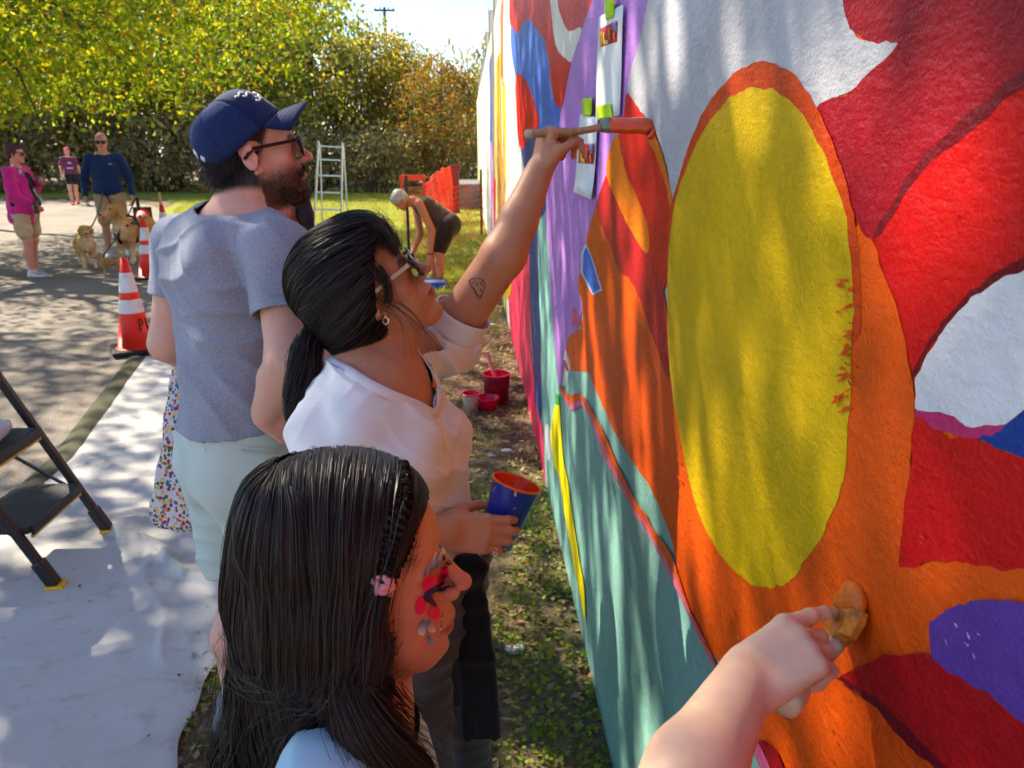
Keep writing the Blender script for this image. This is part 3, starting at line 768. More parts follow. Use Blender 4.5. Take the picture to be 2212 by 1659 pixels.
# ------------------------------------------------------------------ people: shared anatomy
def head_prims(S, fem=0.0, jaw=1.0, nose=1.0, child=0.0, lips=1.0, ears=True, tip=0.0, chin=1.0):
    """head in its own frame: x to the face, y to the left, z up, origin between the ear canals"""
    f, c = fem, child
    S.ell((-.012, 0, .045), (.099, .077, .086 + .004*c), .01)
    S.ell((.036, 0, .042), (.058, .062, .056), .02)
    S.ell((.038, 0, -.028), (.050, .055 - .003*f, .068 - .006*c), .03)
    for s in (-1, 1):
        S.cap((.002, s*.047*jaw, -.046), (.066, s*.019, -.095 + .008*c), .021, .017, .022)
        S.ell((.056, s*.042, -.014), (.022, .021, .019), .018)
        S.ell((.050, s*.036, -.050), (.026, .022 + .004*c + .003*f, .028 + .003*c), .02)
    S.ell((.078, 0, -.094 + .008*c), (.020*chin, .019, .017), .016)
    S.ell((.078, 0, -.052 + .003*c), (.022, .030, .026), .018)
    for s in (-1, 1):
        S.cap((.086, s*.010, .027), (.071, s*.046, .027), .0085 - .003*f, .008, .012)
        S.sph((.099, s*.032, .006), .0165, .013, 's')
        S.ell((.0745, s*.0315, .007), (.0135, .0155, .0125), .004, tag=1)
    S.cap((.089, 0, .022), (.113*1.0 + .002*nose, 0, -.015 + tip*.5), .0075, .0085*nose, .009)
    S.sph((.1145 + .003*nose, 0, -.020 + tip), .0098*nose, .006)
    for s in (-1, 1):
        S.ell((.1015, s*.0115*nose, -.0245 + tip*.5), (.0105, .0068, .0078), .005)
        S.sph((.1075, s*.0062, -.0325 + tip*.7), .0042, .004, 's')
    S.ell((.0955, 0, -.0505), (.0105*lips, .0215, .0062*lips), .006)
    S.ell((.0930, 0, -.0640), (.0105*lips, .0185, .0072*lips), .006)
    for s in (-1, 1): S.cap((.1075, 0, -.0570), (.087, s*.0255, -.0578), .0016, .0016, .003, 's')
    S.sph((.1005, 0, -.0775), .007, .008, 's')
    if ears:
        for s in (-1, 1):
            S.ell((-.010, s*.0785, .002), (.0175, .0065, .031), .004, rot=(s*14, -14, s*22))
            S.ell((-.004, s*.0855, .004), (.0095, .0055, .019), .004, 's', rot=(s*14, -14, s*22))
            S.ell((-.009, s*.080, .021), (.011, .005, .009), .003, rot=(s*14, -14, s*22))
            S.ell((.004, s*.0735, -.027), (.0085, .006, .0105), .006)
            S.ell((.006, s*.0765, -.001), (.0045, .004, .008), .004)
def head_local(V, A, o, sc): return ((V - o) @ np.asarray(A)) / sc
def paint_head(L, skin, lip, brow=None, red=.0, browz=.026):
    """colours that belong to the face itself: lips, brows, a little red on cheek, nose and ear"""
    n = len(L); C = np.tile(np.array(skin, float), (n, 1))
    x, y, z = L.T; ay = np.abs(y)
    def mixc(m, c): 
        nonlocal C
        C = C * (1 - m[:, None]) + np.array(c) * m[:, None]
    rosy = np.array(skin) * (1.06, .80, .78)
    m = np.exp(-(((x-.07)/.03)**2 + ((ay-.045)/.02)**2 + ((z+.025)/.022)**2)) * (.4 + red)
    m += np.exp(-(((x-.118)/.012)**2 + (ay/.014)**2 + ((z+.02)/.014)**2)) * (.4 + red)
    m += (ay > .068) * np.exp(-(((x+.005)/.03)**2 + (z/.035)**2)) * .35
    mixc(np.clip(m, 0, .85), rosy)
    lipm = np.exp(-(((z + .0575) / .0115)**4)) * (ay < .027) * (x > .086) * sstep(.027, .018, ay)
    top = .0575 - .0135 + .004 * sstep(0, .02, ay)
    mixc(np.clip(lipm * (np.abs(z + .0575) < .0125 - .25*ay), 0, .9), lip)
    if brow is not None:
        bz = browz + .006 * sstep(.01, .03, ay) - .008 * sstep(.036, .055, ay)
        m = np.exp(-((z - bz) / .0042)**2) * sstep(.008, .014, ay) * sstep(.056, .044, ay) * (x > .05)
        mixc(np.clip(m * .9, 0, .85), brow)
    return C
def face_frame(heading, pitch, roll=0):
    """heading in degrees from +x towards +y, pitch upwards, roll to the right"""
    return rotm(0, 0, R(heading)) @ rotm(0, -R(pitch), 0) @ rotm(R(roll), 0, 0)
def normals_of(V, F):
    t = np.cross(V[F[:, 2]] - V[F[:, 0]], V[F[:, 3]] - V[F[:, 1]])
    N = np.zeros_like(V)
    for k in range(4): np.add.at(N, F[:, k], t)
    return N / (np.linalg.norm(N, axis=1)[:, None] + 1e-12)
def project(S, P, off=0.0, it=4):
    """pull points onto the surface of a Solid, off metres above it"""
    sh = P.shape; P = P.reshape(-1, 3).copy(); e = .0015
    for _ in range(it):
        d = S.field(P) - off
        G = np.stack([S.field(P + np.eye(3)[i]*e) - S.field(P - np.eye(3)[i]*e) for i in range(3)], 1)
        G /= np.linalg.norm(G, axis=1)[:, None] + 1e-6
        P -= G * np.clip(d, -.05, .05)[:, None]
    return P.reshape(sh)
def outside(S, P, off=.002, it=2):
    """push only the points that are buried"""
    sh = P.shape; P = P.reshape(-1, 3).copy(); e = .0015
    for _ in range(it):
        d = S.field(P) - off; m = d < 0
        if not m.any(): break
        Q = P[m]
        G = np.stack([S.field(Q + np.eye(3)[i]*e) - S.field(Q - np.eye(3)[i]*e) for i in range(3)], 1)
        G /= np.linalg.norm(G, axis=1)[:, None] + 1e-6
        P[m] = Q - G * d[m][:, None]
    return P.reshape(sh)
def fuzz(name, V, N, w, n, L, dirv, mat, parent, width=.0007, seg=4, spread=.25, lift=.5):
    """short hairs growing from a surface; w = weight per vertex"""
    p = np.maximum(w, 0); p = p / p.sum()
    i = rng.choice(len(V), n, p=p)
    d = N[i] * lift + np.asarray(dirv) + rng.normal(0, spread, (n, 3)); d /= np.linalg.norm(d, axis=1)[:, None]
    ln = L * rng.uniform(.5, 1.2, n) * np.clip(w[i], .3, 1)
    t = np.linspace(0, 1, seg)
    root = V[i] + rng.normal(0, .0008, (n, 3)) - N[i] * .001
    S = root[:, None] + d[:, None] * ln[:, None, None] * t[None, :, None] + np.asarray(dirv)[None, None] * (ln[:, None, None] * .3 * (t**2)[None, :, None])
    return ribbons(name, S, width, mat, parent, None, .3)
def hand_prims(S, M, o, sc, fingers, thumb, side=1, wrist=None):
    """palm in its own frame: x along the fingers, y across towards the thumb side * side, z out of the back of the hand.
    fingers: four lists of bend angles (index .. little); thumb: list of points in the palm frame"""
    S.frame(M, o, sc)
    for k, y in enumerate((.030, .010, -.010, -.028)):
        S.cap((.004, y*.75*side, 0), (.080 - .004*abs(k-1.2), y*side, .002), .0145, .0115, .012)
    S.ell((.030, -.022*side, -.008), (.034, .014, .013), .012)
    S.ell((.026, .026*side, -.010), (.030, .015, .014), .012)
    Ls = ((.043, .026, .021), (.048, .029, .022), (.044, .027, .022), (.034, .021, .019))
    tips = []
    for k, y in enumerate((.030, .010, -.010, -.028)):
        p = np.array([.080 - .004*abs(k-1.2), y*side, .002]); a = 0.0; sp = fingers[k][3] if len(fingers[k]) > 3 else 0.0
        for j in range(3):
            a -= R(fingers[k][j])
            d = np.array([math.cos(a)*math.cos(R(sp)), math.sin(R(sp))*side, math.sin(a)])
            q = p + d * Ls[k][j]
            r0 = (.0100, .0088, .0080)[j]*(1 if k < 3 else .88); r1 = (.0090, .0080, .0066)[j]*(1 if k < 3 else .88)
            S.cap(p, q, r0, r1, .0028 if j else .006); S.sph(p, r0*1.07, .004)
            p = q
        tips.append(S.W(p))
    tp = [np.array(q) for q in thumb]
    S.cap(tp[0], tp[1], .0155, .0125, .012); S.cap(tp[1], tp[2], .0115, .0100, .004); S.cap(tp[2], tp[3], .0100, .0078, .003)
    S.frame()
    return tips, S
SKIN = skin_mat('skin', (1, 1, 1))

def on_many(S_, pts, d0, off=.0006, it=26):
    """where several sight lines meet a solid"""
    r = np.array([ray(x, y) for x, y in pts]); r /= np.linalg.norm(r, axis=1)[:, None]
    p = np.array([at(x, y, d0 - .2) for x, y in pts])
    for _ in range(it):
        d = S_.field(p); p = p + r * np.clip(d, -.004, .2)[:, None]
    bad = np.abs(S_.field(p)) > .004
    if bad.any(): p[bad] = project(S_, np.array([at(x, y, d0) for (x, y), b in zip(pts, bad) if b]), 0, 8)
    return p - r * off
def on_skin(S_, px, py, d0, off=.0006): return on_many(S_, [(px, py)], d0, off)[0]
def cut_faces(V, F, keep):
    m = keep(V[F].mean(1)); return F[m]
def tidy(V, F):
    u, inv = np.unique(F.ravel(), return_inverse=True); return V[u], inv.reshape(F.shape)
def cloth_mat(name, col, rough=.85, weave=900, var=.08, heather=None, bump=.15, hs=260):
    t = NT(name); v = t.coord(); f = t.noise(v, 8, 3)
    c = np.array(col)
    base = t.ramp(f, [(.3, tuple(c*(1-var))), (.7, tuple(np.minimum(c*(1+var), 1)))])
    if heather is not None:
        h = t.noise(v, hs, 2, .75); base = t.mix(t.ramp(h, [(.38, (0, 0, 0)), (.62, (1, 1, 1))]), base, heather)
    t.set(base=base, rough=rough, spec=.15, sheen=.2)
    t.bump(t.noise(v, weave, 2), bump, .001)
    return t.m
def folds(dirs, amp, seed=0):
    """creases along given directions: dirs = [(across vector, scale, weight)]"""
    def f(P):
        r = 0
        for k, (d, sc, w) in enumerate(dirs):
            d = np.array(d, float); d /= np.linalg.norm(d)
            q = P @ d
            warp = vnoise(P, 9, seed + k) * .022 + vnoise(P, 3.5, seed + 7 + k) * .05
            u = np.sin((q + warp) * sc)
            m = np.clip(vnoise(P, 5, seed + 20 + k) + .25, 0, 1)
            r = r - amp * w * m * (1 - np.abs(u))**1.6
        return r + amp * .6 * vnoise(P, 14, seed + 3)
    return f
def neck_cut(root_p, A, pts, rmax=.17):
    """neckline: pts (x, y, z) in the torso frame become a height for every angle round the neck"""
    p = np.array(pts); ph = np.arctan2(p[:, 1], p[:, 0]); i = np.argsort(ph); ph, z = ph[i], p[i, 2]
    ph = np.concatenate([[ph[-1]-2*np.pi], ph, [ph[0]+2*np.pi]]); z = np.concatenate([[z[-1]], z, [z[0]]])
    def inside(P):
        q = (P - root_p) @ A
        return (q[:, 2] > np.interp(np.arctan2(q[:, 1], q[:, 0]), ph, z)) & (np.hypot(q[:, 0], q[:, 1]) < rmax)
    return inside
# ------------------------------------------------------------------ the woman painting with a long brush
W_SKIN = srgb(194, 136, 104)
wo, wA, wsc = at(806, 641, 1.45), face_frame(6, 35, 2), .96
wroot = empty('person', (*ground(905, 1900)[:2], 0)); wroot.location = (-.06, 1.36, 0)
tag(wroot, 'dark haired woman in a white V-neck shirt reaching up to paint the mural', 'person')
w_neck, w_shR, w_shL = at(780, 802, 1.475), at(688, 940, 1.40), at(956, 744, 1.64)
w_elL, w_wrL = at(1088, 550, 1.53), at(1166, 366, 1.57)
w_elR, w_wrR = at(740, 1185, 1.31), at(966, 1148, 1.36)
w_C, w_B, w_H = at(836, 965, 1.475), at(878, 1120, 1.50), at(908, 1255, 1.51)
tA = rotm(0, 0, R(-20))
S = Solid().frame(wA, wo, wsc); head_prims(S, fem=1, jaw=.96, nose=.93, lips=1.08, tip=.002)
S.frame()
S.cap(wo + wA @ np.array((-.022, 0, -.045)) * wsc, w_neck, .047, .054, .03)
S.cap(wo + wA @ np.array((.035, 0, -.075)) * wsc, w_neck + tA @ (.05, 0, -.01), .026, .03, .03)
S.cap(w_neck, w_shR, .05, .046, .03); S.cap(w_neck, w_shL, .05, .046, .03)
S.frame(tA, w_C).ell((0, 0, .06), (.09, .135, .13), .05); S.frame()
S.ell(w_neck + tA @ (.045, 0, -.07), (.055, .10, .06), .04)
S.cap(w_shL, w_elL, .050, .043, .02); S.cap(w_elL, w_elL*.6+w_wrL*.4, .042, .038, .02); S.cap(w_elL*.6+w_wrL*.4, w_wrL, .038, .0285, .015)
S.cap(w_shR, w_elR, .050, .042, .02); S.cap(w_elR, w_elR*.6+w_wrR*.4, .042, .040, .02); S.cap(w_elR*.6+w_wrR*.4, w_wrR, .040, .029, .015)
# left hand up on the brush, right hand round the cup
xh = at(1186, 276, 1.56) - w_wrL; xh /= np.linalg.norm(xh)
zh = -_Rt * .92 - _F * .38; zh -= xh * (zh @ xh); zh /= np.linalg.norm(zh)
ML = np.stack([xh, np.cross(zh, xh), zh], 1)
hand_prims(S, ML, w_wrL + xh*.004, .90, [(78, 42, 22, 6), (84, 55, 30, 2), (86, 66, 38, 0), (82, 70, 40, -4)],
           [(.012, -.026, -.008), (.040, -.043, -.018), (.062, -.044, -.042), (.074, -.038, -.066)], side=-1)
xh2 = at(1066, 1156, 1.372) - w_wrR; xh2 /= np.linalg.norm(xh2)
zh2 = -_F * .9 + _U * .12 - _Rt * .1; zh2 -= xh2 * (zh2 @ xh2); zh2 /= np.linalg.norm(zh2)
MR = np.stack([xh2, np.cross(zh2, xh2), zh2], 1)
hand_prims(S, MR, w_wrR, .90, [(6, 48, 46, 2), (10, 52, 48, 0), (14, 56, 48, -1), (20, 58, 48, -4)],
           [(.012, .028, -.012), (.034, .046, -.034), (.058, .054, -.054), (.080, .054, -.060)], side=1)
V, F = S.mesh(.0032)
wN = normals_of(V, F)
L = head_local(V, wA, wo, wsc)
C = np.tile(np.array(W_SKIN), (len(V), 1))
hm = np.linalg.norm(L - (.02, 0, 0), axis=1) < .17
C[hm] = paint_head(L[hm], W_SKIN, srgb(170, 78, 74), srgb(42, 28, 24), .25)
body_obj('body', V, F, SKIN, wroot, C)
# finger nails and the small tattoo on the raised arm
NAIL = simple('finger_nail', srgb(206, 150, 140), .25, .05)
INK = simple('tattoo_ink', srgb(70, 58, 66), .6, .1)
tat = [[(1012, 606), (1022, 600), (1034, 601), (1044, 606), (1047, 618), (1043, 632), (1036, 640), (1028, 634), (1026, 626), (1016, 617), (1012, 606)], [(1022, 600), (1026, 608), (1018, 611)], [(1044, 607), (1037, 612), (1043, 618)], [(1036, 626), (1039, 624), (1040, 629), (1036, 629)], [(1029, 611), (1031, 613), (1029, 615)], [(1020, 620), (1030, 640), (1036, 646), (1040, 636)]]
ARM = Solid(); ARM.cap(w_shL, w_elL, .050, .043, .02)
mb = MB()
for ln in tat: mb.tube(on_many(ARM, spline(ln, 3), 1.6), .0008, 4)
mb.build('tattoo', INK, wroot)
# shirt
SH = Solid().frame(tA, w_C)
SH.ell((-.005, 0, .03), (.112, .158, .165), .04)
for s in (-1, 1): SH.ell((.085, s*.062, .0), (.060, .066, .062), .045)
SH.frame(tA, w_B).ell((0, 0, 0), (.118, .150, .15), .06)
SH.frame(tA, w_H).ell((0, 0, .01), (.135, .168, .105), .06).frame()
SH.cap(w_neck + (0, 0, -.018), w_shR, .064, .056, .03); SH.cap(w_neck + (0, 0, -.018), w_shL, .064, .058, .03); SH.ell(w_neck + tA @ (-.03, 0, -.07), (.075, .10, .075), .04)
SH.cap(w_shR, w_shR*.48 + w_elR*.52, .060, .066, .025); SH.cap(w_shL, w_shL*.93 + w_elL*.07, .062, .060, .02)
SH.ell(w_neck + tA @ (.04, 0, -.07), (.066, .11, .065), .04)
fd = folds([((.3, 1, .5), 62, .8), ((.7, .2, 1), 50, 1.2), ((1, 0, -.6), 74, .9), ((.2, .5, 1), 95, .6)], .015, 3)
Vs, Fs_ = SH.mesh(.0042, disp=fd)
nk_px = [(704, 770), (722, 778), (760, 800), (800, 826), (850, 850), (900, 870), (938, 886)]
nk = on_many(SH, nk_px, 1.47, 0)
nq = (nk - w_neck) @ tA; vt = nq[-1]
far = [(q[0], 2*vt[1] - q[1] if k > 2 else -q[1], q[2]) for k, q in enumerate(nq[:-1])]
ring_q = [tuple(q) for q in nq] + [tuple(q) for q in far[::-1]] + [(-.082, .02, .014), (-.085, -.02, .014)]
gone = neck_cut(w_neck, tA, ring_q, .19)
def keepV(P):
    armR = ((P - (w_shR*.48 + w_elR*.52)) @ (w_elR - w_shR)) > .0006
    dL = (w_elL - w_shL) / np.linalg.norm(w_elL - w_shL)
    armL = (((P - (w_shL*.68 + w_elL*.32)) @ dL) > .0) & (np.linalg.norm(np.cross(P - w_shL, dL), axis=1) < .095) & (np.linalg.norm(P - w_shL, axis=1) < .17)
    return ~gone(P) & ~armL & (P[:, 2] > w_H[2] + .07)
Fc = cut_faces(Vs, Fs_, keepV); Vs, Fc = tidy(Vs, Fc)
WHITE_COTTON = cloth_mat('white_cotton', (.78, .78, .80), .8, 1100, .03)
sh = body_obj('shirt', Vs, Fc, WHITE_COTTON, wroot)
m = sh.modifiers.new('s', 'SOLIDIFY'); m.thickness = .003; m.offset = -1
def cuff_ring(e, d, r, mat, par, tr=.0045):
    d = d/np.linalg.norm(d); u = np.cross(d, (0, 0, 1.)); u /= np.linalg.norm(u); w = np.cross(d, u)
    m_ = MB(); m_.tube([e + (u*math.cos(k)+w*math.sin(k))*r for k in np.linspace(0, 2*math.pi, 30)], tr, 6, cap=False); return m_.build('cuff', mat, par, smooth=True)
q_ = np.linspace(.0, .36, 12); mb = MB(); mb.tube([w_shL*(1-k) + w_elL*k + .003*np.sin(k*40)*_U for k in q_], .058 + .002*(q_/.36) + .002*np.sin(q_*60), 30, cap=False)
mb.build('sleeve', WHITE_COTTON, sh, smooth=True, solid=.004)
# neckband: a flat folded hem along the V
hemp = spline(np.array([w_neck + tA @ np.array(q) for q in ring_q]), 5, True)
hemp = project(SH, hemp, .0012, 3)
HN = hemp - (w_neck + tA @ (.02, 0, -.06)); HN /= np.linalg.norm(HN, axis=1)[:, None]
HT = np.roll(hemp, -1, 0) - np.roll(hemp, 1, 0); HT /= np.linalg.norm(HT, axis=1)[:, None]
HB = np.cross(HT, HN); HB /= np.linalg.norm(HB, axis=1)[:, None]
if (HB[:, 2]).mean() > 0: HB = -HB
k = len(hemp); rows = [hemp - HB*.004, hemp - HB*.004 + HN*.003, hemp + HB*.006 + HN*.0035, hemp + HB*.013 + HN*.003, hemp + HB*.014]
Vb = np.concatenate(rows); ii = np.arange(k); jj = (ii + 1) % k
Fb = np.concatenate([np.stack([ii + r*k, jj + r*k, jj + (r+1)*k, ii + (r+1)*k], 1) for r in range(4)])
obj('neckband', mesh_np('neckband', Vb, [Fb], WHITE_COTTON), sh)
# orange paint spots on the shirt
mb = MB()
for (x, y, r) in ((973, 812, .006), (976, 822, .004), (970, 803, .004), (962, 660, .006), (966, 668, .0045)):
    p = on_skin(SH, x, y, 1.45, .004); 
    n_ = -ray(x, y); n_ /= np.linalg.norm(n_); a_ = np.cross(n_, (0, 0, 1)); a_ /= np.linalg.norm(a_); b_ = np.cross(n_, a_)
    pts = [p + (a_*math.cos(q)*.6 + b_*math.sin(q)*1.3)*r*(1+.3*math.sin(3*q+x)) for q in np.linspace(0, 2*math.pi, 13)[:-1]]
    mb.add([p + n_*.001] + pts, [(0, i+1, (i+1) % 12 + 1) for i in range(12)])
mb.build('paint_stain', simple('orange_stain', srgb(222, 110, 20), .6), sh)
# trousers, belt, tied jacket
DENIM = cloth_mat('grey_denim', srgb(74, 74, 82), .9, 500, .35)
fx = {}
P = Solid().frame(tA, w_H).ell((0, 0, -.02), (.125, .160, .13), .05).ell((0, 0, .05), (.112, .146, .06), .04).frame()
feet = [np.array((-.13, 1.30, .09)), np.array((-.02, 1.50, .09))]
for s, ft in zip((-1, 1), feet):
    hp = w_H + tA @ (0, s*.085, -.09); kn = (hp*.52 + ft*.48) + tA @ (.02, 0, 0)
    P.cap(hp, kn, .088, .062, .05); P.cap(kn, ft, .060, .050, .03)
Vp, Fp = P.mesh(.007, disp=folds([((0, .2, 1), 70, 1), ((.5, .5, 1), 50, .8)], .008, 9))
body_obj('trousers', Vp, Fp, DENIM, wroot)
SHOE = simple('dark_shoe', (.03, .03, .035), .6)
for ft in feet:
    Q = Solid().frame(rotm(0, 0, R(5)), (ft[0], ft[1], 0)); Q.ell((.05, 0, .035), (.12, .045, .045), .01); Q.cap((-.02, 0, .05), (-.01, 0, .10), .048, .05, .02); Q.box((.04, 0, -.03), (.3, .2, .03), .001, .003, 's')
    Vq, Fq = Q.mesh(.006); body_obj('shoe', Vq, Fq, SHOE, wroot)
mb = MB(); ringp = [w_H + tA @ (.124*math.cos(a), .160*math.sin(a), .055) for a in np.linspace(0, 2*math.pi, 40)]
mb.tube(ringp, .017, 6, cap=False); mb.build('belt', simple('brown_leather', srgb(84, 64, 50), .5, .2), wroot, smooth=True)
J = Solid()
jt = at(1012, 1240, 1.42); jd = [at(1014, 1300, 1.43), at(1030, 1420, 1.46), at(1040, 1590, 1.52)]
J.frame(face_frame(-10, 0)); J.frame()
for a, b, wa, wb in ((jt, jd[0], .020, .028), (jd[0], jd[1], .028, .031), (jd[1], jd[2], .031, .036)):
    for s in (-1, 0, 1):
        J.cap(a + _Rt*s*wa*.75, b + _Rt*s*wb*.75, .012, .012, .01)
J.ell(jt + (0, 0, .012), (.034, .03, .026), .01); J.cap(jt, jt - _Rt*.10 + _F*.02, .022, .03, .02)
Vj, Fj = J.mesh(.004, disp=folds([(_Rt, 120, 1.2)], .006, 4))
bot = jd[2][2]
Fj = Fj[(Vj[Fj].mean(1)[:, 2] > bot + .003*np.sin(Vj[Fj].mean(1)[:, 0]*160))]
o = body_obj('tied_jacket', Vj, Fj, cloth_mat('black_velvet', (.006, .006, .008), 1.0, 700, .3), wroot)
# hair: dark, pulled to a low ponytail, a fringe over the brow
HAIR = hair_mat('dark_brown_hair', (.006, .0045, .0045), (.028, .018, .015), .42)
HBASE = simple('hair_under', (.006, .0045, .0045), .8, spec=.08)
tie = at(690, 704, 1.475)
HS = Solid().frame(wA, wo, wsc)
HS.ell((-.020, 0, .066), (.114, .094, .100), .01); HS.ell((.040, 0, .096), (.066, .072, .056), .03)
for s in (-1, 1): HS.ell((-.030, s*.034, -.008), (.070, .058, .060), .03)
HS.ell((.045, -.058, .045), (.030, .016, .05), .02); HS.ell((.045, .058, .045), (.030, .016, .05), .02)
HS.box((.125, 0, -.03), (.072, .2, .095), .02, .02, 's'); HS.ell((.062, 0, -.10), (.06, .09, .08), .02, 's')
HS.frame()
HS.cap(wo + wA @ np.array((-.085, 0, -.015))*wsc, tie, .055, .022, .03)
Vh, Fh = HS.mesh(.005)
Lh = head_local(Vh[Fh].mean(1), wA, wo, wsc); Fh = Fh[~((Lh[:, 0] > np.interp(Lh[:, 2], [-.09, -.03, .0, .05, .09, .1], [-.012, -.006, .006, .040, .075, .2])) & (Lh[:, 2] < .1))]
hr = body_obj('hair', Vh, Fh, HBASE, wroot)
g = np.random.default_rng(21)
hc = wo + wA @ np.array((-.02, 0, .03))*wsc
def toward(starts, end, n=16, sp=.02, lift=.0015, sag=.0):
    t = np.linspace(0, 1, n)[None, :, None]
    e = end + g.normal(0, sp, starts.shape)
    Pm = starts[:, None] * (1-t) + e[:, None] * t
    mid = (Pm - hc); Pm = Pm + mid / (np.linalg.norm(mid, axis=2, keepdims=True)+1e-6) * (np.sin(np.pi*t) * .05)
    Pm = project(HS, Pm, 0, 4)
    nrm = Pm - hc; nrm /= np.linalg.norm(nrm, axis=2, keepdims=True)
    return Pm + nrm * (g.uniform(.0005, lift*2.6, (len(starts), 1, 1)) + .0016*np.sin(t*9 + g.uniform(0, 6, (len(starts), 1, 1))) * t)
n = 6500
i = g.choice(len(Vh), n); st = Vh[i]; loc = head_local(st, wA, wo, wsc)
st = st[((loc[:, 0] > -.06) | (loc[:, 2] > .0)) & (loc[:, 0] < np.interp(loc[:, 2], [-.09, -.03, .0, .05, .09, .1], [-.012, -.004, .010, .046, .08, .3]))]
pts = toward(st, tie, 16, .006, .0022)
ribbons('strands', pts, g.uniform(.0005, .0014, len(pts)), HAIR, hr, hc, .5)
# ponytail
t = np.linspace(0, 1, 18)[None, :, None]; n = 1500
e_mid, e_end = at(655, 800, 1.45), at(628, 905, 1.43)
r0 = g.normal(0, 1, (n, 1, 3))
core = (1-t)**2 * tie + 2*t*(1-t) * (at(660, 735, 1.455)) + t**2 * e_mid
core2 = e_mid*(1-t) + e_end*t
tt = np.concatenate([core, core2[:, 1:]], 1); u = np.linspace(0, 1, tt.shape[1])[None, :, None]
wid = .009 + .024*np.sin(np.pi*np.clip(u*1.02, 0, 1))**.7 * (1-.25*u)
pt = tt + r0 / np.linalg.norm(r0, axis=2, keepdims=True) * g.uniform(.3, 1, (n, 1, 1)) * wid * np.array([1.15, 1, 1]) + .002*np.sin(u*14 + g.uniform(0, 6, (n, 1, 1)))
ribbons('ponytail', pt[:, :], g.uniform(.0006, .0016, n), HAIR, hr, tt.mean((0, 1)) + _F*.05, .5)
Q = Solid(); Q.chain([tt[0, k] for k in range(0, 35, 4)], [max(.008, float(w_)*.8) for w_ in wid[0, ::4, 0]][:9], .01); Vq, Fq = Q.mesh(.005); body_obj('ponytail_core', Vq, Fq, HBASE, hr)
# fringe and the loose locks before the ear
fr_s = np.array([wo + wA @ np.array((.075 + g.normal(0, .014), g.uniform(-.060, .050), .118 + g.normal(0, .010)))*wsc for _ in range(620)])
def fringe(s, n=10):
    l = head_local(s, wA, wo, wsc); t = np.linspace(0, 1, n)[None, :, None]
    e = np.stack([.104 + g.normal(0, .004, len(s)) - .35*np.abs(l[:, 1])**1.0*.9, l[:, 1]*1.12 + g.normal(0, .005, len(s)), .050 + g.normal(0, .008, len(s))], 1)
    m = (l + e)/2 + np.stack([np.full(len(s), .022), 0*e[:, 0], np.full(len(s), .012)], 1)
    p = (1-t)**2*l[:, None] + 2*t*(1-t)*m[:, None] + t*t*e[:, None]
    return wo + (p*wsc) @ wA.T
ribbons('fringe', fringe(fr_s), .0013, HAIR, hr, hc, .4)
lk = []
for _ in range(90):
    s0 = np.array((.046, -.076, .055)) + g.normal(0, .008, 3); e0 = np.array((.016, -.084, -.012)) + g.normal(0, .007, 3); c0 = np.array((.056, -.086, .005)) + g.normal(0, .008, 3)
    lk.append([wo + wA @ ((1-t_)**2*s0 + 2*t_*(1-t_)*c0 + t_*t_*e0)*wsc for t_ in np.linspace(0, 1, 10)])
for _ in range(14):
    s0 = np.array((.02, -.078, .0)) + g.normal(0, .01, 3); e0 = np.array((.02, -.085, -.13)) + g.normal(0, .02, 3); c0 = np.array((.06, -.09, -.05)) + g.normal(0, .02, 3)
    lk.append([wo + wA @ ((1-t_)**2*s0 + 2*t_*(1-t_)*c0 + t_*t_*e0)*wsc for t_ in np.linspace(0, 1, 10)])
ribbons('loose_locks', np.array(lk), .0012, HAIR, hr, hc, .3)
mb = MB(); mb.tube([tie + (math.cos(a)*.017*_Rt + math.sin(a)*.017*_F*.9 + math.cos(a)*.006*_U) for a in np.linspace(0, 2*math.pi, 20)], .006, 6, cap=False)
mb.build('hair_tie', simple('black_elastic', (.01, .01, .011), .7), hr, smooth=True)
# sunglasses
def glasses(root, A, o, sc, frame_m, temple_m, lens_m, hw=.068, lens=(.027, .021), fx_=.108, z0=.008):
    G = lambda p: o + A @ (np.array(p)*sc)
    gl = MB()
    for s in (-1, 1):
        c = np.array((fx_, s*.033, z0)); pts = []
        for a in np.linspace(0, 2*math.pi, 29):
            ca, sa = math.cos(a), math.sin(a); pw = lambda v: math.copysign(abs(v)**.6, v)
            pts.append(G(c + (-abs(pw(ca)*lens[0] + s*0)*.12, pw(ca)*lens[0], pw(sa)*lens[1] + .12*0)))
        gl.tube(pts, .0026*sc, 6, cap=False)
    gl.tube([G((fx_+.001, -.008, z0+.010)), G((fx_+.004, 0, z0+.013)), G((fx_+.001, .008, z0+.010))], .0026*sc, 6)
    for s in (-1, 1): gl.tube([G((fx_-.002, s*.058, z0+.013)), G((fx_-.012, s*.069, z0+.014))], .0034*sc, 6)
    f = gl.build('glasses_frame', frame_m, root, smooth=True)
    for s in (-1, 1):
        tm = MB()
        pts = [np.array((fx_-.010, s*.069, z0+.013)), np.array((.05, s*.0765, z0+.012)), np.array((.0, s*.082, z0+.011)), np.array((-.022, s*.083, z0-.008))]
        for a, b in zip(pts[:-1], pts[1:]): tm.bar(G(a), G(b), .0028*sc, .0072*sc, A @ np.array((0, 0, 1.0)))
        tm.build('temple', temple_m, f)
    for s in (-1, 1):
        c = np.array((fx_, s*.033, z0)); lm_ = MB(); pts = []
        for a in np.linspace(0, 2*math.pi, 25)[:-1]:
            ca, sa = math.cos(a), math.sin(a); pw = lambda v: math.copysign(abs(v)**.6, v)
            pts.append(G(c + (-abs(pw(ca)*lens[0])*.12, pw(ca)*lens[0], pw(sa)*lens[1])))
        lm_.add([G(c + (.003, 0, 0))] + pts, [(0, i+1, (i+1) % 24 + 1) for i in range(24)])
        lm_.build('lens', lens_m, f, smooth=True, solid=.0015)
    return f
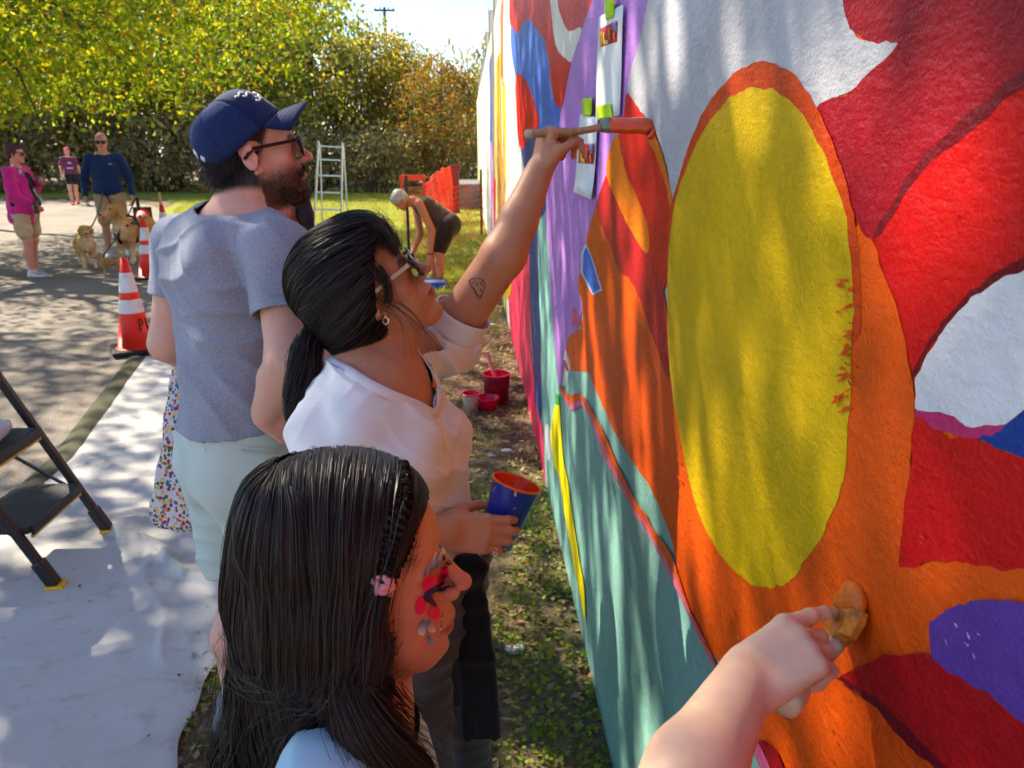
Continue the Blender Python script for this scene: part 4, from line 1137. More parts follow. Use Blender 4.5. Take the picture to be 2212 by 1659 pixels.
t = NT('dark_lens'); t.set(base=(.012, .012, .014), rough=.06, spec=.7); LENS = t.m
BLACKP = simple('black_plastic', (.008, .008, .009), .25)
glasses(wroot, wA, wo, wsc, BLACKP, simple('ivory_plastic', srgb(196, 182, 160), .3, .05), LENS, lens=(.027, .024))
# earring and ring
t = NT('bright_metal'); t.set(base=(.82, .74, .58), rough=.15, metal=1.0); GOLD = t.m
er = wo + wA @ np.array((.004, -.082, -.030))*wsc
mb = MB(); mb.lathe([(0, -.004), (.004, -.002), (.004, .002), (0, .004)], er, 10); mb.tube([er + (math.cos(a)*.006*_Rt + math.sin(a)*.006*np.array((0, 0, 1.)) - np.array((0, 0, .007))) for a in np.linspace(0, 6.28, 14)], .0014, 5, cap=False)
mb.build('earring', GOLD, wroot, smooth=True)
rp = on_skin(S, 1068, 1192, 1.38, .0)
mb = MB()
for k in range(9):
    a = k*2*math.pi/8; c_ = rp if k == 8 else rp + (_Rt*math.cos(a) + _U*math.sin(a))*.0055
    mb.lathe([(0, -.002), (.0022 if k < 8 else .004, 0), (0, .002)], c_, 8)
mb.build('finger_ring', GOLD, wroot, smooth=True)
WOMAN_S, WOMAN_SH = S, SH
rebase(wroot)
# ------------------------------------------------------------------ the man in the blue cap
M_SKIN = srgb(224, 172, 150)
mo, mH, msc = at(549, 340, 1.70), face_frame(15, 10, 0), .97
mA = rotm(0, 0, R(40))
m_neck = at(528, 452, 1.715)
m_shL, m_shR = at(392, 530, 1.92), at(606, 548, 1.61)
m_elL, m_wrL = at(362, 742, 1.95), at(425, 775, 2.08)
m_elR, m_wrR = at(624, 776, 1.57), at(574, 888, 1.665)
m_C, m_B, m_H = at(497, 640, 1.77), at(500, 820, 1.80), at(516, 955, 1.84)
mroot = empty('person', (m_H[0], m_H[1], 0)); tag(mroot, 'bearded man in a blue cap and sunglasses, grey shirt and mint shorts, seen from behind', 'person')
S = Solid().frame(mH, mo, msc); head_prims(S, jaw=1.05, nose=1.12, lips=.9)
S.frame()
S.cap(mo + mH @ (-.025, 0, -.03), m_neck, .056, .062, .03); S.cap(mo + mH @ (.02, 0, -.08), m_neck + mA @ (.05, 0, -.02), .035, .04, .03)
S.cap(m_neck + (0, 0, -.02), m_shR, .055, .05, .04); S.cap(m_neck + (0, 0, -.02), m_shL, .055, .05, .04)
S.frame(mA, m_C).ell((0, 0, .02), (.10, .16, .17), .05).frame()
def arm(a, b, c, r):
    S.cap(a, b, r[0], r[1], .02); d = b*.62 + c*.38; S.cap(b, d, r[1], r[2], .02); S.cap(d, c, r[2], r[3], .015)
arm(m_shL, m_elL, m_wrL, (.056, .044, .043, .030)); arm(m_shR, m_elR, m_wrR, (.056, .045, .044, .031))
xh = mA @ (.70, 0, 0) + np.array((0, 0, -.72)); xh /= np.linalg.norm(xh)
zh = mA @ (0, -1, 0); zh = zh - xh*(zh @ xh); zh /= np.linalg.norm(zh)
hand_prims(S, np.stack([xh, np.cross(zh, xh), zh], 1), m_wrR, 1.0, [(20, 30, 20), (20, 30, 20), (20, 32, 20), (20, 35, 20)], [(.008, .026, -.006), (-.010, .045, -.004), (-.036, .060, .0), (-.060, .068, .006)], 1)
xh = at(440, 800, 2.10) - m_wrL; xh /= np.linalg.norm(xh); zh = -_Rt*.8 - _F*.3; zh -= xh*(zh @ xh); zh /= np.linalg.norm(zh)
hand_prims(S, np.stack([xh, np.cross(zh, xh), zh], 1), m_wrL, 1.0, [(60, 80, 40)]*4, [(.01, -.028, -.01), (.04, -.045, -.03), (.06, -.03, -.05), (.07, -.01, -.055)], -1)
# legs
m_ft = [np.array((m_H[0] - .13, m_H[1] + .15, .09)), np.array((m_H[0] + .10, m_H[1] - .02, .09))]
for s, ft in zip((1, -1), m_ft):
    hp = m_H + mA @ (0, s*.09, -.08); kn = hp*.5 + ft*.5 + mA @ (.025, 0, 0)
    S.cap(hp, kn, .085, .056, .03); S.cap(kn, kn*.6+ft*.4 + mA @ (-.02, 0, 0), .054, .058, .03); S.cap(kn*.6+ft*.4 + mA @ (-.02, 0, 0), ft, .056, .038, .03)
V, F = S.mesh(.0036)
mN = normals_of(V, F); L = head_local(V, mH, mo, msc)
C = np.tile(np.array(M_SKIN), (len(V), 1)); hm = np.linalg.norm(L - (.02, 0, 0), axis=1) < .17
C[hm] = paint_head(L[hm], M_SKIN, srgb(196, 110, 104), srgb(52, 34, 28), .5)
x_, y_, z_ = L.T
bw = sstep(-.012, -.055, z_ - .35*np.clip(x_ - .055, 0, 1)*0 + .2*np.clip(.05 - x_, -.02, .05)) * (x_ > -.002) * hm * sstep(-.135, -.10, z_)
bw *= 1 - np.exp(-(((z_ + .0575)/.009)**4)) * (np.abs(y_) < .024) * (x_ > .088)
bw *= 1 - np.exp(-(((x_ - .104)/.02)**2 + (y_/.02)**2 + ((z_ + .022)/.014)**2))
bw = np.maximum(bw, np.exp(-((z_ + .043)/.006)**2) * (x_ > .085) * (np.abs(y_) < .03) * hm)
hb = srgb(40, 26, 22)
C = C*(1 - .75*bw[:, None]) + np.array(hb)*.75*bw[:, None]
hw = hm * (x_ < .045) * sstep(-.075, -.055, z_ + .15*np.clip(x_, -.05, .05)) * (1 - ((np.abs(y_) > .07) & (np.hypot(x_ + .006, z_) < .036))) * sstep(.008, -.012, x_ - .55*np.clip(z_ - .01, -.03, .08) - .02)
C = C*(1 - hw[:, None]) + np.array(srgb(26, 18, 16))*hw[:, None]
body_obj('body', V, F, SKIN, mroot, C)
BEARD = hair_mat('beard_hair', srgb(34, 22, 18), srgb(128, 90, 70), .5)
BS = Solid().frame(mH, mo, msc)
for s in (-1, 1): BS.cap((.016, s*.054, -.050), (.052, s*.040, -.092), .009, .012, .02); BS.cap((.052, s*.040, -.088), (.072, 0, -.100), .012, .017, .02); BS.cap((.101, s*.004, -.0435), (.088, s*.026, -.055), .0055, .006, .006)
BS.ell((.083, 0, -.098), (.015, .021, .016), .015)
BS.frame(); Vb, Fb = BS.mesh(.0035, disp=lambda P: .0022*vnoise(P, 160, 3) + .002*vnoise(P, 70, 4))
bd = body_obj('beard', Vb, Fb, simple('beard_under', srgb(52, 36, 30), .8, .3, 200), mroot)
dn = mH @ np.array((.35, 0, -.9))
fuzz('beard_strands', V, mN, np.where(bw > .2, bw, 0), 3800, .011, dn, BEARD, bd, .0009, 4, .3, .6)
fuzz('beard_strands', Vb, normals_of(Vb, Fb), np.ones(len(Vb)), 5200, .006, dn, BEARD, bd, .001, 4, .35, .7)
MH = hair_mat('short_dark_hair', srgb(16, 11, 10), srgb(58, 40, 34), .45)
hr = MB()
HS2 = Solid().frame(mH, mo, msc); HS2.ell((-.042, 0, .012), (.064, .073, .062), .01); HS2.ell((-.060, 0, -.032), (.040, .052, .036), .02); HS2.ell((-.085, 0, -.004), (.032, .05, .022), .015); HS2.frame()
Vq, Fq = HS2.mesh(.004, disp=lambda P: .0018*vnoise(P, 120, 3)); mh = body_obj('hair', Vq, Fq, simple('short_hair_under', srgb(20, 14, 12), .7, .3, 200), mroot)
fuzz('hair_strands', Vq, normals_of(Vq, Fq), np.ones(len(Vq)), 5200, .02, mH @ np.array((-.35, 0, -.8)), MH, mh, .001, 5, .22, .32)
fuzz('hair_strands', V, mN, np.where(hw > .3, hw, 0), 3000, .012, mH @ np.array((-.25, 0, -.8)), MH, mh, .0009, 4, .25, .35)
# cap
NAVY_T = cloth_mat('navy_twill', srgb(22, 42, 88), .85, 1400, .08)
t = NT('navy_mesh'); v = t.coord(); ck = t.n('TexVoronoi'); ck.inputs['Scale'].default_value = 520; t.l(v, ck.inputs['Vector'])
t.set(base=t.ramp(ck.outputs['Distance'], [(.2, srgb(16, 30, 64)), (.55, srgb(34, 58, 110))]), rough=.8, spec=.2); t.bump(ck.outputs['Distance'], .5, .002); NAVY_M = t.m
ta = R(31); e1, e2, e3 = np.array((math.cos(ta), 0, math.sin(ta))), np.array((0, 1., 0)), np.array((-math.sin(ta), 0, math.cos(ta)))
c0 = np.array((-.009, 0, .033))
G = lambda p: mo + mH @ (np.asarray(p)*.96)
def crown(ph, t_):
    Rr = math.cos(t_*math.pi/2)**.62; hh = .104*math.sin(t_*math.pi/2)**.95
    fr = max(0, math.cos(ph)); hh *= 1 + .10*fr*t_*(1-t_)*2
    return c0 + e1*(math.cos(ph)*Rr*.104) + e2*(math.sin(ph)*Rr*.084) + e3*hh + e1*(-.010*t_)
cap_o = bpy.data.objects.new('cap', None)
def crown_part(name, p0, p1, mat, n=18, m=14, t0=0.0, par=None, off=0.0):
    Vc, Fc_ = [], []
    for i in range(n+1):
        for j in range(m+1):
            q = crown(p0 + (p1-p0)*i/n, t0 + (1-t0)*j/m); q = q + (q - c0)/np.linalg.norm(q - c0)*off
            Vc.append(G(q))
    for i in range(n):
        for j in range(m): a = i*(m+1)+j; Fc_.append((a, a+m+1, a+m+2, a+1))
    o = obj(name, mesh_np(name, Vc, [np.array(Fc_)], mat), par)
    k = o.modifiers.new('s', 'SOLIDIFY'); k.thickness = .0022; k.offset = 1
    return o
capo = crown_part('cap', R(62), R(298), NAVY_M, 36, 16, 0, mroot)
crown_part('front_panel', R(-62), R(62), NAVY_T, 24, 16, 0, capo, .0006)
mb = MB()
for a in (62, -62, 118, -118, 180, 0):
    mb.tube([G(crown(R(a), q) + (crown(R(a), q)-c0)*.022) for q in np.linspace(0, .97, 14)], .0012, 5)
mb.tube([G(crown(R(a), .06) + (crown(R(a), .06) - c0)*.018) for a in range(62, 300, 6)], .001, 5)
mb.lathe([(.001, .004), (.007, .002), (.008, -.002)], G(crown(0, 1) + e3*.001), 10, mH)
mb.build('seam', NAVY_T, capo, smooth=True)
Vc, Fc_ = [], []
nb_, mb_ = 20, 7; eb = np.array((math.cos(R(9)), 0, math.sin(R(9))))
for i in range(nb_+1):
    u = -1 + 2*i/nb_; ph = R(60)*u; bse = crown(ph, 0)
    for j in range(mb_+1):
        w_ = j/mb_
        d = eb*(.070*(1-.42*u*u)) + e2*(.010*u)
        Vc.append(G(bse + d*w_ + e3*(.006*w_ - .030*abs(u)**2.2*w_**.8 - .004*w_*w_)))
for i in range(nb_):
    for j in range(mb_): a = i*(mb_+1)+j; Fc_.append((a, a+mb_+1, a+mb_+2, a+1))
br = obj('brim', mesh_np('brim', Vc, [np.array(Fc_)], NAVY_T), capo)
k = br.modifiers.new('s', 'SOLIDIFY'); k.thickness = .005; k.offset = 0
mb = MB()
for w_ in (.18, .36, .54, .72, .9):
    mb.tube([Vc[i*(mb_+1)+0]*(1-w_) + Vc[i*(mb_+1)+mb_]*w_ + mH @ (e3*.0030) for i in range(nb_+1)], .0008, 4)
mb.build('brim_stitching', NAVY_M, capo)
WTH = simple('white_thread', (.75, .77, .8), .6)
mb = MB()   # embroidered mark on the front panel, white patch at the back
for (a0, t_, w_) in ((-16, .30, .010), (-6, .36, .008), (6, .33, .009), (-30, .42, .007), (-38, .5, .006), (-24, .26, .006)):
    mb.tube([G(crown(R(a0 + k*5), t_ + .02*math.sin(k*2.1)) + (crown(R(a0), t_) - c0)*.03) for k in range(-2, 3)], .0026, 5)
mb.build('embroidery', WTH, capo, smooth=True)
mb = MB()
for pts in ([(196, .25), (204, .33), (200, .40), (192, .36)], [(208, .16), (214, .2), (210, .26), (204, .22)]):
    mb.poly([G(crown(R(a), q) + (crown(R(a), q)-c0)*.035) for a, q in pts])
mb.build('back_print', WTH, capo, solid=.001)
glasses(mroot, mH, mo, msc, BLACKP, BLACKP, LENS, lens=(.027, .020))
# heather grey t-shirt
SH = Solid().frame(mA, m_C)
SH.ell((0, 0, .03), (.118, .178, .185), .05); SH.ell((-.045, -.075, .06), (.07, .08, .10), .05); SH.ell((-.045, .075, .06), (.07, .08, .10), .05)
SH.frame(mA, m_B).ell((0, 0, 0), (.112, .155, .17), .07).frame(mA, m_H).ell((-.005, 0, .02), (.125, .168, .10), .06).frame()
SH.cap(m_neck + (0, 0, -.035), m_shR, .064, .066, .04); SH.cap(m_neck + (0, 0, -.035), m_shL, .064, .066, .04)
eR, eL = m_shR*.42 + m_elR*.58, m_shL*.48 + m_elL*.52
SH.cap(m_shR, eR, .068, .066, .03); SH.cap(m_shL, eL, .068, .062, .03)
Vs, Fs_ = SH.mesh(.0045, disp=folds([((.4, 1, .9), 46, .8), ((1, 0, .55), 40, 1.0), ((0, 1, -.9), 52, .8)], .010, 13))
gone = neck_cut(m_neck, mA, [(.075*math.cos(a), .075*math.sin(a), -.018 - .045*max(0, math.cos(a)) + .012*(math.cos(a) < 0)) for a in np.linspace(-3.1, 3.1, 13)], .105)
def keepM(P):
    dR = (m_elR-m_shR)/np.linalg.norm(m_elR-m_shR); dL = (m_elL-m_shL)/np.linalg.norm(m_elL-m_shL)
    cR = ((P-eR)@dR > .001) & (np.linalg.norm(np.cross(P-m_shR, dR), axis=1) < .085); cL = ((P-eL)@dL > .001) & (np.linalg.norm(np.cross(P-m_shL, dL), axis=1) < .08)
    far_arm = (P - m_C) @ (mA @ (0, 1, 0))
    hem = m_H[2] + .06 + .012*np.sin((P @ (mA @ (0, 1, 0)))*14)
    return ~gone(P) & ~(cR & (far_arm < -.12)) & ~(cL & (far_arm > .12)) & (P[:, 2] > hem)
Vs, Fc = tidy(Vs, cut_faces(Vs, Fs_, keepM))
HEATH = cloth_mat('heather_grey_cotton', srgb(112, 118, 136), .9, 700, .12, srgb(170, 176, 190), .2, 620)
sh = body_obj('shirt', Vs, Fc, HEATH, mroot)
m = sh.modifiers.new('s', 'SOLIDIFY'); m.thickness = .003; m.offset = -1
mb = MB()
def cuff(e, a, b, r): 
    d = (b-a)/np.linalg.norm(b-a); u = np.cross(d, (0, 0, 1.)); u /= np.linalg.norm(u); w = np.cross(d, u)
    for q in (0, -.022): mb.tube([e + d*q + (u*math.cos(k)+w*math.sin(k))*r for k in np.linspace(0, 2*math.pi, 26)], .0016, 5, cap=False)
cuff(eR, m_shR, m_elR, .0675)
mb.build('sleeve_seam', HEATH, sh, smooth=True)
# mint shorts
MINT = cloth_mat('mint_cotton', srgb(190, 206, 196), .85, 900, .06)
P = Solid().frame(mA, m_H).ell((-.005, 0, -.02), (.122, .165, .12), .05).ell((-.003, 0, .06), (.110, .152, .08), .04).ell((-.045, -.06, -.06), (.085, .09, .09), .05).ell((-.045, .06, -.06), (.085, .09, .09), .05).frame()
kz = .61
for s, ft in zip((1, -1), m_ft):
    hp = m_H + mA @ (0, s*.09, -.08); kn = hp*.5 + ft*.5 + mA @ (.025, 0, 0); tt = (hp[2]-kz)/(hp[2]-kn[2]); P.cap(hp, hp*(1-tt) + kn*tt, .104, .100, .04)
Vp, Fp = P.mesh(.006, disp=folds([((0, .2, 1), 46, 1), ((1, .6, .8), 40, 1.0)], .009, 29))
Vp, Fp = tidy(Vp, cut_faces(Vp, Fp, lambda q: (q[:, 2] > kz - .05) & (q[:, 2] < m_H[2] + .10)))
so = body_obj('shorts', Vp, Fp, MINT, mroot); m = so.modifiers.new('s', 'SOLIDIFY'); m.thickness = .003; m.offset = -1
pk = on_many(P, [(520, 974), (548, 978), (580, 980), (606, 980)], 1.8, .003); mb = MB(); mb.tube(spline(pk, 4), .0022, 5); mb.tube(pk + np.array((0, 0, .012)), .0016, 5)
lp = on_many(P, [(430, 935), (440, 950), (444, 975)], 1.9, .003); mb.tube(spline(lp, 4), .002, 5)
mb.build('pocket_welt', MINT, so, smooth=True)
SHOEG = simple('grey_shoe', srgb(120, 120, 124), .7)
for ft in m_ft:
    Q = Solid().frame(mA, (ft[0], ft[1], 0)); Q.ell((.06, 0, .035), (.14, .05, .05), .01); Q.cap((-.02, 0, .05), (-.01, 0, .10), .052, .05, .02); Q.box((.04, 0, -.03), (.3, .2, .03), .001, .003, 's')
    Vq, Fq = Q.mesh(.007); body_obj('shoe', Vq, Fq, SHOEG, mroot)
rebase(mroot)
# ------------------------------------------------------------------ the girl with the painted face
G_SKIN = srgb(206, 146, 114)
go, gA, gsc = at(760, 1256, .745), face_frame(6, 2, 0), .92
gT = rotm(0, 0, R(8))
g_neck = go + np.array((-.012, -.004, -.122))
g_shR, g_shL = g_neck + gT @ (-.012, -.122, -.022), g_neck + gT @ (-.012, .122, -.022)
groot = empty('person', (g_neck[0], g_neck[1], 0)); tag(groot, 'girl with long dark hair, a small braid and painted butterfly face in the foreground', 'person')
HD = Solid().frame(gA, go, gsc); head_prims(HD, fem=1, jaw=.98, nose=.92, child=1, lips=1.05, tip=.004, ears=False)
HD.frame()
S = Solid(); S.p = list(HD.p)
S.cap(go + gA @ (-.02, 0, -.04), g_neck, .043, .046, .03); S.cap(go + gA @ (.025, 0, -.07), g_neck + gT @ (.03, 0, -.01), .025, .03, .03)
S.cap(g_neck + (0, 0, -.015), g_shR, .042, .04, .03); S.cap(g_neck + (0, 0, -.015), g_shL, .042, .04, .03)
S.ell(g_neck + (0, 0, -.15), (.08, .12, .14), .05)
g_el = [g_shR + gT @ (-.04, -.03, -.24), g_shL + gT @ (-.02, .05, -.24)]; g_wr = [g_el[0] + gT @ (.10, .04, -.17), g_el[1] + gT @ (.10, -.03, -.17)]
for sd, sh_, el, wr in ((1, g_shR, g_el[0], g_wr[0]), (-1, g_shL, g_el[1], g_wr[1])):
    S.cap(sh_, el, .038, .032, .02); S.cap(el, wr, .032, .022, .02)
    xh = wr - el; xh /= np.linalg.norm(xh); zh = gT @ (0, -sd, 0.); zh -= xh*(zh @ xh); zh /= np.linalg.norm(zh)
    hand_prims(S, np.stack([xh, np.cross(zh, xh), zh], 1), wr, .78, [(18, 25, 18)]*4, [(.012, .026*sd, -.008), (.04, .044*sd, -.014), (.062, .05*sd, -.02), (.08, .052*sd, -.026)], sd)
g_hip = np.array((g_neck[0] - .01, g_neck[1], .68)); g_ft = [np.array((g_hip[0]-.01, g_hip[1]-.08, .07)), np.array((g_hip[0]+.03, g_hip[1]+.08, .07))]
for s, ft in zip((-1, 1), g_ft):
    hp = g_hip + gT @ (0, s*.065, 0); kn = hp*.5+ft*.5; S.cap(hp, kn, .065, .045, .03); S.cap(kn, ft, .044, .032, .03)
V, F = S.mesh(.0026)
L = head_local(V, gA, go, gsc); C = np.tile(np.array(G_SKIN), (len(V), 1)); hm = np.linalg.norm(L - (.02, 0, 0), axis=1) < .17
C[hm] = paint_head(L[hm], G_SKIN, srgb(184, 96, 84), srgb(60, 40, 34), .3)
gb = body_obj('body', V, F, SKIN, groot, C)
# face paint: patches lying on the skin
def skin_patch(name, poly, rgb, par, d0=.74, step=1.6, tip=None):
    P = spline(np.array(poly, float), 5, True); lo, hi = P.min(0), P.max(0)
    nx, ny = max(2, int((hi[0]-lo[0])/step)+1), max(2, int((hi[1]-lo[1])/step)+1)
    gx, gy = np.meshgrid(np.linspace(lo[0], hi[0], nx), np.linspace(lo[1], hi[1], ny), indexing='ij')
    def inside(x, y):
        r = np.zeros(x.shape, bool); j = len(P)-1
        for i in range(len(P)):
            c = (P[i, 1] > y) != (P[j, 1] > y); xi = (P[j, 0]-P[i, 0])*(y-P[i, 1])/(P[j, 1]-P[i, 1]+1e-9)+P[i, 0]; r ^= c & (x < xi); j = i
        return r
    cx, cy_ = (gx[:-1, :-1]+gx[1:, 1:])/2, (gy[:-1, :-1]+gy[1:, 1:])/2
    m = inside(cx, cy_); idx = np.arange(nx*ny).reshape(nx, ny)
    Fq = np.stack([idx[:-1, :-1][m], idx[:-1, 1:][m], idx[1:, 1:][m], idx[1:, :-1][m]], 1)
    if not len(Fq): return None
    pts = np.stack([gx.ravel(), gy.ravel()], 1); u, inv = np.unique(Fq.ravel(), return_inverse=True)
    W3 = on_many(HD, pts[u], d0, .0007 + .00012*len(par.children), 20)
    c = np.tile(np.array(srgb(*rgb)), (len(u), 1))
    if tip is not None:
        (x0, y0), (x1, y1), col2 = tip; d = np.array((x1-x0, y1-y0)); q = np.clip(((pts[u]-(x0, y0)) @ d)/(d @ d), 0, 1)[:, None]; c = c*(1-q) + np.array(srgb(*col2))*q
    return obj(name, mesh_np(name, W3, [inv.reshape(Fq.shape)], FPAINT, True, c), par)
t = NT('face_paint'); a = t.n('Attribute', attribute_name='Col'); t.set(base=a.outputs[0], rough=.55, spec=.3); FPAINT = t.m
fp = gb
X = lambda x, y: ((900 + x*.36166)*.86705, (1250 + y*.36166)*.86705)
def XP(l): return [X(*p) for p in l]
PK, DP, BL, WH = (226, 28, 84), (62, 26, 92), (66, 128, 206), (226, 228, 238)
skin_patch('face_paint', XP([(535, 500), (560, 455), (590, 450), (602, 490), (580, 530), (545, 560), (520, 560), (525, 530)]), PK, fp)
skin_patch('face_paint', XP([(418, 560), (430, 520), (470, 500), (510, 510), (525, 545), (500, 585), (450, 615), (428, 620), (418, 590)]), PK, fp)
skin_patch('face_paint', XP([(375, 690), (395, 655), (430, 650), (450, 700), (440, 750), (410, 775), (378, 770), (370, 730)]), PK, fp)
skin_patch('face_paint', XP([(455, 745), (480, 710), (520, 715), (540, 750), (538, 790), (500, 815), (470, 800), (455, 775)]), PK, fp)
skin_patch('face_paint', XP([(425, 660), (440, 620), (480, 595), (530, 565), (565, 548), (575, 556), (540, 590), (505, 625), (490, 655), (510, 690), (520, 715), (500, 725), (470, 700), (445, 690)]), DP, fp)
skin_patch('face_paint', XP([(532, 300), (560, 250), (600, 190), (614, 195), (600, 250), (570, 300), (545, 322)]), BL, fp, tip=(X(540, 310), X(610, 195), WH))
skin_patch('face_paint', XP([(508, 430), (530, 375), (570, 315), (578, 325), (565, 380), (535, 435), (512, 460)]), BL, fp, tip=(X(520, 450), X(575, 318), WH))
skin_patch('face_paint', XP([(470, 440), (490, 390), (510, 345), (516, 352), (512, 400), (500, 460), (480, 468)]), BL, fp, tip=(X(485, 460), X(513, 345), WH))
skin_patch('face_paint', XP([(430, 500), (455, 455), (480, 425), (476, 445), (455, 490), (438, 512)]), BL, fp, tip=(X(435, 508), X(480, 428), (150, 170, 216)))
skin_patch('face_paint', XP([(428, 808), (440, 840), (442, 895), (425, 920), (400, 915), (390, 890), (405, 850)]), BL, fp, tip=(X(432, 830), X(412, 918), WH))
skin_patch('face_paint', XP([(458, 812), (485, 830), (505, 870), (508, 895), (480, 900), (456, 885), (454, 845)]), BL, fp, tip=(X(462, 825), X(490, 900), WH))
skin_patch('face_paint', XP([(457, 918), (475, 930), (494, 960), (485, 978), (465, 972), (455, 950)]), BL, fp, tip=(X(460, 925), X(480, 975), (140, 180, 226)))
gg = np.random.default_rng(2)
for k in range(24):
    x0, y0 = (gg.uniform(592, 636), gg.uniform(240, 380)) if k < 14 else (556 - (k-14)*1.6 + gg.uniform(-6, 6), 770 + (k-14)*18)
    w_ = gg.uniform(3, 6); skin_patch('face_paint', XP([(x0-w_, y0), (x0, y0-w_*1.4), (x0+w_, y0), (x0, y0+w_*1.4)]), (110, 40, 50) if k % 4 else (226, 214, 210), fp, step=1.0)
# lashes and lid line
LASH = simple('lash', (.01, .008, .008), .6)
lid = on_many(HD, XP([(500, 612), (530, 605), (560, 600), (585, 592), (605, 580)]), .74, .0012)
mb = MB(); mb.tube(spline(lid, 4), .0011, 5)
mb.build('eyelid_line', LASH, gb, smooth=True)
lsh = []
for k in range(16):
    q = k/15; a = lid[0]*(1-q) + lid[-1]*q; a = spline(lid, 8)[int(q*32)]
    d = gA @ np.array((.8, -.35, -.25 + .3*q)) * .011
    lsh.append([a + d*t_ + gA @ np.array((0, 0, 1.))*.003*t_*t_ for t_ in np.linspace(0, 1, 5)])
ribbons('lashes', np.array(lsh), .0011, LASH, gb, None, .3)
brw = on_many(HD, XP([(560, 470), (590, 440), (615, 420), (635, 400), (650, 385)]), .74, .001)
bl = []
for k in range(90):
    q = gg.uniform(0, 1); a = spline(brw, 8)[int(q*32)] + gg.normal(0, .0012, 3); bl.append([a + gA @ np.array((-.35, -.5, .6))*.006*t_ for t_ in np.linspace(0, 1, 3)])
ribbons('eyebrow', np.array(bl), .0008, LASH, gb, None, .3)
# long hair
GH = hair_mat('long_dark_hair', (.010, .0078, .0072), (.026, .0175, .0145), .45)
HS = Solid().frame(gA, go, gsc)
HS.ell((-.014, 0, .050), (.101, .087, .095), .01); HS.ell((.022, 0, .072), (.066, .073, .060), .02)
for s in (-1, 1): HS.ell((-.012, s*.056, -.015), (.050, .030, .070), .015)
HS.frame()
fall = [go + gA @ np.array((-.045, 0, .0))*gsc, at(688, 1330, .79), at(632, 1480, .81), at(592, 1640, .83), at(570, 1800, .86), at(560, 1960, .88)]
HS.chain(fall, [.072, .066, .060, .058, .050, .03], .018)
HS.chain([go + gA @ np.array((-.03, 0, -.01))*gsc, go + gA @ np.array((-.038, -.005, -.13)), go + gA @ np.array((-.055, -.01, -.25))], [.086, .070, .062], .018)
fallR = [go + gA @ np.array((-.024, -.070, -.02))*gsc, at(768, 1395, .70), at(752, 1480, .69), at(800, 1590, .675), at(880, 1680, .68), at(930, 1780, .70)]
HS.chain(fallR, [.028, .026, .026, .024, .022, .014], .015)
fallM = [go + gA @ np.array((-.035, -.035, -.02))*gsc, at(690, 1390, .75), at(640, 1530, .77), at(600, 1700, .79)]
HS.chain(fallM, [.064, .060, .050, .042], .018)
Vh, Fh = HS.mesh(.005)
Lh = head_local(Vh[Fh].mean(1), gA, go, gsc)
hline = np.interp(Lh[:, 2], [-.12, -.02, .09, .1], [.042, .018, .078, .2]); hf = (Lh[:, 0] > hline) & (np.linalg.norm(Lh, axis=1) < .17) & (Lh[:, 1] > -.125)
Fh = Fh[~hf]
ghair = body_obj('hair', Vh, Fh, HBASE, groot)
g = np.random.default_rng(31)
def gstrands(n, th_lo, th_hi, end_pts, seed_z=(.02, .13), sp=.022, npt=26, wave=.0035):
    """from the crown down over the hair mass to the tips"""
    th = g.uniform(th_lo, th_hi, n); rr = g.uniform(.0, 1, n)
    a0 = np.stack([np.cos(th)*.085*rr - .015, np.sin(th)*.07*rr, .125 - .02*rr], 1)
    a1 = np.stack([np.cos(th)*.100 - .015, np.sin(th)*.092, np.full(n, .03)], 1)
    p0 = go + (a0*gsc) @ gA.T; p1 = go + (a1*gsc) @ gA.T
    ends = np.array(end_pts); m_ = len(ends)
    off = g.normal(0, sp, (n, 1, 3)) * np.linspace(.5, 1.2, m_)[None, :, None]
    ctl = np.concatenate([p0[:, None], (p0*.5+p1*.5 + (p1-go)*.25)[:, None], p1[:, None], ends[None] + off], 1)
    k = ctl.shape[1]; tt = np.linspace(0, k-1, npt); out = np.zeros((n, npt, 3))
    for j, q in enumerate(tt):
        i = min(int(q), k-2); f = q - i
        c = [ctl[:, max(i-1, 0)], ctl[:, i], ctl[:, i+1], ctl[:, min(i+2, k-1)]]
        out[:, j] = .5*((2*c[1]) + (c[2]-c[0])*f + (2*c[0]-5*c[1]+4*c[2]-c[3])*f*f + (3*c[1]-c[0]-3*c[2]+c[3])*f**3)
    out = project(HS, out[:, :max(6, int(npt*.55))], 0, 3) if False else np.concatenate([project(HS, out[:, :int(npt*.62)], 0, 3), outside(HS, out[:, int(npt*.62):], .0, 2)], 1)
    c_ax = go[None, None] * np.array([1, 1, 0]) + out * np.array([0, 0, 1]); nr = out - c_ax; nr /= np.linalg.norm(nr, axis=2, keepdims=True)+1e-6
    u = np.linspace(0, 1, npt)[None, :, None]
    out = out + nr*(g.uniform(.0004, .005, (n, 1, 1))) + wave*u*np.sin(u*g.uniform(9, 16, (n, 1, 1)) + g.uniform(0, 6.3, (n, 1, 1)))*np.stack([np.ones(n), np.zeros(n), np.zeros(n)], 1)[:, None]*1.2
    return out
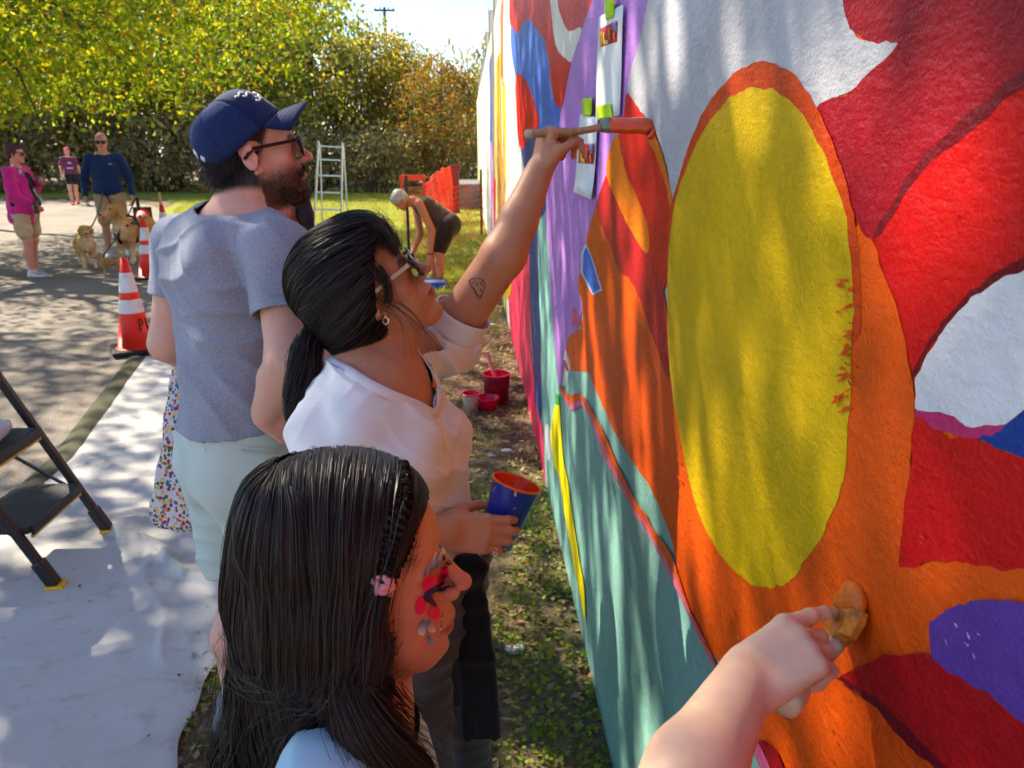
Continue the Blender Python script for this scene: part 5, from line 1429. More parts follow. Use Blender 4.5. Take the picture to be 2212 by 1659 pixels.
def gnear(n, npt=30, far=False):
    """hair parted on top: each strand leaves the parting, wraps the side of the head and falls"""
    s = g.uniform(0, 1, n); s = np.sort(s); cl = np.clip(.12*np.round(s*60)/60 + .88*s + g.normal(0, .012, n), 0, 1)           # locks gather a little
    xp = -.116 + .188*cl; sgn = 1 if far else -1
    zt = .140 - 6.0*(xp + .01)**2
    p0 = np.stack([xp, .006 + g.normal(0, .002, n), zt], 1)
    p1 = np.stack([xp*.92 - .004, sgn*(.052 - .05*np.abs(xp)), zt*.80 + .006], 1)
    p2 = np.stack([xp*.72 - .012, sgn*(.092 - .10*np.abs(xp)), .045 - .02*cl], 1)
    p3 = np.stack([xp*.55 - .022, sgn*(.094 - .10*np.abs(xp)), np.full(n, -.035)], 1)
    L3 = go + (np.stack([p0, p1, p2, p3], 1)*gsc) @ gA.T
    rows = []
    for (y, xa, xb, da, db) in ((1380, 596, 778, .80, .69), (1480, 566, 742, .81, .69), (1600, 530, 704, .83, .71), (1740, 498, 668, .85, .745)):
        rows.append(np.array([at(xa + (xb-xa)*q, y, da + (db-da)*q) for q in cl]))
    E = np.stack(rows, 1)
    frn = np.stack([np.array([at(x + 26*(q-.8), y, d) for q in cl]) for (x, y, d) in ((775, 1390, .68), (752, 1478, .665), (800, 1582, .655), (900, 1700, .665))], 1)
    k = sstep(.80, .92, cl + g.normal(0, .03, n))[:, None, None]; E = E*(1-k) + frn*k
    if far: E = go + np.stack([np.stack([-.05 + .06*cl - .02*j, np.full(n, .085 - .01*j), np.full(n, -.09 - .07*j)], 1) for j in range(4)], 1)
    E = E + g.normal(0, .0065, (n, 1, 3))*np.array([.8, 1, 1.4, 2.0])[None, :, None]
    ctl = np.concatenate([L3, E], 1); m = ctl.shape[1]; out = np.zeros((n, npt, 3))
    for j, q in enumerate(np.linspace(0, m-1, npt)):
        i = min(int(q), m-2); f = q - i; c = [ctl[:, max(i-1, 0)], ctl[:, i], ctl[:, i+1], ctl[:, min(i+2, m-1)]]
        out[:, j] = .5*((2*c[1]) + (c[2]-c[0])*f + (2*c[0]-5*c[1]+4*c[2]-c[3])*f*f + (3*c[1]-c[0]-3*c[2]+c[3])*f**3)
    h_ = int(npt*.66); out = np.concatenate([project(HS, out[:, :h_], 0, 3), outside(HS, out[:, h_:], .0, 2)], 1)
    nr = out - (go + gA @ np.array((-.02, 0, 0)))*np.array([1, 1, 0]) - out*np.array([0, 0, 1])*.6; nr /= np.linalg.norm(nr, axis=2, keepdims=True) + 1e-6
    u = np.linspace(0, 1, npt)[None, :, None]; up = g.uniform(.0004, .0035, (n, 1, 1)) + (g.uniform(size=(n, 1, 1)) < .05)*g.uniform(.002, .008, (n, 1, 1))*np.sin(u*5)
    wv = .0025*u*np.sin(u*g.uniform(8, 14, (n, 1, 1)) + g.uniform(0, 6.3, (n, 1, 1)))
    q_ = np.stack([np.broadcast_to(s[:, None], (n, npt))*7, np.broadcast_to(u[..., 0], (n, npt))*3.2, np.zeros((n, npt))], -1); wob = np.stack([vnoise(q_*3, 1, 3), vnoise(q_*3, 1, 4)], -1)*.0045*u
    return out + nr*(up + np.abs(wob[..., 1:])*.6) + (wv + wob[..., :1])*_Rt
def gback(n, npt=26):
    """hair of the back of the head, from the crown straight down"""
    ph = g.uniform(R(105), R(262), n); c, s = np.cos(ph), np.sin(ph); o1 = np.ones(n)
    P_ = [np.stack([-.050*o1 + .012*c, .006 + .012*s, .139*o1], 1), np.stack([-.022 + .070*c, .062*s, .120*o1], 1), np.stack([-.016 + .098*c, .089*s, .060*o1], 1), np.stack([-.018 + .102*c, .090*s, -.010*o1], 1), np.stack([-.026 + .096*c, .084*s, -.085*o1], 1)]
    P_ += [np.stack([-.026 - .014*j + .072*c, .070*s, -.165*o1 - .085*j], 1) for j in range(4)]
    ctl = go + (np.stack(P_, 1)*gsc) @ gA.T; ctl = ctl + g.normal(0, .004, (n, 1, 3))*np.linspace(.2, 1.6, ctl.shape[1])[None, :, None]
    m = ctl.shape[1]; out = np.zeros((n, npt, 3))
    for j, q in enumerate(np.linspace(0, m-1, npt)):
        i = min(int(q), m-2); f = q - i; k = [ctl[:, max(i-1, 0)], ctl[:, i], ctl[:, i+1], ctl[:, min(i+2, m-1)]]
        out[:, j] = .5*((2*k[1]) + (k[2]-k[0])*f + (2*k[0]-5*k[1]+4*k[2]-k[3])*f*f + (3*k[1]-k[0]-3*k[2]+k[3])*f**3)
    out = outside(HS, out, .0012, 3); u = np.linspace(0, 1, npt)[None, :, None]
    d = gA @ np.stack([c, s, 0*c]); nr = d.T[:, None]
    return out + nr*g.uniform(.0, .003, (n, 1, 1)) + _Rt*.003*u*np.sin(u*g.uniform(8, 14, (n, 1, 1)) + g.uniform(0, 6.3, (n, 1, 1)))
fly = gnear(260); uf = np.linspace(0, 1, fly.shape[1])[None, :, None]
fly = fly + (g.normal(0, .009, (260, 1, 3))*np.sin(uf*np.pi*g.uniform(.6, 1.6, (260, 1, 1))) + g.normal(0, .012, (260, 1, 3))*uf**2)*np.array((1, 1, .5)); fly = outside(HS, fly, .001, 2)
sets = [gback(2600), gnear(5200), gnear(700, far=True), fly]
for s_ in sets: ribbons('strands', s_, g.uniform(.0004, .0010, len(s_)), GH, ghair, go + np.array((0, 0, -.05)), .55)
# wisps: fine stray hairs round the crown and over the cheek, curled ends
wis = []
wq = []
for k in range(60):
    p0 = np.array(X(g.uniform(300, 420), g.uniform(250, 420))); e = p0 + (g.uniform(-140, -40)*.3, g.uniform(60, 190)*.31); q = spline(np.array([p0, (p0+e)/2 + g.normal(0, 6, 2), e]), 4)[:8]
    wq.append(q)
wis += list(on_many(HD, np.concatenate(wq), .74, .002).reshape(len(wq), 8, 3))
ribbons('wisps', np.array(wis), .0004, GH, ghair, go, .3)
curl = []
for k in range(130):
    x0, y0 = g.uniform(815, 870), g.uniform(1470, 1570); d_ = .70 + g.uniform(-.015, .02); L_ = g.uniform(50, 110); cu = g.uniform(-1, 1)
    curl.append([at(x0 + L_*t_ + 14*cu*math.sin(t_*3.1), y0 + L_*.9*t_*(1.3-.8*t_) + 22*math.sin(t_*2.6)*(.5+.5*cu), d_) for t_ in np.linspace(0, 1, 12)])
ribbons('curled_ends', np.array(curl), .0008, GH, ghair, go, .35)
def top_front(n):
    s0 = np.stack([.070 + .02*g.uniform(size=n), g.uniform(-.055, .03, n), .105 + 0*g.uniform(size=n)], 1); s0[:, 0] -= .5*np.abs(s0[:, 1])
    q = g.uniform(0, 1, n)**1.3; e0 = np.stack([.030 - .05*q, -.072 - .015*q, .115 - .10*q], 1); t_ = np.linspace(0, 1, 10)[None, :, None]
    return project(HS, go + ((s0[:, None]*(1-t_) + e0[:, None]*t_ + np.array((0, -.01, .02))*np.sin(np.pi*t_))*gsc) @ gA.T, .0025, 4)
# hairline strands swept from the brow into the braid
swp = []
for k in range(900):
    s0 = np.array((.084 - .02*g.uniform(), g.uniform(-.060, .02), .092 + .015*g.uniform())); s0[0] -= .45*abs(s0[1]); q = g.uniform(0, 1)
    e0 = np.array((.040 - .045*q, -.080 - .004*q, .070 - .085*q)); c0_ = (s0+e0)/2 + np.array((-.005, -.02, .012))
    swp.append([go + gA @ (((1-t_)**2*s0 + 2*t_*(1-t_)*c0_ + t_*t_*e0)*gsc) for t_ in np.linspace(0, 1, 10)])
swp = outside(HS, outside(HD, np.array(swp), .004, 2), .002, 2)
swp = np.concatenate([swp, top_front(700)])
ribbons('hairline_strands', swp, .0009, GH, ghair, go, .5)
# braid along the hairline, pink tie
bpx = [(866, 1004), (872, 1040), (868, 1085), (852, 1130), (838, 1175), (832, 1215), (826, 1262)]
bc = spline(on_many(HS, bpx, .70, .0), 10)
tail = spline(np.array([bc[-1], at(812, 1330, .665), at(800, 1390, .66), at(790, 1450, .655)]), 6)
nb3 = len(bc); T_ = np.gradient(bc, axis=0); T_ /= np.linalg.norm(T_, axis=1)[:, None]
O_ = -np.array([ray(*p) for p in spline(np.array(bpx, float), 10)]); O_ /= np.linalg.norm(O_, axis=1)[:, None]; Sd = np.cross(T_, O_)
u = np.linspace(0, 1, nb3)
for s3 in range(3):
    ph = 2*np.pi*(u*5.2 + s3/3); wv = .0066*(1-.25*u)
    cl = bc + Sd*(np.sin(ph)*wv)[:, None] + O_*(.0015 + .0038*np.sin(2*ph))[:, None]
    mb = MB(); mb.tube(cl, .0050*(1-.2*u), 8); o = mb.build('braid', HBASE, ghair, smooth=True)
    n = 240; a = g.uniform(0, 6.28, (n, 1)); rad = g.uniform(.0042, .0056, (n, 1))*(1-.2*u[None])
    st_ = cl[None] + (np.cos(a)*rad)[..., None]*Sd[None] + (np.sin(a)*rad)[..., None]*O_[None] + g.normal(0, .0003, (n, nb3, 3))
    ribbons('braid_strands', st_, .0011, GH, o, cl.mean(0), .9)
n = 160; r0 = g.normal(0, 1, (n, 1, 3)); uu = np.linspace(0, 1, len(tail))[None, :, None]
ribbons('braid_tail', tail[None] + r0*.0045*(1+.8*uu) + .002*np.sin(uu*8+g.uniform(0, 6, (n, 1, 1))), .001, GH, ghair, go, .4)
PINKT = simple('pink_elastic', srgb(232, 170, 178), .7, .08, 300, .4, 800)
mb = MB(); tc = bc[-1] + O_[-1]*.006
for k in range(3):
    a0 = rotm(R(30*k), R(40*k-30), R(70*k)); mb.tube([tc + a0 @ np.array((math.cos(q)*.0085, math.sin(q)*.0085, .002*math.sin(3*q))) for q in np.linspace(0, 6.283, 18)], .0032, 6, cap=False)
mb.tube([tc + np.array((0, 0, -.009)) + _Rt*q for q in (-.009, 0, .009)], .0032, 6)
mb.build('hair_tie', PINKT, ghair, smooth=True)
# clothes
SKYB = cloth_mat('pale_blue_cotton', srgb(176, 216, 232), .85, 1000, .06)
SH = Solid(); SH.cap(g_neck + (0, 0, -.03), g_shR, .05, .052, .03); SH.cap(g_neck + (0, 0, -.03), g_shL, .05, .052, .03)
SH.frame(gT, g_neck + (0, 0, -.2)).ell((0, 0, .02), (.095, .135, .18), .05).ell((0, 0, -.17), (.10, .13, .16), .06).frame()
SH.cap(g_shR, g_shR*.5 + g_el[0]*.5, .052, .05, .03); SH.cap(g_shL, g_shL*.5 + g_el[1]*.5, .052, .05, .03)
Vs, Fs_ = SH.mesh(.005, disp=folds([((.3, 1, .5), 55, .8), ((.7, .2, 1), 42, 1.1)], .007, 43))
gone = neck_cut(g_neck, gT, [(.06*math.cos(a), .06*math.sin(a), -.012 - .03*max(0, math.cos(a))) for a in np.linspace(-3.1, 3.1, 13)], .085)
Vs, Fc = tidy(Vs, cut_faces(Vs, Fs_, lambda P: ~gone(P) & (P[:, 2] > .62)))
sh = body_obj('shirt', Vs, Fc, SKYB, groot)
P = Solid().ell(g_hip + (0, 0, .0), (.10, .13, .10), .05)
for s, ft in zip((-1, 1), g_ft):
    hp = g_hip + gT @ (0, s*.065, 0); P.cap(hp, hp*.06+ft*.94, .072, .048, .04)
Vp, Fp = P.mesh(.008, disp=folds([((0, .2, 1), 60, 1)], .006, 49)); body_obj('leggings', Vp, Fp, cloth_mat('navy_leggings', (.02, .022, .04), .9), groot)
for ft in g_ft:
    Q = Solid().frame(gT, (ft[0], ft[1], 0)); Q.ell((.045, 0, .03), (.10, .038, .04), .01); Q.cap((-.02, 0, .04), (-.01, 0, .08), .04, .04, .02); Q.box((.04, 0, -.03), (.3, .2, .03), .001, .003, 's')
    Vq, Fq = Q.mesh(.007); body_obj('shoe', Vq, Fq, SHOEG, groot)
rebase(groot)
# ------------------------------------------------------------------ the child whose hand paints at the lower right
K_SKIN = srgb(240, 198, 164)
k_wr, k_el = at(1602, 1482, .685), at(1400, 1850, .575)
k_sh = k_el + np.array((-.075, -.135, -.13))
k_neck = k_sh + np.array((-.105, -.055, .05)); kT = rotm(0, 0, R(62))
kroot = empty('person', (k_neck[0], k_neck[1], 0)); tag(kroot, 'child at the bottom edge brushing orange paint, only forearm and fist showing', 'person')
S = Solid()
S.cap(k_el, k_el*.55 + k_wr*.45, .036, .038, .02); S.cap(k_el*.55 + k_wr*.45, k_wr, .038, .0265, .015); S.cap(k_sh, k_el, .04, .036, .02)
# fist round the handle: back of the hand towards the camera, index finger laid along the ferrule
xh = at(1722, 1402, .692) - k_wr; xh /= np.linalg.norm(xh)
zh = -_F*.66 + _U*.62 - _Rt*.28; zh -= xh*(zh @ xh); zh /= np.linalg.norm(zh)
tips_k, _ = hand_prims(S, np.stack([xh, np.cross(zh, xh), zh], 1), k_wr + xh*.006, .80, [(32, 8, 5, 0), (54, 80, 46, 0), (58, 86, 50, 0), (62, 88, 52, -2)],
           [(.012, .026, -.014), (.036, .030, -.040), (.058, .016, -.058), (.072, .0, -.062)], 1)
HANDK = S
ko = k_neck + np.array((.03, .01, .125))
S.frame(face_frame(50, 8), ko, .9); head_prims(S, child=1, nose=.9); S.frame()
S.cap(ko, k_neck, .042, .045, .03); S.cap(k_neck, k_sh, .042, .042, .03)
ksl = k_neck - (k_sh - k_neck)*np.array((1, 1, -1)); S.cap(k_neck, ksl, .042, .042, .03)
S.ell(k_neck + (0, 0, -.15), (.09, .10, .15), .05); S.cap(ksl, ksl + (-.02, .02, -.2), .038, .034, .02); S.cap(ksl + (-.02, .02, -.2), ksl + (.04, .08, -.34), .034, .026, .02)
hip = np.array((k_neck[0], k_neck[1], .58))
for s in (-1, 1): S.cap(hip + kT @ (0, s*.06, 0), np.array((*(hip + kT @ (0, s*.07, 0))[:2], .05)), .06, .032, .03)
V, F = S.mesh(.0028)
nrm = normals_of(V, F); C = np.tile(np.array(K_SKIN), (len(V), 1))
# redder knuckles and finger tips
for p, r_, a_ in ((at(1745, 1420, .70), .018, .35), (at(1790, 1455, .71), .02, .4), (at(1830, 1385, .74), .016, .45), (at(1780, 1490, .72), .022, .4)):
    m = np.exp(-(np.linalg.norm(V - p, axis=1)/r_)**2)*a_; C = C*(1-m[:, None]) + np.array(srgb(216, 136, 114))*m[:, None]
body_obj('body', V, F, SKIN, kroot, C)
nl = tips_k[0] - (at(1716, 1436, .69) - at(1700, 1440, .69))*0
mb = MB(); nd = zh*.0055 - xh*.004; mb.lathe([(0, .0012), (.0035, .0008), (.0048, -.0004)], nl + nd, 12, np.stack([xh, np.cross(zh, xh), zh], 1)); mb.build('finger_nail', NAIL, kroot, smooth=True)
SHk = Solid(); SHk.cap(k_neck + (0, 0, -.02), k_sh, .052, .054, .03); SHk.cap(k_neck + (0, 0, -.02), ksl, .052, .054, .03); SHk.ell(k_neck + (0, 0, -.17), (.105, .115, .19), .05); SHk.ell(hip + (0, 0, .06), (.11, .12, .13), .05)
SHk.cap(k_sh, k_sh*.6 + k_el*.4, .05, .05, .02); SHk.cap(ksl, ksl + (-.01, .01, -.1), .05, .05, .02)
Vs, Fs_ = SHk.mesh(.007); gone = neck_cut(k_neck, kT, [(.05*math.cos(a), .05*math.sin(a), -.01) for a in np.linspace(-3.1, 3.1, 9)], .07)
Vs, Fs_ = tidy(Vs, cut_faces(Vs, Fs_, lambda P: ~gone(P) & (P[:, 2] > .52))); body_obj('shirt', Vs, Fs_, cloth_mat('yellow_cotton', srgb(226, 190, 90), .85), kroot)
P = Solid().ell(hip, (.10, .12, .10), .05)
for s in (-1, 1): P.cap(hip + kT @ (0, s*.06, 0), np.array((*(hip + kT @ (0, s*.07, 0))[:2], .32)), .072, .06, .04)
Vp, Fp = P.mesh(.009); body_obj('shorts', Vp, Fp, DENIM, kroot)
Hs = Solid().frame(face_frame(50, 8), ko, .9); Hs.ell((-.02, 0, .05), (.104, .084, .09), .01); Hs.ell((-.05, 0, -.01), (.06, .07, .06), .03); Hs.box((.1, 0, -.02), (.06, .2, .09), .02, .02, 's'); Hs.frame()
Vq, Fq = Hs.mesh(.007); body_obj('hair', Vq, Fq, simple('brown_hair', srgb(70, 48, 36), .6, .2, 120, .4, 300), kroot)
rebase(kroot)
# ------------------------------------------------------------------ brushes, cup, papers
def wallp(x, y, off=.01):
    p = wall_yz(x, y); return np.array((WX - off, p[0], p[1]))
WOODPAINT = simple('paint_smeared_wood', srgb(168, 120, 88), .45, .35, 60)
WETOR = simple('wet_orange_paint', srgb(222, 74, 18), .12, .12, 40, .5, 260, coat=.5)
GREENM = simple('tarnished_ferrule', srgb(120, 138, 118), .35, .25, 80, metal=.3)
br = empty('paint_brush', tuple(at(1240, 285, 1.55))); tag(br, 'long handled brush loaded with wet orange paint in the woman\'s raised hand', 'paint brush')
b0, b1, b2, b3 = at(1132, 290, 1.545), at(1248, 284, 1.535), at(1296, 275, 1.535), at(1318, 270, 1.54)
tip = wallp(1412, 300, .012)
pts = spline(np.array([b0, b0*.6+b1*.4, b1, b2]), 5); n = len(pts)
mb = MB(); mb.tube(pts, np.interp(np.linspace(0, 1, n), [0, .06, .45, .75, .9, 1], [.005, .0078, .0095, .007, .0075, .009]), 10); mb.build('handle', WOODPAINT, br, smooth=True)
mb = MB(); mb.tube([b0 - (b1-b0)*.004, b0 + (b1-b0)*.03, b0 + (b1-b0)*.16], [.004, .0088, .0089], 10); mb.build('handle_tip', simple('chalky_paint', srgb(186, 178, 160), .6), br, smooth=True)
def slab(path, wd, th, up, e=.7):
    V_, n_ = [], len(path); up = np.array(up, float)
    T = np.gradient(np.array(path), axis=0); T /= np.linalg.norm(T, axis=1)[:, None]
    for i in range(n_):
        u = up - T[i]*(up @ T[i]); u /= np.linalg.norm(u); s = np.cross(T[i], u)
        for k in range(12):
            a = 2*math.pi*k/12; V_.append(path[i] + u*math.copysign(abs(math.cos(a))**e, math.cos(a))*wd[i] + s*math.copysign(abs(math.sin(a))**e, math.sin(a))*th[i])
    m_ = MB(); m_.add(V_, [(i*12+k, i*12+(k+1) % 12, (i+1)*12+(k+1) % 12, (i+1)*12+k) for i in range(n_-1) for k in range(12)] + [tuple(range(12)), tuple((n_-1)*12+k for k in range(12))]); return m_
slab([b2, b2*.5+b3*.5, b3], [.009, .015, .018], [.009, .009, .008], _U + _F*.4).build('ferrule', GREENM, br, smooth=True)
bp_ = spline(np.array([b3, at(1352, 272, 1.535), at(1390, 272, 1.53), at(1407, 280, 1.53), tip]), 6)
slab(bp_, np.interp(np.linspace(0, 1, len(bp_)), [0, .6, .85, 1], [.017, .018, .015, .004]), np.interp(np.linspace(0, 1, len(bp_)), [0, .5, 1], [.009, .011, .005]), _U + _F*.5).build('bristles', WETOR, br, smooth=True)
rebase(br)
# the child's wide brush
cb = empty('paint_brush', tuple(at(1720, 1500, .71))); tag(cb, 'wide flat brush with a pale wooden handle held by the child against the orange paint', 'paint brush')
h0, h1, h2 = at(1688, 1522, .675), at(1745, 1452, .715), at(1806, 1388, .735)
PALEW = simple('pale_wood', srgb(222, 206, 168), .35, .1, 20)
pts = spline(np.array([h0, h0*.5+h1*.5, h1, h2]), 5); mb = MB(); mb.tube(pts, np.interp(np.linspace(0, 1, len(pts)), [0, .04, .2, .6, 1], [.009, .0150, .0155, .010, .009]), 12); mb.build('handle', PALEW, cb, smooth=True)
SMEAR = simple('yellow_orange_smears', srgb(196, 118, 36), .3, .6, 70, .4, 200, coat=.3)
f1, f2, f3 = at(1812, 1376, .738), at(1824, 1340, .742), at(1834, 1300, .748)
upd = np.cross(f3 - h2, (1., 0, 0)); upd /= np.linalg.norm(upd); tpw = wallp(1840, 1256, .004)
slab([h2, f1, f2, f2*.6+f3*.4], [.009, .022, .031, .032], [.008, .009, .009, .0085], upd, .4).build('ferrule', SMEAR, cb)
slab([f2*.75+f3*.25, f3, f3*.5+tpw*.5, tpw], [.0315, .030, .024, .006], [.008, .008, .007, .003], upd).build('bristles', simple('orange_bristles', srgb(226, 110, 24), .4, .2, 90, .5, 400), cb, smooth=True)
rebase(cb)
# cup
cu = empty('paint_cup', tuple(at(1090, 1140, 1.40))); tag(cu, 'tall blue plastic cup with orange paint inside, held by the woman in white', 'cup')
c_b, c_t = at(1070, 1176, 1.445), at(1116, 1042, 1.425)
ax = c_t - c_b; H_ = np.linalg.norm(ax); ax /= H_; ux = np.cross(ax, -_F); ux /= np.linalg.norm(ux); CM = np.stack([ux, np.cross(ax, ux), ax], 1)
t = NT('blue_plastic_with_drips'); v = t.coord(); nz = t.noise(v, 34, 3); n2 = t.noise(v, 26, 3); 
sp = t.n('SeparateXYZ'); t.l(v, sp.inputs[0])
c = t.mix(t.ramp(nz, [(.60, (0, 0, 0)), (.62, (1, 1, 1))]), (.012, .035, .30), (.78, .55, .03))
c = t.mix(t.ramp(n2, [(.62, (0, 0, 0)), (.64, (1, 1, 1))]), c, (.62, .10, .015)); t.set(base=c, rough=.28, spec=.5); CUPB = t.m
mb = MB(); mb.lathe([(0, 0), (.030, 0), (.032, .004), (.0455, H_-.002)], c_b, 40, CM); mb.build('cup_wall', CUPB, cu, smooth=True)
mb = MB(); mb.lathe([(.0450, H_-.002), (.044, H_-.006), (.036, H_*.35), (0, H_*.33)], c_b, 40, CM); mb.build('cup_inside', simple('orange_plastic', srgb(238, 66, 6), .25, .04), cu, smooth=True)
mb = MB(); mb.tube([c_t + CM @ np.array((.0462*math.cos(a), .0462*math.sin(a), -.001)) for a in np.linspace(0, 2*math.pi, 48)], .0022, 8, cap=False); mb.build('rim', simple('orange_rim', srgb(236, 110, 30), .3), cu, smooth=True)
rebase(cu)
# reference sheets taped to the wall
PAPER = simple('white_paper', (.82, .82, .81), .7, .03)
TAPE = simple('lime_tape', srgb(190, 232, 8), .55, .06, 60, .3, 300)
def sheet_on_wall(name, px, off, mat, parent=None, th=.0004, curl=0.0):
    q = [wallp(x, y, off) for x, y in px]; mb = MB(); n = 8; V_ = []
    for i in range(n+1):
        for j in range(3):
            a, b = i/n, j/2; p = (q[0]*(1-b)+q[1]*b)*(1-a) + (q[3]*(1-b)+q[2]*b)*a
            V_.append(p + np.array((-curl*a**3 - .0012*math.sin(a*5+b), 0, 0)))
    mb.add(V_, [(i*3+j, i*3+j+1, (i+1)*3+j+1, (i+1)*3+j) for i in range(n) for j in range(2)])
    return mb.build(name, mat, parent, smooth=True, solid=th)
def mini(parent, px, off):
    """printed thumbnail of the design"""
    q = [np.array(p, float) for p in px]; P2 = lambda u, v: tuple((q[0]*(1-u)+q[1]*u)*(1-v) + (q[3]*(1-u)+q[2]*u)*v)
    cs = [(206, 36, 40), (60, 120, 200), (232, 190, 30), (214, 60, 110), (236, 120, 30)]
    back = sheet_on_wall('print', [P2(0, 0), P2(1, 0), P2(1, 1), P2(0, 1)], off, simple('print_red', srgb(196, 40, 52), .6), parent)
    for k, (u0, u1, v0, v1, c) in enumerate(((.02, .16, .2, .95, (236, 150, 40)), (.2, .3, .3, .98, (240, 210, 60)), (.36, .44, .1, .7, (226, 60, 120)), (.5, .58, .15, .9, (242, 150, 30)), (.64, .72, .3, .98, (120, 20, 50)), (.78, .98, .03, .5, (24, 130, 190)), (.82, .92, .55, .95, (230, 120, 60)), (.3, .5, .75, .98, (250, 230, 120)))):
        sheet_on_wall('print', [P2(u0, v0), P2(u1, v0+.03), P2(u1-.03, v1), P2(u0+.02, v1-.04)], off + .0009 + k*.0001, simple('print_%d' % k, srgb(*c), .6), parent)
up = sheet_on_wall('reference_sheet', [(1302, 37), (1357, 10), (1347, 249), (1293, 262)], .011, PAPER); tag(up, 'upper white reference sheet with a small colour print, taped to the lilac paint', 'paper')
mini(up, [(1307, 62), (1346, 44), (1344, 90), (1306, 103)], .0135)
lo_ = sheet_on_wall('reference_sheet', [(1259, 247), (1299, 254), (1289, 431), (1249, 415)], .010, PAPER, curl=.008); tag(lo_, 'lower white reference sheet hanging beside the woman\'s raised wrist', 'paper')
mini(lo_, [(1260, 312), (1295, 310), (1291, 354), (1257, 352)], .0155)
for px, lab in (([(1319, -4), (1342, -4), (1337, 38), (1319, 44)], 'lime green tape at the top of the upper reference sheet'), ([(1268, 214), (1291, 211), (1287, 250), (1268, 251)], 'lime green tape holding the lower reference sheet at its left corner'), ([(1301, 229), (1332, 224), (1334, 254), (1302, 257)], 'lime green tape between the upper and the lower reference sheet')):
    o = sheet_on_wall('tape_strip', px, .0155, TAPE); tag(o, lab, 'tape', 'lime tape strips on the mural')

# ------------------------------------------------------------------ paint pots by the wall
def pot(name, px, r, h, rt, col_out, col_in, label, cat, seed=0, extra=None):
    p = ground(*px); o = empty(name, (p[0], p[1], 0)); tag(o, label, cat)
    mb = MB(); mb.lathe([(0, .002), (r, .002), (rt, h)], (0, 0, 0), 28); mb.build('pot_wall', col_out, o, smooth=True)
    mb = MB(); mb.lathe([(rt*.985, h), (r*.93 + (rt-r)*.6, h*.55), (0, h*.55)], (0, 0, 0), 28); mb.build('paint', col_in, o, smooth=True)
    mb = MB(); mb.tube([(rt*math.cos(a), rt*math.sin(a), h) for a in np.linspace(0, 6.2832, 30)], .005, 6, cap=False); mb.build('rim', col_in, o, smooth=True)
    if extra: extra(o)
    return o
MAGP, MAGB, WHP = simple('magenta_paint', srgb(214, 14, 66), .25, .12), simple('magenta_smeared_can', srgb(128, 18, 44), .5, .7, 18), simple('white_smeared_cup', srgb(196, 170, 160), .5, .3, 30)
def stick(o): mb = MB(); mb.tube([(.0, .02, .12), (-.06, .05, .33)], .012, 8); mb.build('stirring_brush', simple('stick_wood', srgb(206, 140, 120), .6), o)
pot('paint_bucket', (1072, 866), .082, .19, .09, MAGB, MAGP, 'larger magenta paint bucket with a brush in it by the wall', 'bucket', extra=stick)
pot('paint_tub', (1018, 888), .045, .12, .058, WHP, MAGP, 'white tub smeared with magenta paint, left of the buckets', 'tub')
pot('paint_bowl', (1052, 884), .055, .08, .078, MAGP, MAGP, 'low magenta paint bowl in front of the larger bucket', 'bowl')
BLUET = simple('blue_plastic', srgb(24, 70, 190), .4)
p = ground(938, 622); o = empty('paint_tray', (p[0], p[1], 0)); tag(o, 'blue paint tray on the grass at the bent woman\'s feet', 'tray'); MB().box((0, 0, .04), (.3, .24, .08)).build('tray_body', BLUET, o, bevel=.02); MB().box((0, 0, .083), (.24, .18, .004)).build('paint', simple('pale_blue_paint', srgb(150, 180, 220), .3), o)

# ------------------------------------------------------------------ drop cloth and its dark edge strip
t = NT('canvas'); v = t.coord(); a = t.noise(v, 1.6, 4, .6); b = t.noise(v, 9, 4, .7); d = t.noise(v, 60, 2)
c = t.ramp(a, [(.3, (.50, .48, .44)), (.7, (.62, .60, .55))])
c = t.mix(t.ramp(b, [(.55, (0, 0, 0)), (.72, (.6, .6, .6))]), c, (.36, .33, .27))
vo = t.n('TexVoronoi'); vo.inputs['Scale'].default_value = 7; t.l(v, vo.inputs['Vector'])
c = t.mix(t.ramp(vo.outputs['Distance'], [(.03, (.7, .7, .7)), (.075, (0, 0, 0))]), c, (.19, .17, .09))
vo2 = t.n('TexVoronoi'); vo2.inputs['Scale'].default_value = 4.3; t.l(v, vo2.inputs['Vector'])
c = t.mix(t.ramp(vo2.outputs['Distance'], [(.02, (.6, .6, .6)), (.05, (0, 0, 0))]), c, (.35, .12, .11))
t.set(base=c, rough=.9, spec=.1); t.bump(d, .25, .003); CANVAS = t.m
nx, ny = 110, 420
ys = np.linspace(-.6, 6.15, ny); xl = np.interp(ys, [-.6, 3.4, 4, 6.15], [-2.05, -2.12, -2.17, -2.62]); xr = np.interp(ys, [-.6, 1.7, 2.5, 6.15], [-.80, -.815, -.88, -1.0]) + .012*np.sin(ys*9) + .008*np.sin(ys*23)
U_ = np.linspace(0, 1, nx); Xg = xl[:, None]*(1-U_)[None] + xr[:, None]*U_[None]; Yg = np.broadcast_to(ys[:, None], Xg.shape)
q = np.stack([Xg, Yg, 0*Xg], -1)
Z = .022 + .004*vnoise(q, 3, 1) + .0016*vnoise(q, 14, 2)
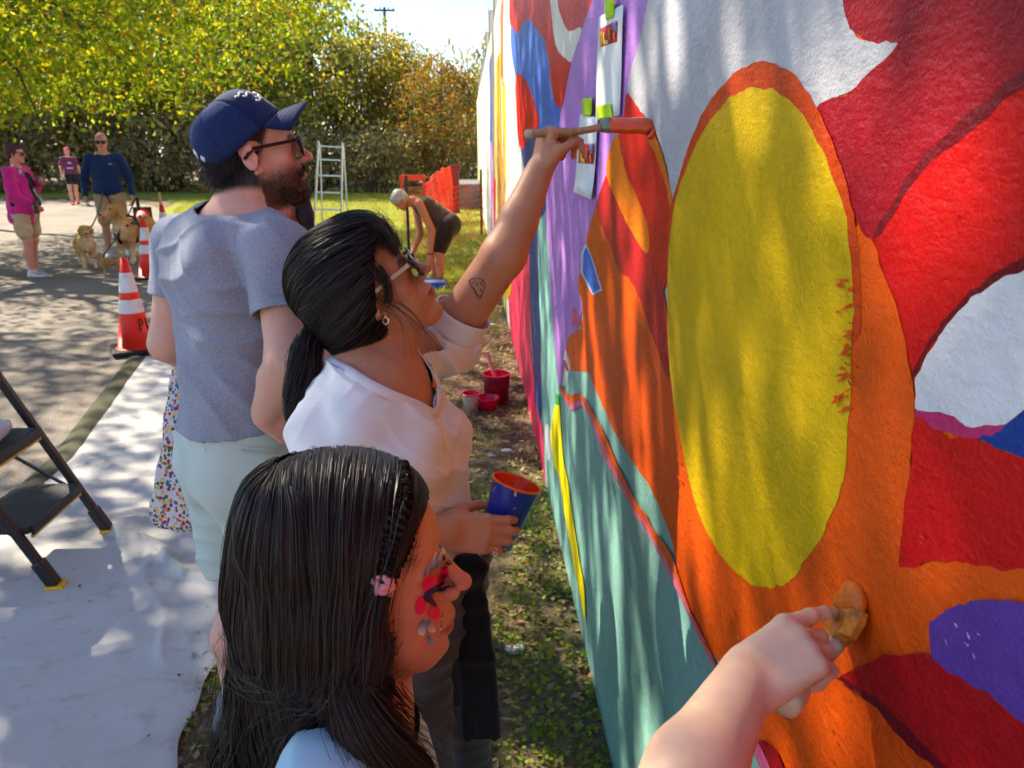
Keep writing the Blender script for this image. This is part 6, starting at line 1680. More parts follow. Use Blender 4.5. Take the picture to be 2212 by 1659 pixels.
for (p0, p1, hh, w_) in (((246, 1140), (470, 1285), .016, .022), ((100, 1148), (340, 1112), .010, .012), ((0, 1330), (330, 1290), .006, .012), ((0, 1440), (330, 1400), .006, .012), ((0, 1545), (400, 1480), .007, .012), ((120, 1660), (390, 1600), .006, .012), ((290, 1130), (372, 1452), .005, .014), ((150, 1240), (480, 1200), .005, .01)):
    a_, b_ = ground(*p0)[:2], ground(*p1)[:2]; dv = b_-a_; Ln = np.linalg.norm(dv); dv /= Ln; rel = q[..., :2]-a_; s_ = rel @ dv; dd = rel @ np.array((-dv[1], dv[0])) + .018*np.sin(s_*13) + .01*vnoise(q, 5, 7)
    Z = Z + 1.8*hh*np.exp(-(dd/w_)**2)*sstep(-.05, .08, s_)*sstep(Ln+.05, Ln-.08, s_)
for k in range(26):
    yy = -.4 + k*.26; Z = Z + .008*np.exp(-((Yg - yy - .05*np.sin(Xg*3 + k) - .12*(Xg+1.5))/.013)**2)*np.clip(vnoise(q*np.array([1, .3, 1]), 2.2, 30+k)+.3, 0, 1)
edge = np.minimum(U_, 1-U_)[None]; Z = Z - .006*np.exp(-edge/.01)
Vg = np.stack([Xg, Yg, Z], -1).reshape(-1, 3); I = np.arange(ny*nx).reshape(ny, nx); Fg = np.stack([I[:-1, :-1], I[:-1, 1:], I[1:, 1:], I[1:, :-1]], -1).reshape(-1, 4)
o = obj('drop_cloth', mesh_np('drop_cloth', Vg, [Fg], CANVAS)); tag(o, 'white paint speckled drop cloth spread along the edge of the path', 'drop cloth')
t = NT('olive_strip'); v = t.coord(); a = t.noise(v, 5, 4); t.set(base=t.ramp(a, [(.3, (.045, .045, .022)), (.7, (.085, .08, .04))]), rough=.8, spec=.2); t.bump(t.noise(v, 80, 2), .3, .004)
L_ = np.stack([np.interp(ys, [-.6, 3.4, 4, 6.15], [-2.16, -2.23, -2.28, -2.74]), ys, np.full(ny, .020)], 1); R_ = np.stack([xl + .006, ys, np.full(ny, .0215)], 1); Md = (L_+R_)/2 + np.array((0, 0, .012))
Vg = np.concatenate([L_, Md, R_]); ii = np.arange(ny-1); Fg = np.concatenate([np.stack([ii, ii+ny, ii+ny+1, ii+1], 1), np.stack([ii+ny, ii+2*ny, ii+2*ny+1, ii+ny+1], 1)])
o = obj('edging_strip', mesh_np('edging_strip', Vg, [Fg], t.m)); tag(o, 'dark olive strip running along the left edge of the drop cloth', 'edging strip')

# ------------------------------------------------------------------ traffic cones
CONE_O = simple('cone_orange', srgb(240, 44, 14), .45, .06, 14)
t = NT('reflective_white'); v = t.coord(); t.set(base=t.ramp(t.noise(v, 12, 3), [(.3, (.62, .60, .60)), (.7, (.80, .78, .78))]), rough=.35, spec=.5); CONE_W = t.m
RUBBER = simple('black_rubber', (.018, .018, .02), .7, .2, 20)
def cone(loc, h, label, rz=0, stick=False):
    o = empty('traffic_cone', loc, rz); tag(o, label, 'traffic cone', 'traffic cones along the path')
    z0, rb, rt = .035, h*.185, h*.036; hh = h - z0
    def band(f0, f1, off): return [(rb + (rt-rb)*(1-f) + off, z0 + hh*(1-f)) for f in np.linspace(f1, f0, 4)]
    mb = MB(); mb.lathe([(rb*1.16, z0-.004), (rb*1.04, z0+.012)] + band(0, 1, 0)[0:1] + band(0, 1, 0)[1:] + [(rt*.6, h)], n=32); mb.build('cone_body', CONE_O, o, smooth=True)
    for f0, f1 in ((.155, .37), (.45, .60)): mb = MB(); mb.lathe(band(f0, f1, .0025), n=32); mb.build('reflective_band', CONE_W, o, smooth=True)
    MB().box((0, 0, .018), (h*.50, h*.50, .036)).build('base', RUBBER, o, bevel=.012)
    if stick: mb = MB(); mb.tube([(0, 0, h*.7), (-.01, 0, h*1.25)], .022, 10); mb.build('wooden_stick', simple('yellow_wood', srgb(206, 164, 84), .6), o, smooth=True)
    return o
p = ground(297, 762); c1 = cone((p[0], p[1], .022), .76, 'large orange traffic cone lettered P, nearest, beside the drop cloth', .45)
# black stencil letters on the near cone, facing right of the camera
def on_cone(th, f, h=.76): z0, rb, rt = .035, h*.185, h*.036; r_ = rb + (rt-rb)*f + .0015; return np.array((r_*math.cos(th), r_*math.sin(th), z0 + (h-z0)*f))
cd = math.atan2(-p[1], -p[0]) - .45
mb = MB(); S0 = cd + .42
mb.tube([on_cone(S0, f) for f in np.linspace(.20, .335, 5)], .007, 6)
mb.tube([on_cone(S0 + .0 + .26*math.sin(q), .300 + .034*math.cos(q)) for q in np.linspace(0, math.pi, 9)], .006, 6)
mb.build('stencil_letter', simple('stencil_black', (.012, .012, .014), .6), c1)
mb = MB(); mb.tube([on_cone(S0 + .62, f) for f in np.linspace(.21, .33, 5)], .007, 6); mb.build('stencil_letter', simple('stencil_black', (.012, .012, .014), .6), c1)
p = ground(326, 603); cone((p[0], p[1], .012), .76, 'orange cone half hidden behind the left arm of the man in the blue cap', .2)
p = ground(362, 548); cone((p[0], p[1], .012), .76, 'orange cone with a wooden stick poking out of its top', .5, True)
p = ground(312, 488); o = cone((p[0], p[1], .2), .76, 'toppled orange cone lying on its side with the black base up', 0)
dv = np.array((EYE[0]-p[0], EYE[1]-p[1])); o.rotation_euler = (0, R(88), math.atan2(dv[1], dv[0]) - .1); o.location = (p[0] - .3*dv[0]/np.linalg.norm(dv), p[1] - .3*dv[1]/np.linalg.norm(dv), .20)

# ------------------------------------------------------------------ step stool at the left edge
st = empty('step_stool', (-1.75, 2.9, .02)); tag(st, 'black folding step stool with yellow trim standing on the drop cloth', 'step stool')
BLK = simple('black_powder_coat', (.016, .016, .017), .42, .15, 30, .15, 300)
YELT = simple('yellow_trim', srgb(240, 190, 20), .45, .05)
TREAD = NT('ribbed_tread'); v = TREAD.coord(); wv = TREAD.n('TexWave'); wv.inputs['Scale'].default_value = 22; wv.bands_direction = 'X'; TREAD.l(v, wv.inputs['Vector']); TREAD.set(base=(.035, .035, .036), rough=.75); TREAD.bump(wv.outputs['Fac'], .6, .004); TREAD = TREAD.m
ya, yb = 3.13, 2.68
fx0, slope = -1.585, .475
fr = lambda z: fx0 - slope*z
for y in (ya, yb):
    MB().bar((fr(.10), y, .10), (fr(1.05), y, 1.05), .034, .030, (1, 0, 0)).build('front_leg', BLK, st, bevel=.006)
    MB().bar((fr(1.0) - .03, y, 1.0), (-2.52, y, .06), .030, .028, (1, 0, 0)).build('rear_leg', BLK, st, bevel=.006)
    MB().bar((fr(.026), y, .026), (fr(.13), y, .13), .048, .042, (1, 0, 0)).build('foot', BLK, st, bevel=.008)
    MB().box((fr(.02), y, .027), (.066, .062, .014), rotm(0, 0, .15)).build('foot_pad', YELT, st, bevel=.004)
    mb = MB(); mb.lathe([(0, .004), (.0055, .003), (.006, -.001)], (fr(.085), y - .020, .085), 10, rotm(R(90), 0, 0)); mb.build('bolt', simple('steel_bolt', (.6, .6, .6), .3, metal=1.0), st)
    MB().bar((fr(.245) - .02, y - .01*(1 if y > 3 else -1), .235), (fr(.72) - .30, y - .01*(1 if y > 3 else -1), .60), .012, .010, (1, 0, 0)).build('brace', BLK, st)
for k, z in enumerate((.245, .50, .75)):
    x1 = fr(z) + .035; x0 = x1 - .26; ym = (ya+yb)/2
    tr = MB().box(((x0+x1)/2, ym, z), (.26, ya-yb-.034, .03)).build('tread', TREAD, st, bevel=.01)
    MB().box((x1 + .004, ym, z - .002), (.012, ya-yb-.06, .04)).build('tread_nosing', BLK, tr, bevel=.004)
    MB().box((x1 - .002, ym, z - .028), (.010, ya-yb-.07, .012)).build('trim', YELT, tr)
rebase(st)
q = Solid(); q.box((fr(.5) - .12, 2.86, .545), (.10, .13, .026), .02, .01); q.box((fr(.5) - .09, 2.93, .56), (.07, .10, .022), .015, .02)
Vq, Fq = q.mesh(.006, disp=lambda P: .006*vnoise(P, 22, 2) + .003*vnoise(P, 60, 4)); o = obj('paint_rag', mesh_np('paint_rag', Vq, [Fq], simple('rag_cotton', (.74, .73, .72), .95, .12, 12, .4, 200))); tag(o, 'crumpled white rag lying on the step stool tread', 'rag')

# ------------------------------------------------------------------ printed tote bag
bag = empty('tote_bag', tuple(at(400, 1130, 2.02))); tag(bag, 'white tote bag with a small fruit print hanging from the bearded man\'s left hand', 'bag')
t = NT('fruit_print'); v = t.coord(); mp = t.n('Mapping'); mp.inputs['Scale'].default_value = (1, .45, 1.0); t.l(v, mp.inputs[0])
vo = t.n('TexVoronoi'); vo.inputs['Scale'].default_value = 96; vo.inputs['Randomness'].default_value = .8; t.l(mp.outputs[0], vo.inputs['Vector'])
sep = t.n('SeparateColor'); t.l(vo.outputs['Color'], sep.inputs[0])
ink = t.ramp(sep.outputs[0], [(0, srgb(196, 30, 34)), (.3, srgb(52, 120, 56)), (.5, srgb(236, 196, 40)), (.66, srgb(226, 120, 30)), (.78, srgb(110, 70, 130)), (.9, srgb(40, 110, 160))]); t.t.nodes[-1]
for nd in t.t.nodes:
    if nd.bl_idname == 'ShaderNodeValToRGB': nd.color_ramp.interpolation = 'CONSTANT'
dst = t.math('ADD', vo.outputs['Distance'], t.math('MULTIPLY', t.math('SUBTRACT', t.noise(v, 160, 2), .5), .22))
base = t.mix(t.ramp(dst, [(.47, (1, 1, 1)), (.49, (0, 0, 0))]), (.62, .56, .56), (.05, .04, .04)); base = t.mix(t.ramp(dst, [(.40, (1, 1, 1)), (.42, (0, 0, 0))]), base, ink)
t.set(base=base, rough=.85, spec=.15); BAGM = t.m
prof = [(758, 384, 12, .010), (790, 386, 22, .018), (850, 390, 34, .030), (930, 392, 46, .042), (1020, 394, 58, .052), (1090, 398, 66, .055), (1128, 400, 64, .045), (1139, 402, 56, .020)]
Vb, nn = [], 40
for k, (y, x, w_, th) in enumerate(spline(np.array(prof, float), 5)):
    c = at(x + 18, y, 2.03)
    for j in range(nn):
        a = 2*math.pi*j/nn; fo = 1 + .10*math.sin(5*a + .02*y) + .05*math.sin(9*a - .05*y)
        Vb.append(c + _Rt*math.cos(a)*w_*1.22*2.03/1661*fo + (_F*np.array((1, 1, 0)))*math.sin(a)*th*fo)
nr = len(Vb)//nn; mb = MB(); mb.add(Vb, [(i*nn+k, i*nn+(k+1) % nn, (i+1)*nn+(k+1) % nn, (i+1)*nn+k) for i in range(nr-1) for k in range(nn)] + [tuple((nr-1)*nn+k for k in range(nn))])
mb.build('sack', BAGM, bag, smooth=True)
for s in (-1, 1): MB().bar(at(402 + s*6, 775, 2.03 + .01*s), at(420, 745, 2.06), .022, .003, _F).build('handle', BAGM, bag)
rebase(bag)
# ------------------------------------------------------------------ people farther off
def far_person(label, base, heading, H, skin, parts, arms, feet, hair=None, head_turn=0, head_pitch=0, bulk=1.0, lean=0.0, res=.009, hd_res=None, legs_len=None):
    """joints in the person's own frame: x ahead, y left, z up, for a height of 1.75 m"""
    k = H/1.75; A = rotm(0, 0, R(heading)); b = np.array((base[0], base[1], 0.))
    W = lambda p: b + A @ (np.array(p, float)*k)
    root = empty('person', tuple(b)); tag(root, label, 'person')
    S = Solid(); o = W((.02 + lean, 0, 1.615)); hA = face_frame(heading + head_turn, head_pitch)
    S.frame(hA, o, k); head_prims(S, fem=parts.get('fem', 0)); S.frame()
    S.cap(o + hA @ np.array((-.02, 0, -.04))*k, W((lean*.8, 0, 1.46)), .052*k, .056*k, .03)
    for s in (-1, 1): S.cap(W((lean*.8, 0, 1.44)), W((lean*.7, s*.17*bulk, 1.40)), .05*k, .046*k, .03)
    S.frame(A, b, k).ell((lean*.5, 0, 1.22), (.09*bulk, .14*bulk, .2), .05).frame()
    for s, (el, wr) in zip((-1, 1), arms):
        sh = W((lean*.7, s*.18*bulk, 1.40)); e, w = W(el), W(wr)
        S.cap(sh, e, .048*k*bulk, .040*k, .02); S.cap(e, w, .039*k, .027*k, .02)
        d = (w-e)/np.linalg.norm(w-e); zh = A @ np.array((0, s, 0.)); zh -= d*(zh @ d); zh /= np.linalg.norm(zh)
        hand_prims(S, np.stack([d, np.cross(zh, d), zh], 1), w, k, [(25, 35, 25)]*4, [(.012, -s*-.026, -.008), (.04, s*.044, -.014), (.062, s*.05, -.02), (.08, s*.052, -.026)], s)
    for s, (kn, ft) in zip((-1, 1), feet):
        hp = W((0, s*.09*bulk, .90)); kk, f = W(kn), W(ft)
        S.cap(hp, kk, .085*k*bulk, .056*k, .03); S.cap(kk, kk*.62+f*.38 + A @ np.array((-.02, 0, 0)), .053*k, .056*k, .03); S.cap(kk*.62+f*.38 + A @ np.array((-.02, 0, 0)), f, .054*k, .036*k, .03)
    V, F = S.mesh(res); L = head_local(V, hA, o, k); C = np.tile(np.array(skin), (len(V), 1)); hm = np.linalg.norm(L - (.02, 0, 0), axis=1) < .17
    C[hm] = paint_head(L[hm], skin, np.array(skin)*(.9, .55, .55), parts.get('brow'), .4)
    body_obj('body', V, F, SKIN, root, C)
    def garment(name, mat, build, cut=None, amp=.008, seed=1, r=None):
        Q = Solid(); build(Q); Vq, Fq = Q.mesh(r or res, disp=folds([((.3, .6, 1), 34, 1), ((1, -.4, .5), 42, .8)], amp, seed))
        if cut is not None: Vq, Fq = tidy(Vq, cut_faces(Vq, Fq, cut))
        return body_obj(name, Vq, Fq, mat, root)
    return root, W, A, k, o, hA, garment
def torso(Q, W, A, k, b, bulk, lean, z0, grow=0.0, hipw=1.0):
    Q.frame(A, W((0, 0, 0)), k); Q.ell((lean*.5, 0, 1.24), (.115*bulk+grow, .165*bulk+grow, .21), .06); Q.ell((lean*.15 + .02*(bulk-1)*4, 0, 1.04), (.12*bulk**1.4+grow, .155*bulk+grow, .17), .07); Q.ell((0, 0, z0+.08), (.125*bulk+grow, .168*bulk*hipw+grow, .12), .07); Q.frame()
    for s in (-1, 1): Q.cap(W((lean*.8, s*.03, 1.42)), W((lean*.7, s*.17*bulk, 1.40)), .054*k, .058*k, .04)
def shoes(root, W, A, k, feet, mat, dirs=(0, 0)):
    for (kn, ft), d in zip(feet, dirs):
        f = W(ft); Q = Solid().frame(A @ rotm(0, 0, R(d)), (f[0], f[1], 0), k); Q.ell((.055, 0, .038), (.135, .05, .05), .01); Q.cap((-.02, 0, .05), (-.01, 0, .10), .05, .05, .02); Q.box((.04, 0, -.02), (.3, .2, .03), .001, .003, 's'); Vq, Fq = Q.mesh(.01); body_obj('shoe', Vq, Fq, mat, root)
# woman in the pink shirt, side on
b = ground(78, 600); fe = [((.03, -.10, .50), (.02, -.10, .08)), ((.01, .10, .50), (-.06, .12, .08))]; ar = [((.02, -.24, 1.12), (.20, -.16, .98)), ((.05, .26, 1.16), (.22, .10, 1.27))]
root, W, A, k, o, hA, gm = far_person('woman in a long pink shirt and beige shorts standing side on at the left edge', b, 2, 1.68, srgb(214, 148, 124), dict(fem=1), ar, fe, bulk=1.22)
PKS = cloth_mat('pink_linen', srgb(206, 40, 128), .9, 300, .1)
def bld(Q):
    torso(Q, W, A, k, b, 1.27, 0, .84, .015); Q.frame(A, W((0, 0, 0)), k).ell((-.02, 0, .80), (.165, .215, .12), .06).frame()
    for s, (e, w) in zip((-1, 1), ar): Q.cap(W((0, s*.21, 1.40)), W(e), .072*k, .062*k, .03); Q.cap(W(e), np.array(W(e))*.15+np.array(W(w))*.85, .060*k, .050*k, .03)
gm('shirt', PKS, bld, lambda P: ~((((P - W((0, 0, 0))) @ A)[:, 0] > .085*k) & (np.abs(((P - W((0, 0, 0))) @ A)[:, 1]) < .075*k) & (P[:, 2] < 1.42*k) & (((P - W((0, 0, 0))) @ A)[:, 0] > .11*k)), .014, 3)
gm('top', cloth_mat('black_cotton', (.01, .01, .011), .9), lambda Q: torso(Q, W, A, k, b, 1.24, 0, .90, .0), lambda P: P[:, 2] < 1.36*k)
SHB = cloth_mat('beige_cotton', srgb(196, 168, 128), .9, 400)
def bld(Q):
    Q.frame(A, W((0, 0, 0)), k).ell((0, 0, .86), (.15, .20, .12), .05).frame()
    for s, (kn, ft) in zip((-1, 1), fe): Q.cap(W((0, s*.11, .84)), W((.01, s*.115, .62)), .11*k, .10*k, .04)
gm('shorts', SHB, bld); shoes(root, W, A, k, fe, simple('silver_shoe', (.5, .5, .52), .3, .1, metal=.4), (8, -20))
hs = Solid().frame(hA, o, k); hs.ell((-.025, 0, .05), (.108, .088, .095), .01); hs.ell((.03, 0, .09), (.06, .07, .045), .02); hs.ell((-.05, 0, -.01), (.05, .07, .05), .03); hs.frame(); Vq, Fq = hs.mesh(.009, disp=lambda P: .006*vnoise(P, 40, 2)); body_obj('hair', Vq, Fq, simple('auburn_hair', srgb(74, 26, 26), .6, .3, 60, .5, 200), root)
mb = MB(); mb.bar(W((.08, -.10, 1.42)), W((.19, .12, 1.0)), .06, .012, (1, 0, 0)); mb.build('shoulder_strap', simple('grey_webbing', (.45, .44, .42), .8), root)
mb = MB(); mb.box(W((.24, -.16, .95)), (.03, .075, .15), A); mb.build('phone', BLACKP, root, bevel=.008)
glasses(root, hA, o, k, BLACKP, BLACKP, LENS)
rebase(root)
# man in the navy shirt, facing the camera
b = ground(256, 556); hd = math.degrees(math.atan2(-b[1], -b[0])); fe = [((.05, -.10, .50), (.12, -.10, .08)), ((.0, .12, .50), (-.08, .14, .08))]; ar = [((-.02, -.29, 1.13), (.04, -.30, .88)), ((-.02, .29, 1.13), (.05, .30, .88))]
root, W, A, k, o, hA, gm = far_person('bald man in a navy long sleeved shirt and khaki shorts walking dogs', b, hd - 6, 1.86, srgb(206, 142, 116), {}, ar, fe, bulk=1.1, head_pitch=-6)
def bld(Q):
    torso(Q, W, A, k, b, 1.14, 0, .88, .01)
    for s, (e, w) in zip((-1, 1), ar): Q.cap(W((0, s*.19, 1.40)), W(e), .068*k, .058*k, .03); Q.cap(W(e), np.array(W(e))*.1+np.array(W(w))*.9, .056*k, .042*k, .03)
gm('shirt', cloth_mat('navy_jersey', srgb(26, 46, 84), .9, 400, .1), bld, lambda P: ~((P[:, 2] > 1.46*k) & (np.linalg.norm(P[:, :2] - b[:2], axis=1) < .085*k)) & (P[:, 2] > .86*k*.98), .012, 9)
mb = MB(); mb.box(W((.135, .085, 1.32)), (.004, .05, .02), A); mb.build('chest_print', simple('print_grey', (.25, .3, .4), .7), root)
def bld(Q):
    Q.frame(A, W((0, 0, 0)), k).ell((0, 0, .90), (.135, .175, .10), .05).frame()
    for s, (kn, ft) in zip((-1, 1), fe): Q.cap(W((0, s*.10, .88)), W((np.array(kn) + (.0, 0, .04))), .105*k, .09*k, .04)
gm('shorts', cloth_mat('khaki_twill', srgb(178, 152, 110), .9, 400), bld); shoes(root, W, A, k, fe, simple('white_shoe', (.6, .6, .58), .6), (0, 10))
hs = Solid().frame(hA, o, k)
for s in (-1, 1): hs.ell((-.04, s*.062, .01), (.055, .022, .035), .02)
hs.ell((-.085, 0, .0), (.03, .06, .04), .02); hs.frame(); Vq, Fq = hs.mesh(.009); body_obj('hair', Vq, Fq, simple('grey_hair', (.35, .33, .31), .7), root)
glasses(root, hA, o, k, BLACKP, BLACKP, LENS); navy_hand = W((.05, .33, .82)); navy_hand2 = W((.07, -.05, .98))
mb = MB(); mb.box(W((.05, .36, .76)), (.06, .05, .20), A); mb.build('waste_bag', BLACKP, root, bevel=.02)
rebase(root); NAVY_R, NAVY_W = root, W
# woman in the pink cap
b = ground(163, 443); hd = math.degrees(math.atan2(-b[1], -b[0])); fe = [((.10, -.09, .50), (.10, -.08, .08)), ((.0, .09, .50), (-.22, .10, .10))]; ar = [((-.04, -.25, 1.16), (.06, -.24, .93)), ((-.06, .25, 1.16), (.0, .27, .93))]
root, W, A, k, o, hA, gm = far_person('woman in a pink cap, purple tee and black shorts walking up the path', b, hd + 5, 1.66, srgb(220, 160, 138), dict(fem=1), ar, fe, bulk=.98)
def bld(Q):
    torso(Q, W, A, k, b, 1.0, 0, .92, .005)
    for s, (e, w) in zip((-1, 1), ar): Q.cap(W((0, s*.17, 1.40)), np.array(W((0, s*.18, 1.40)))*.4+np.array(W(e))*.6, .062*k, .06*k, .03)
gm('tee', cloth_mat('purple_jersey', srgb(110, 50, 92), .9, 400), bld, lambda P: P[:, 2] > .95*k)
mb = MB(); mb.lathe([(0, .002), (.045, .002), (.05, 0)], W((.118, 0, 1.27)), 14, A @ rotm(0, R(90), 0)); mb.box(W((.124, 0, 1.13)), (.004, .17, .035), A); mb.build('tee_print', simple('print_white', (.6, .58, .6), .7), root)
def bld(Q):
    Q.frame(A, W((0, 0, 0)), k).ell((0, 0, .92), (.115, .155, .09), .05).frame()
    for s, (kn, ft) in zip((-1, 1), fe): Q.cap(W((0, s*.085, .90)), np.array(W((0, s*.09, .90)))*.45+np.array(W(kn))*.55, .092*k, .078*k, .04)
gm('shorts', cloth_mat('black_lycra', (.012, .012, .014), .7), bld); shoes(root, W, A, k, fe, simple('red_shoe', srgb(206, 30, 26), .6), (0, -15))
hs = Solid().frame(hA, o, k); hs.ell((-.02, 0, .058), (.104, .084, .085), .01); hs.box((0, 0, -.05), (.2, .2, .085), .01, .01, 's'); hs.ell((.10, 0, .045), (.07, .062, .010), .01); hs.frame(); Vq, Fq = hs.mesh(.009); body_obj('cap', Vq, Fq, cloth_mat('hot_pink_twill', srgb(222, 46, 104), .8), root)
rebase(root)
# bent woman in the brown tank top
b = ground(948, 604); root = empty('person', (b[0], b[1], 0)); tag(root, 'grey haired woman in a brown tank top bending over beyond the netting', 'person')
D = 9.65; J = lambda x, y, d=0: at(x, y, D + d)
S = Solid(); bo, bA = J(866, 434, -.05), face_frame(176, -58); S.frame(bA, bo, .95); head_prims(S, fem=1); S.frame()
nk_, ch_, hp_ = J(892, 436), J(918, 448), J(968, 486)
S.cap(bo, nk_, .05, .055, .03); S.cap(nk_, ch_, .07, .10, .04); S.cap(ch_, hp_, .11, .13, .05)
for dd, pts in ((-.19, [(905, 440), (934, 500), (928, 560)]), (.19, [(898, 446), (908, 505), (892, 545)])):
    a_, e_, w_ = [J(x, y, dd) for x, y in pts]; S.cap(a_, e_, .055, .044, .02); S.cap(e_, w_, .042, .030, .02); S.cap(w_, w_ + (w_-e_)*.28, .032, .022, .02)
for dd, pts in ((-.1, [(966, 490), (948, 545), (952, 596)]), (.1, [(962, 488), (938, 545), (938, 594)])):
    a_, e_, w_ = [J(x, y, dd) for x, y in pts]; S.cap(a_, e_, .10, .062, .03); S.cap(e_, e_*.6+w_*.4, .06, .062, .02); S.cap(e_*.6+w_*.4, w_, .06, .04, .02)
V, F = S.mesh(.010); C = np.tile(np.array(srgb(196, 120, 82)), (len(V), 1)); body_obj('body', V, F, SKIN, root, C)
Q = Solid(); Q.cap(nk_*.3+ch_*.7 + (0, 0, -.01), ch_, .10, .125, .04); Q.cap(ch_, hp_*.75+ch_*.25, .128, .150, .05); Vq, Fq = Q.mesh(.010, disp=folds([((1, 0, .3), 46, 1)], .010, 3)); body_obj('tank_top', Vq, Fq, cloth_mat('brown_jersey', srgb(84, 66, 56), .9), root)
Q = Solid(); Q.ell(hp_, (.165, .17, .16), .05)
for dd, a_, e_ in ((-.1, (966, 490), (950, 535)), (.1, (962, 488), (942, 535))): Q.cap(J(*a_, dd), J(*e_, dd), .118, .098, .04)
Vq, Fq = Q.mesh(.010); body_obj('shorts', Vq, Fq, cloth_mat('camo_brown', srgb(50, 36, 34), .9, 300, .6), root)
for dd, x in ((-.1, 952), (.1, 938)): f = J(x, 600, dd); Q = Solid().frame(rotm(0, 0, R(176)), (f[0], f[1], 0)); Q.ell((.05, 0, .035), (.13, .045, .05), .01); Vq, Fq = Q.mesh(.012); body_obj('shoe', Vq, Fq, SHOEG, root)
hs = Solid().frame(bA, bo, .95); hs.ell((-.02, 0, .055), (.112, .094, .095), .01); hs.ell((-.05, 0, .0), (.07, .08, .07), .03); hs.ell((.03, 0, .095), (.05, .07, .04), .02); hs.frame(); Vq, Fq = hs.mesh(.010, disp=lambda P: .008*vnoise(P, 30, 2)); body_obj('hair', Vq, Fq, simple('silver_hair', srgb(176, 172, 160), .55, .2, 50, .5, 150), root)
mb = MB(); w_ = J(929, 548, -.19); mb.tube([w_ + (.036*math.cos(a), .036*math.sin(a), 0) for a in np.linspace(0, 6.28, 14)], .008, 5, cap=False); mb.build('wristband', BLACKP, root)
rebase(root)
# smiling woman behind the bearded man
so_ = at(600, 428, 2.45); hd = math.degrees(math.atan2(-so_[1], -so_[0])) - 22; b = (so_[0], so_[1])
fe = [((.02, -.09, .50), (.0, -.10, .08)), ((.02, .09, .50), (.0, .10, .08))]; ar = [((-.02, -.20, 1.14), (.10, -.12, .98)), ((-.02, .20, 1.14), (.10, .12, .98))]
HH = so_[2]/1.615*1.75
root, W, A, k, o, hA, gm = far_person('smiling dark haired woman mostly hidden behind the bearded man', (so_[0] - .02*math.cos(R(hd)), so_[1] - .02*math.sin(R(hd))), hd, HH, srgb(216, 140, 118), dict(fem=1, brow=srgb(40, 28, 24)), ar, fe, bulk=.88, res=.007)
mb = MB(); mb.tube([o + hA @ (np.array((.1035 - .35*abs(y)**1.3, y, -.0575 + 9*y*y))*k) for y in np.linspace(-.018, .018, 9)], .0035, 6); mb.build('teeth', simple('teeth_white', (.8, .78, .74), .3), root, smooth=True)
hs = Solid().frame(hA, o, k); hs.ell((-.02, 0, .052), (.106, .088, .092), .01)
for s in (-1, 1): hs.chain([(-.01, s*.082, .02), (.0, s*.092, -.06), (.0, s*.105, -.16), (.0, s*.11, -.26)], [.028, .026, .028, .018], .02)
hs.box((.13, 0, -.02), (.07, .066, .1), .02, .02, 's'); hs.frame(); Vq, Fq = hs.mesh(.006, disp=lambda P: .003*vnoise(P, 60, 3)); body_obj('hair', Vq, Fq, simple('dark_hair_far', (.02, .013, .011), .5, .3, 120, .5, 300), root)
gm('dress', cloth_mat('maroon_jersey', srgb(96, 30, 44), .9), lambda Q: (torso(Q, W, A, k, b, .92, 0, .84), Q.cap(W((0, 0, .9)), W((0, 0, .5)), .17*k, .22*k, .05)), None)
shoes(root, W, A, k, fe, SHOE); rebase(root)

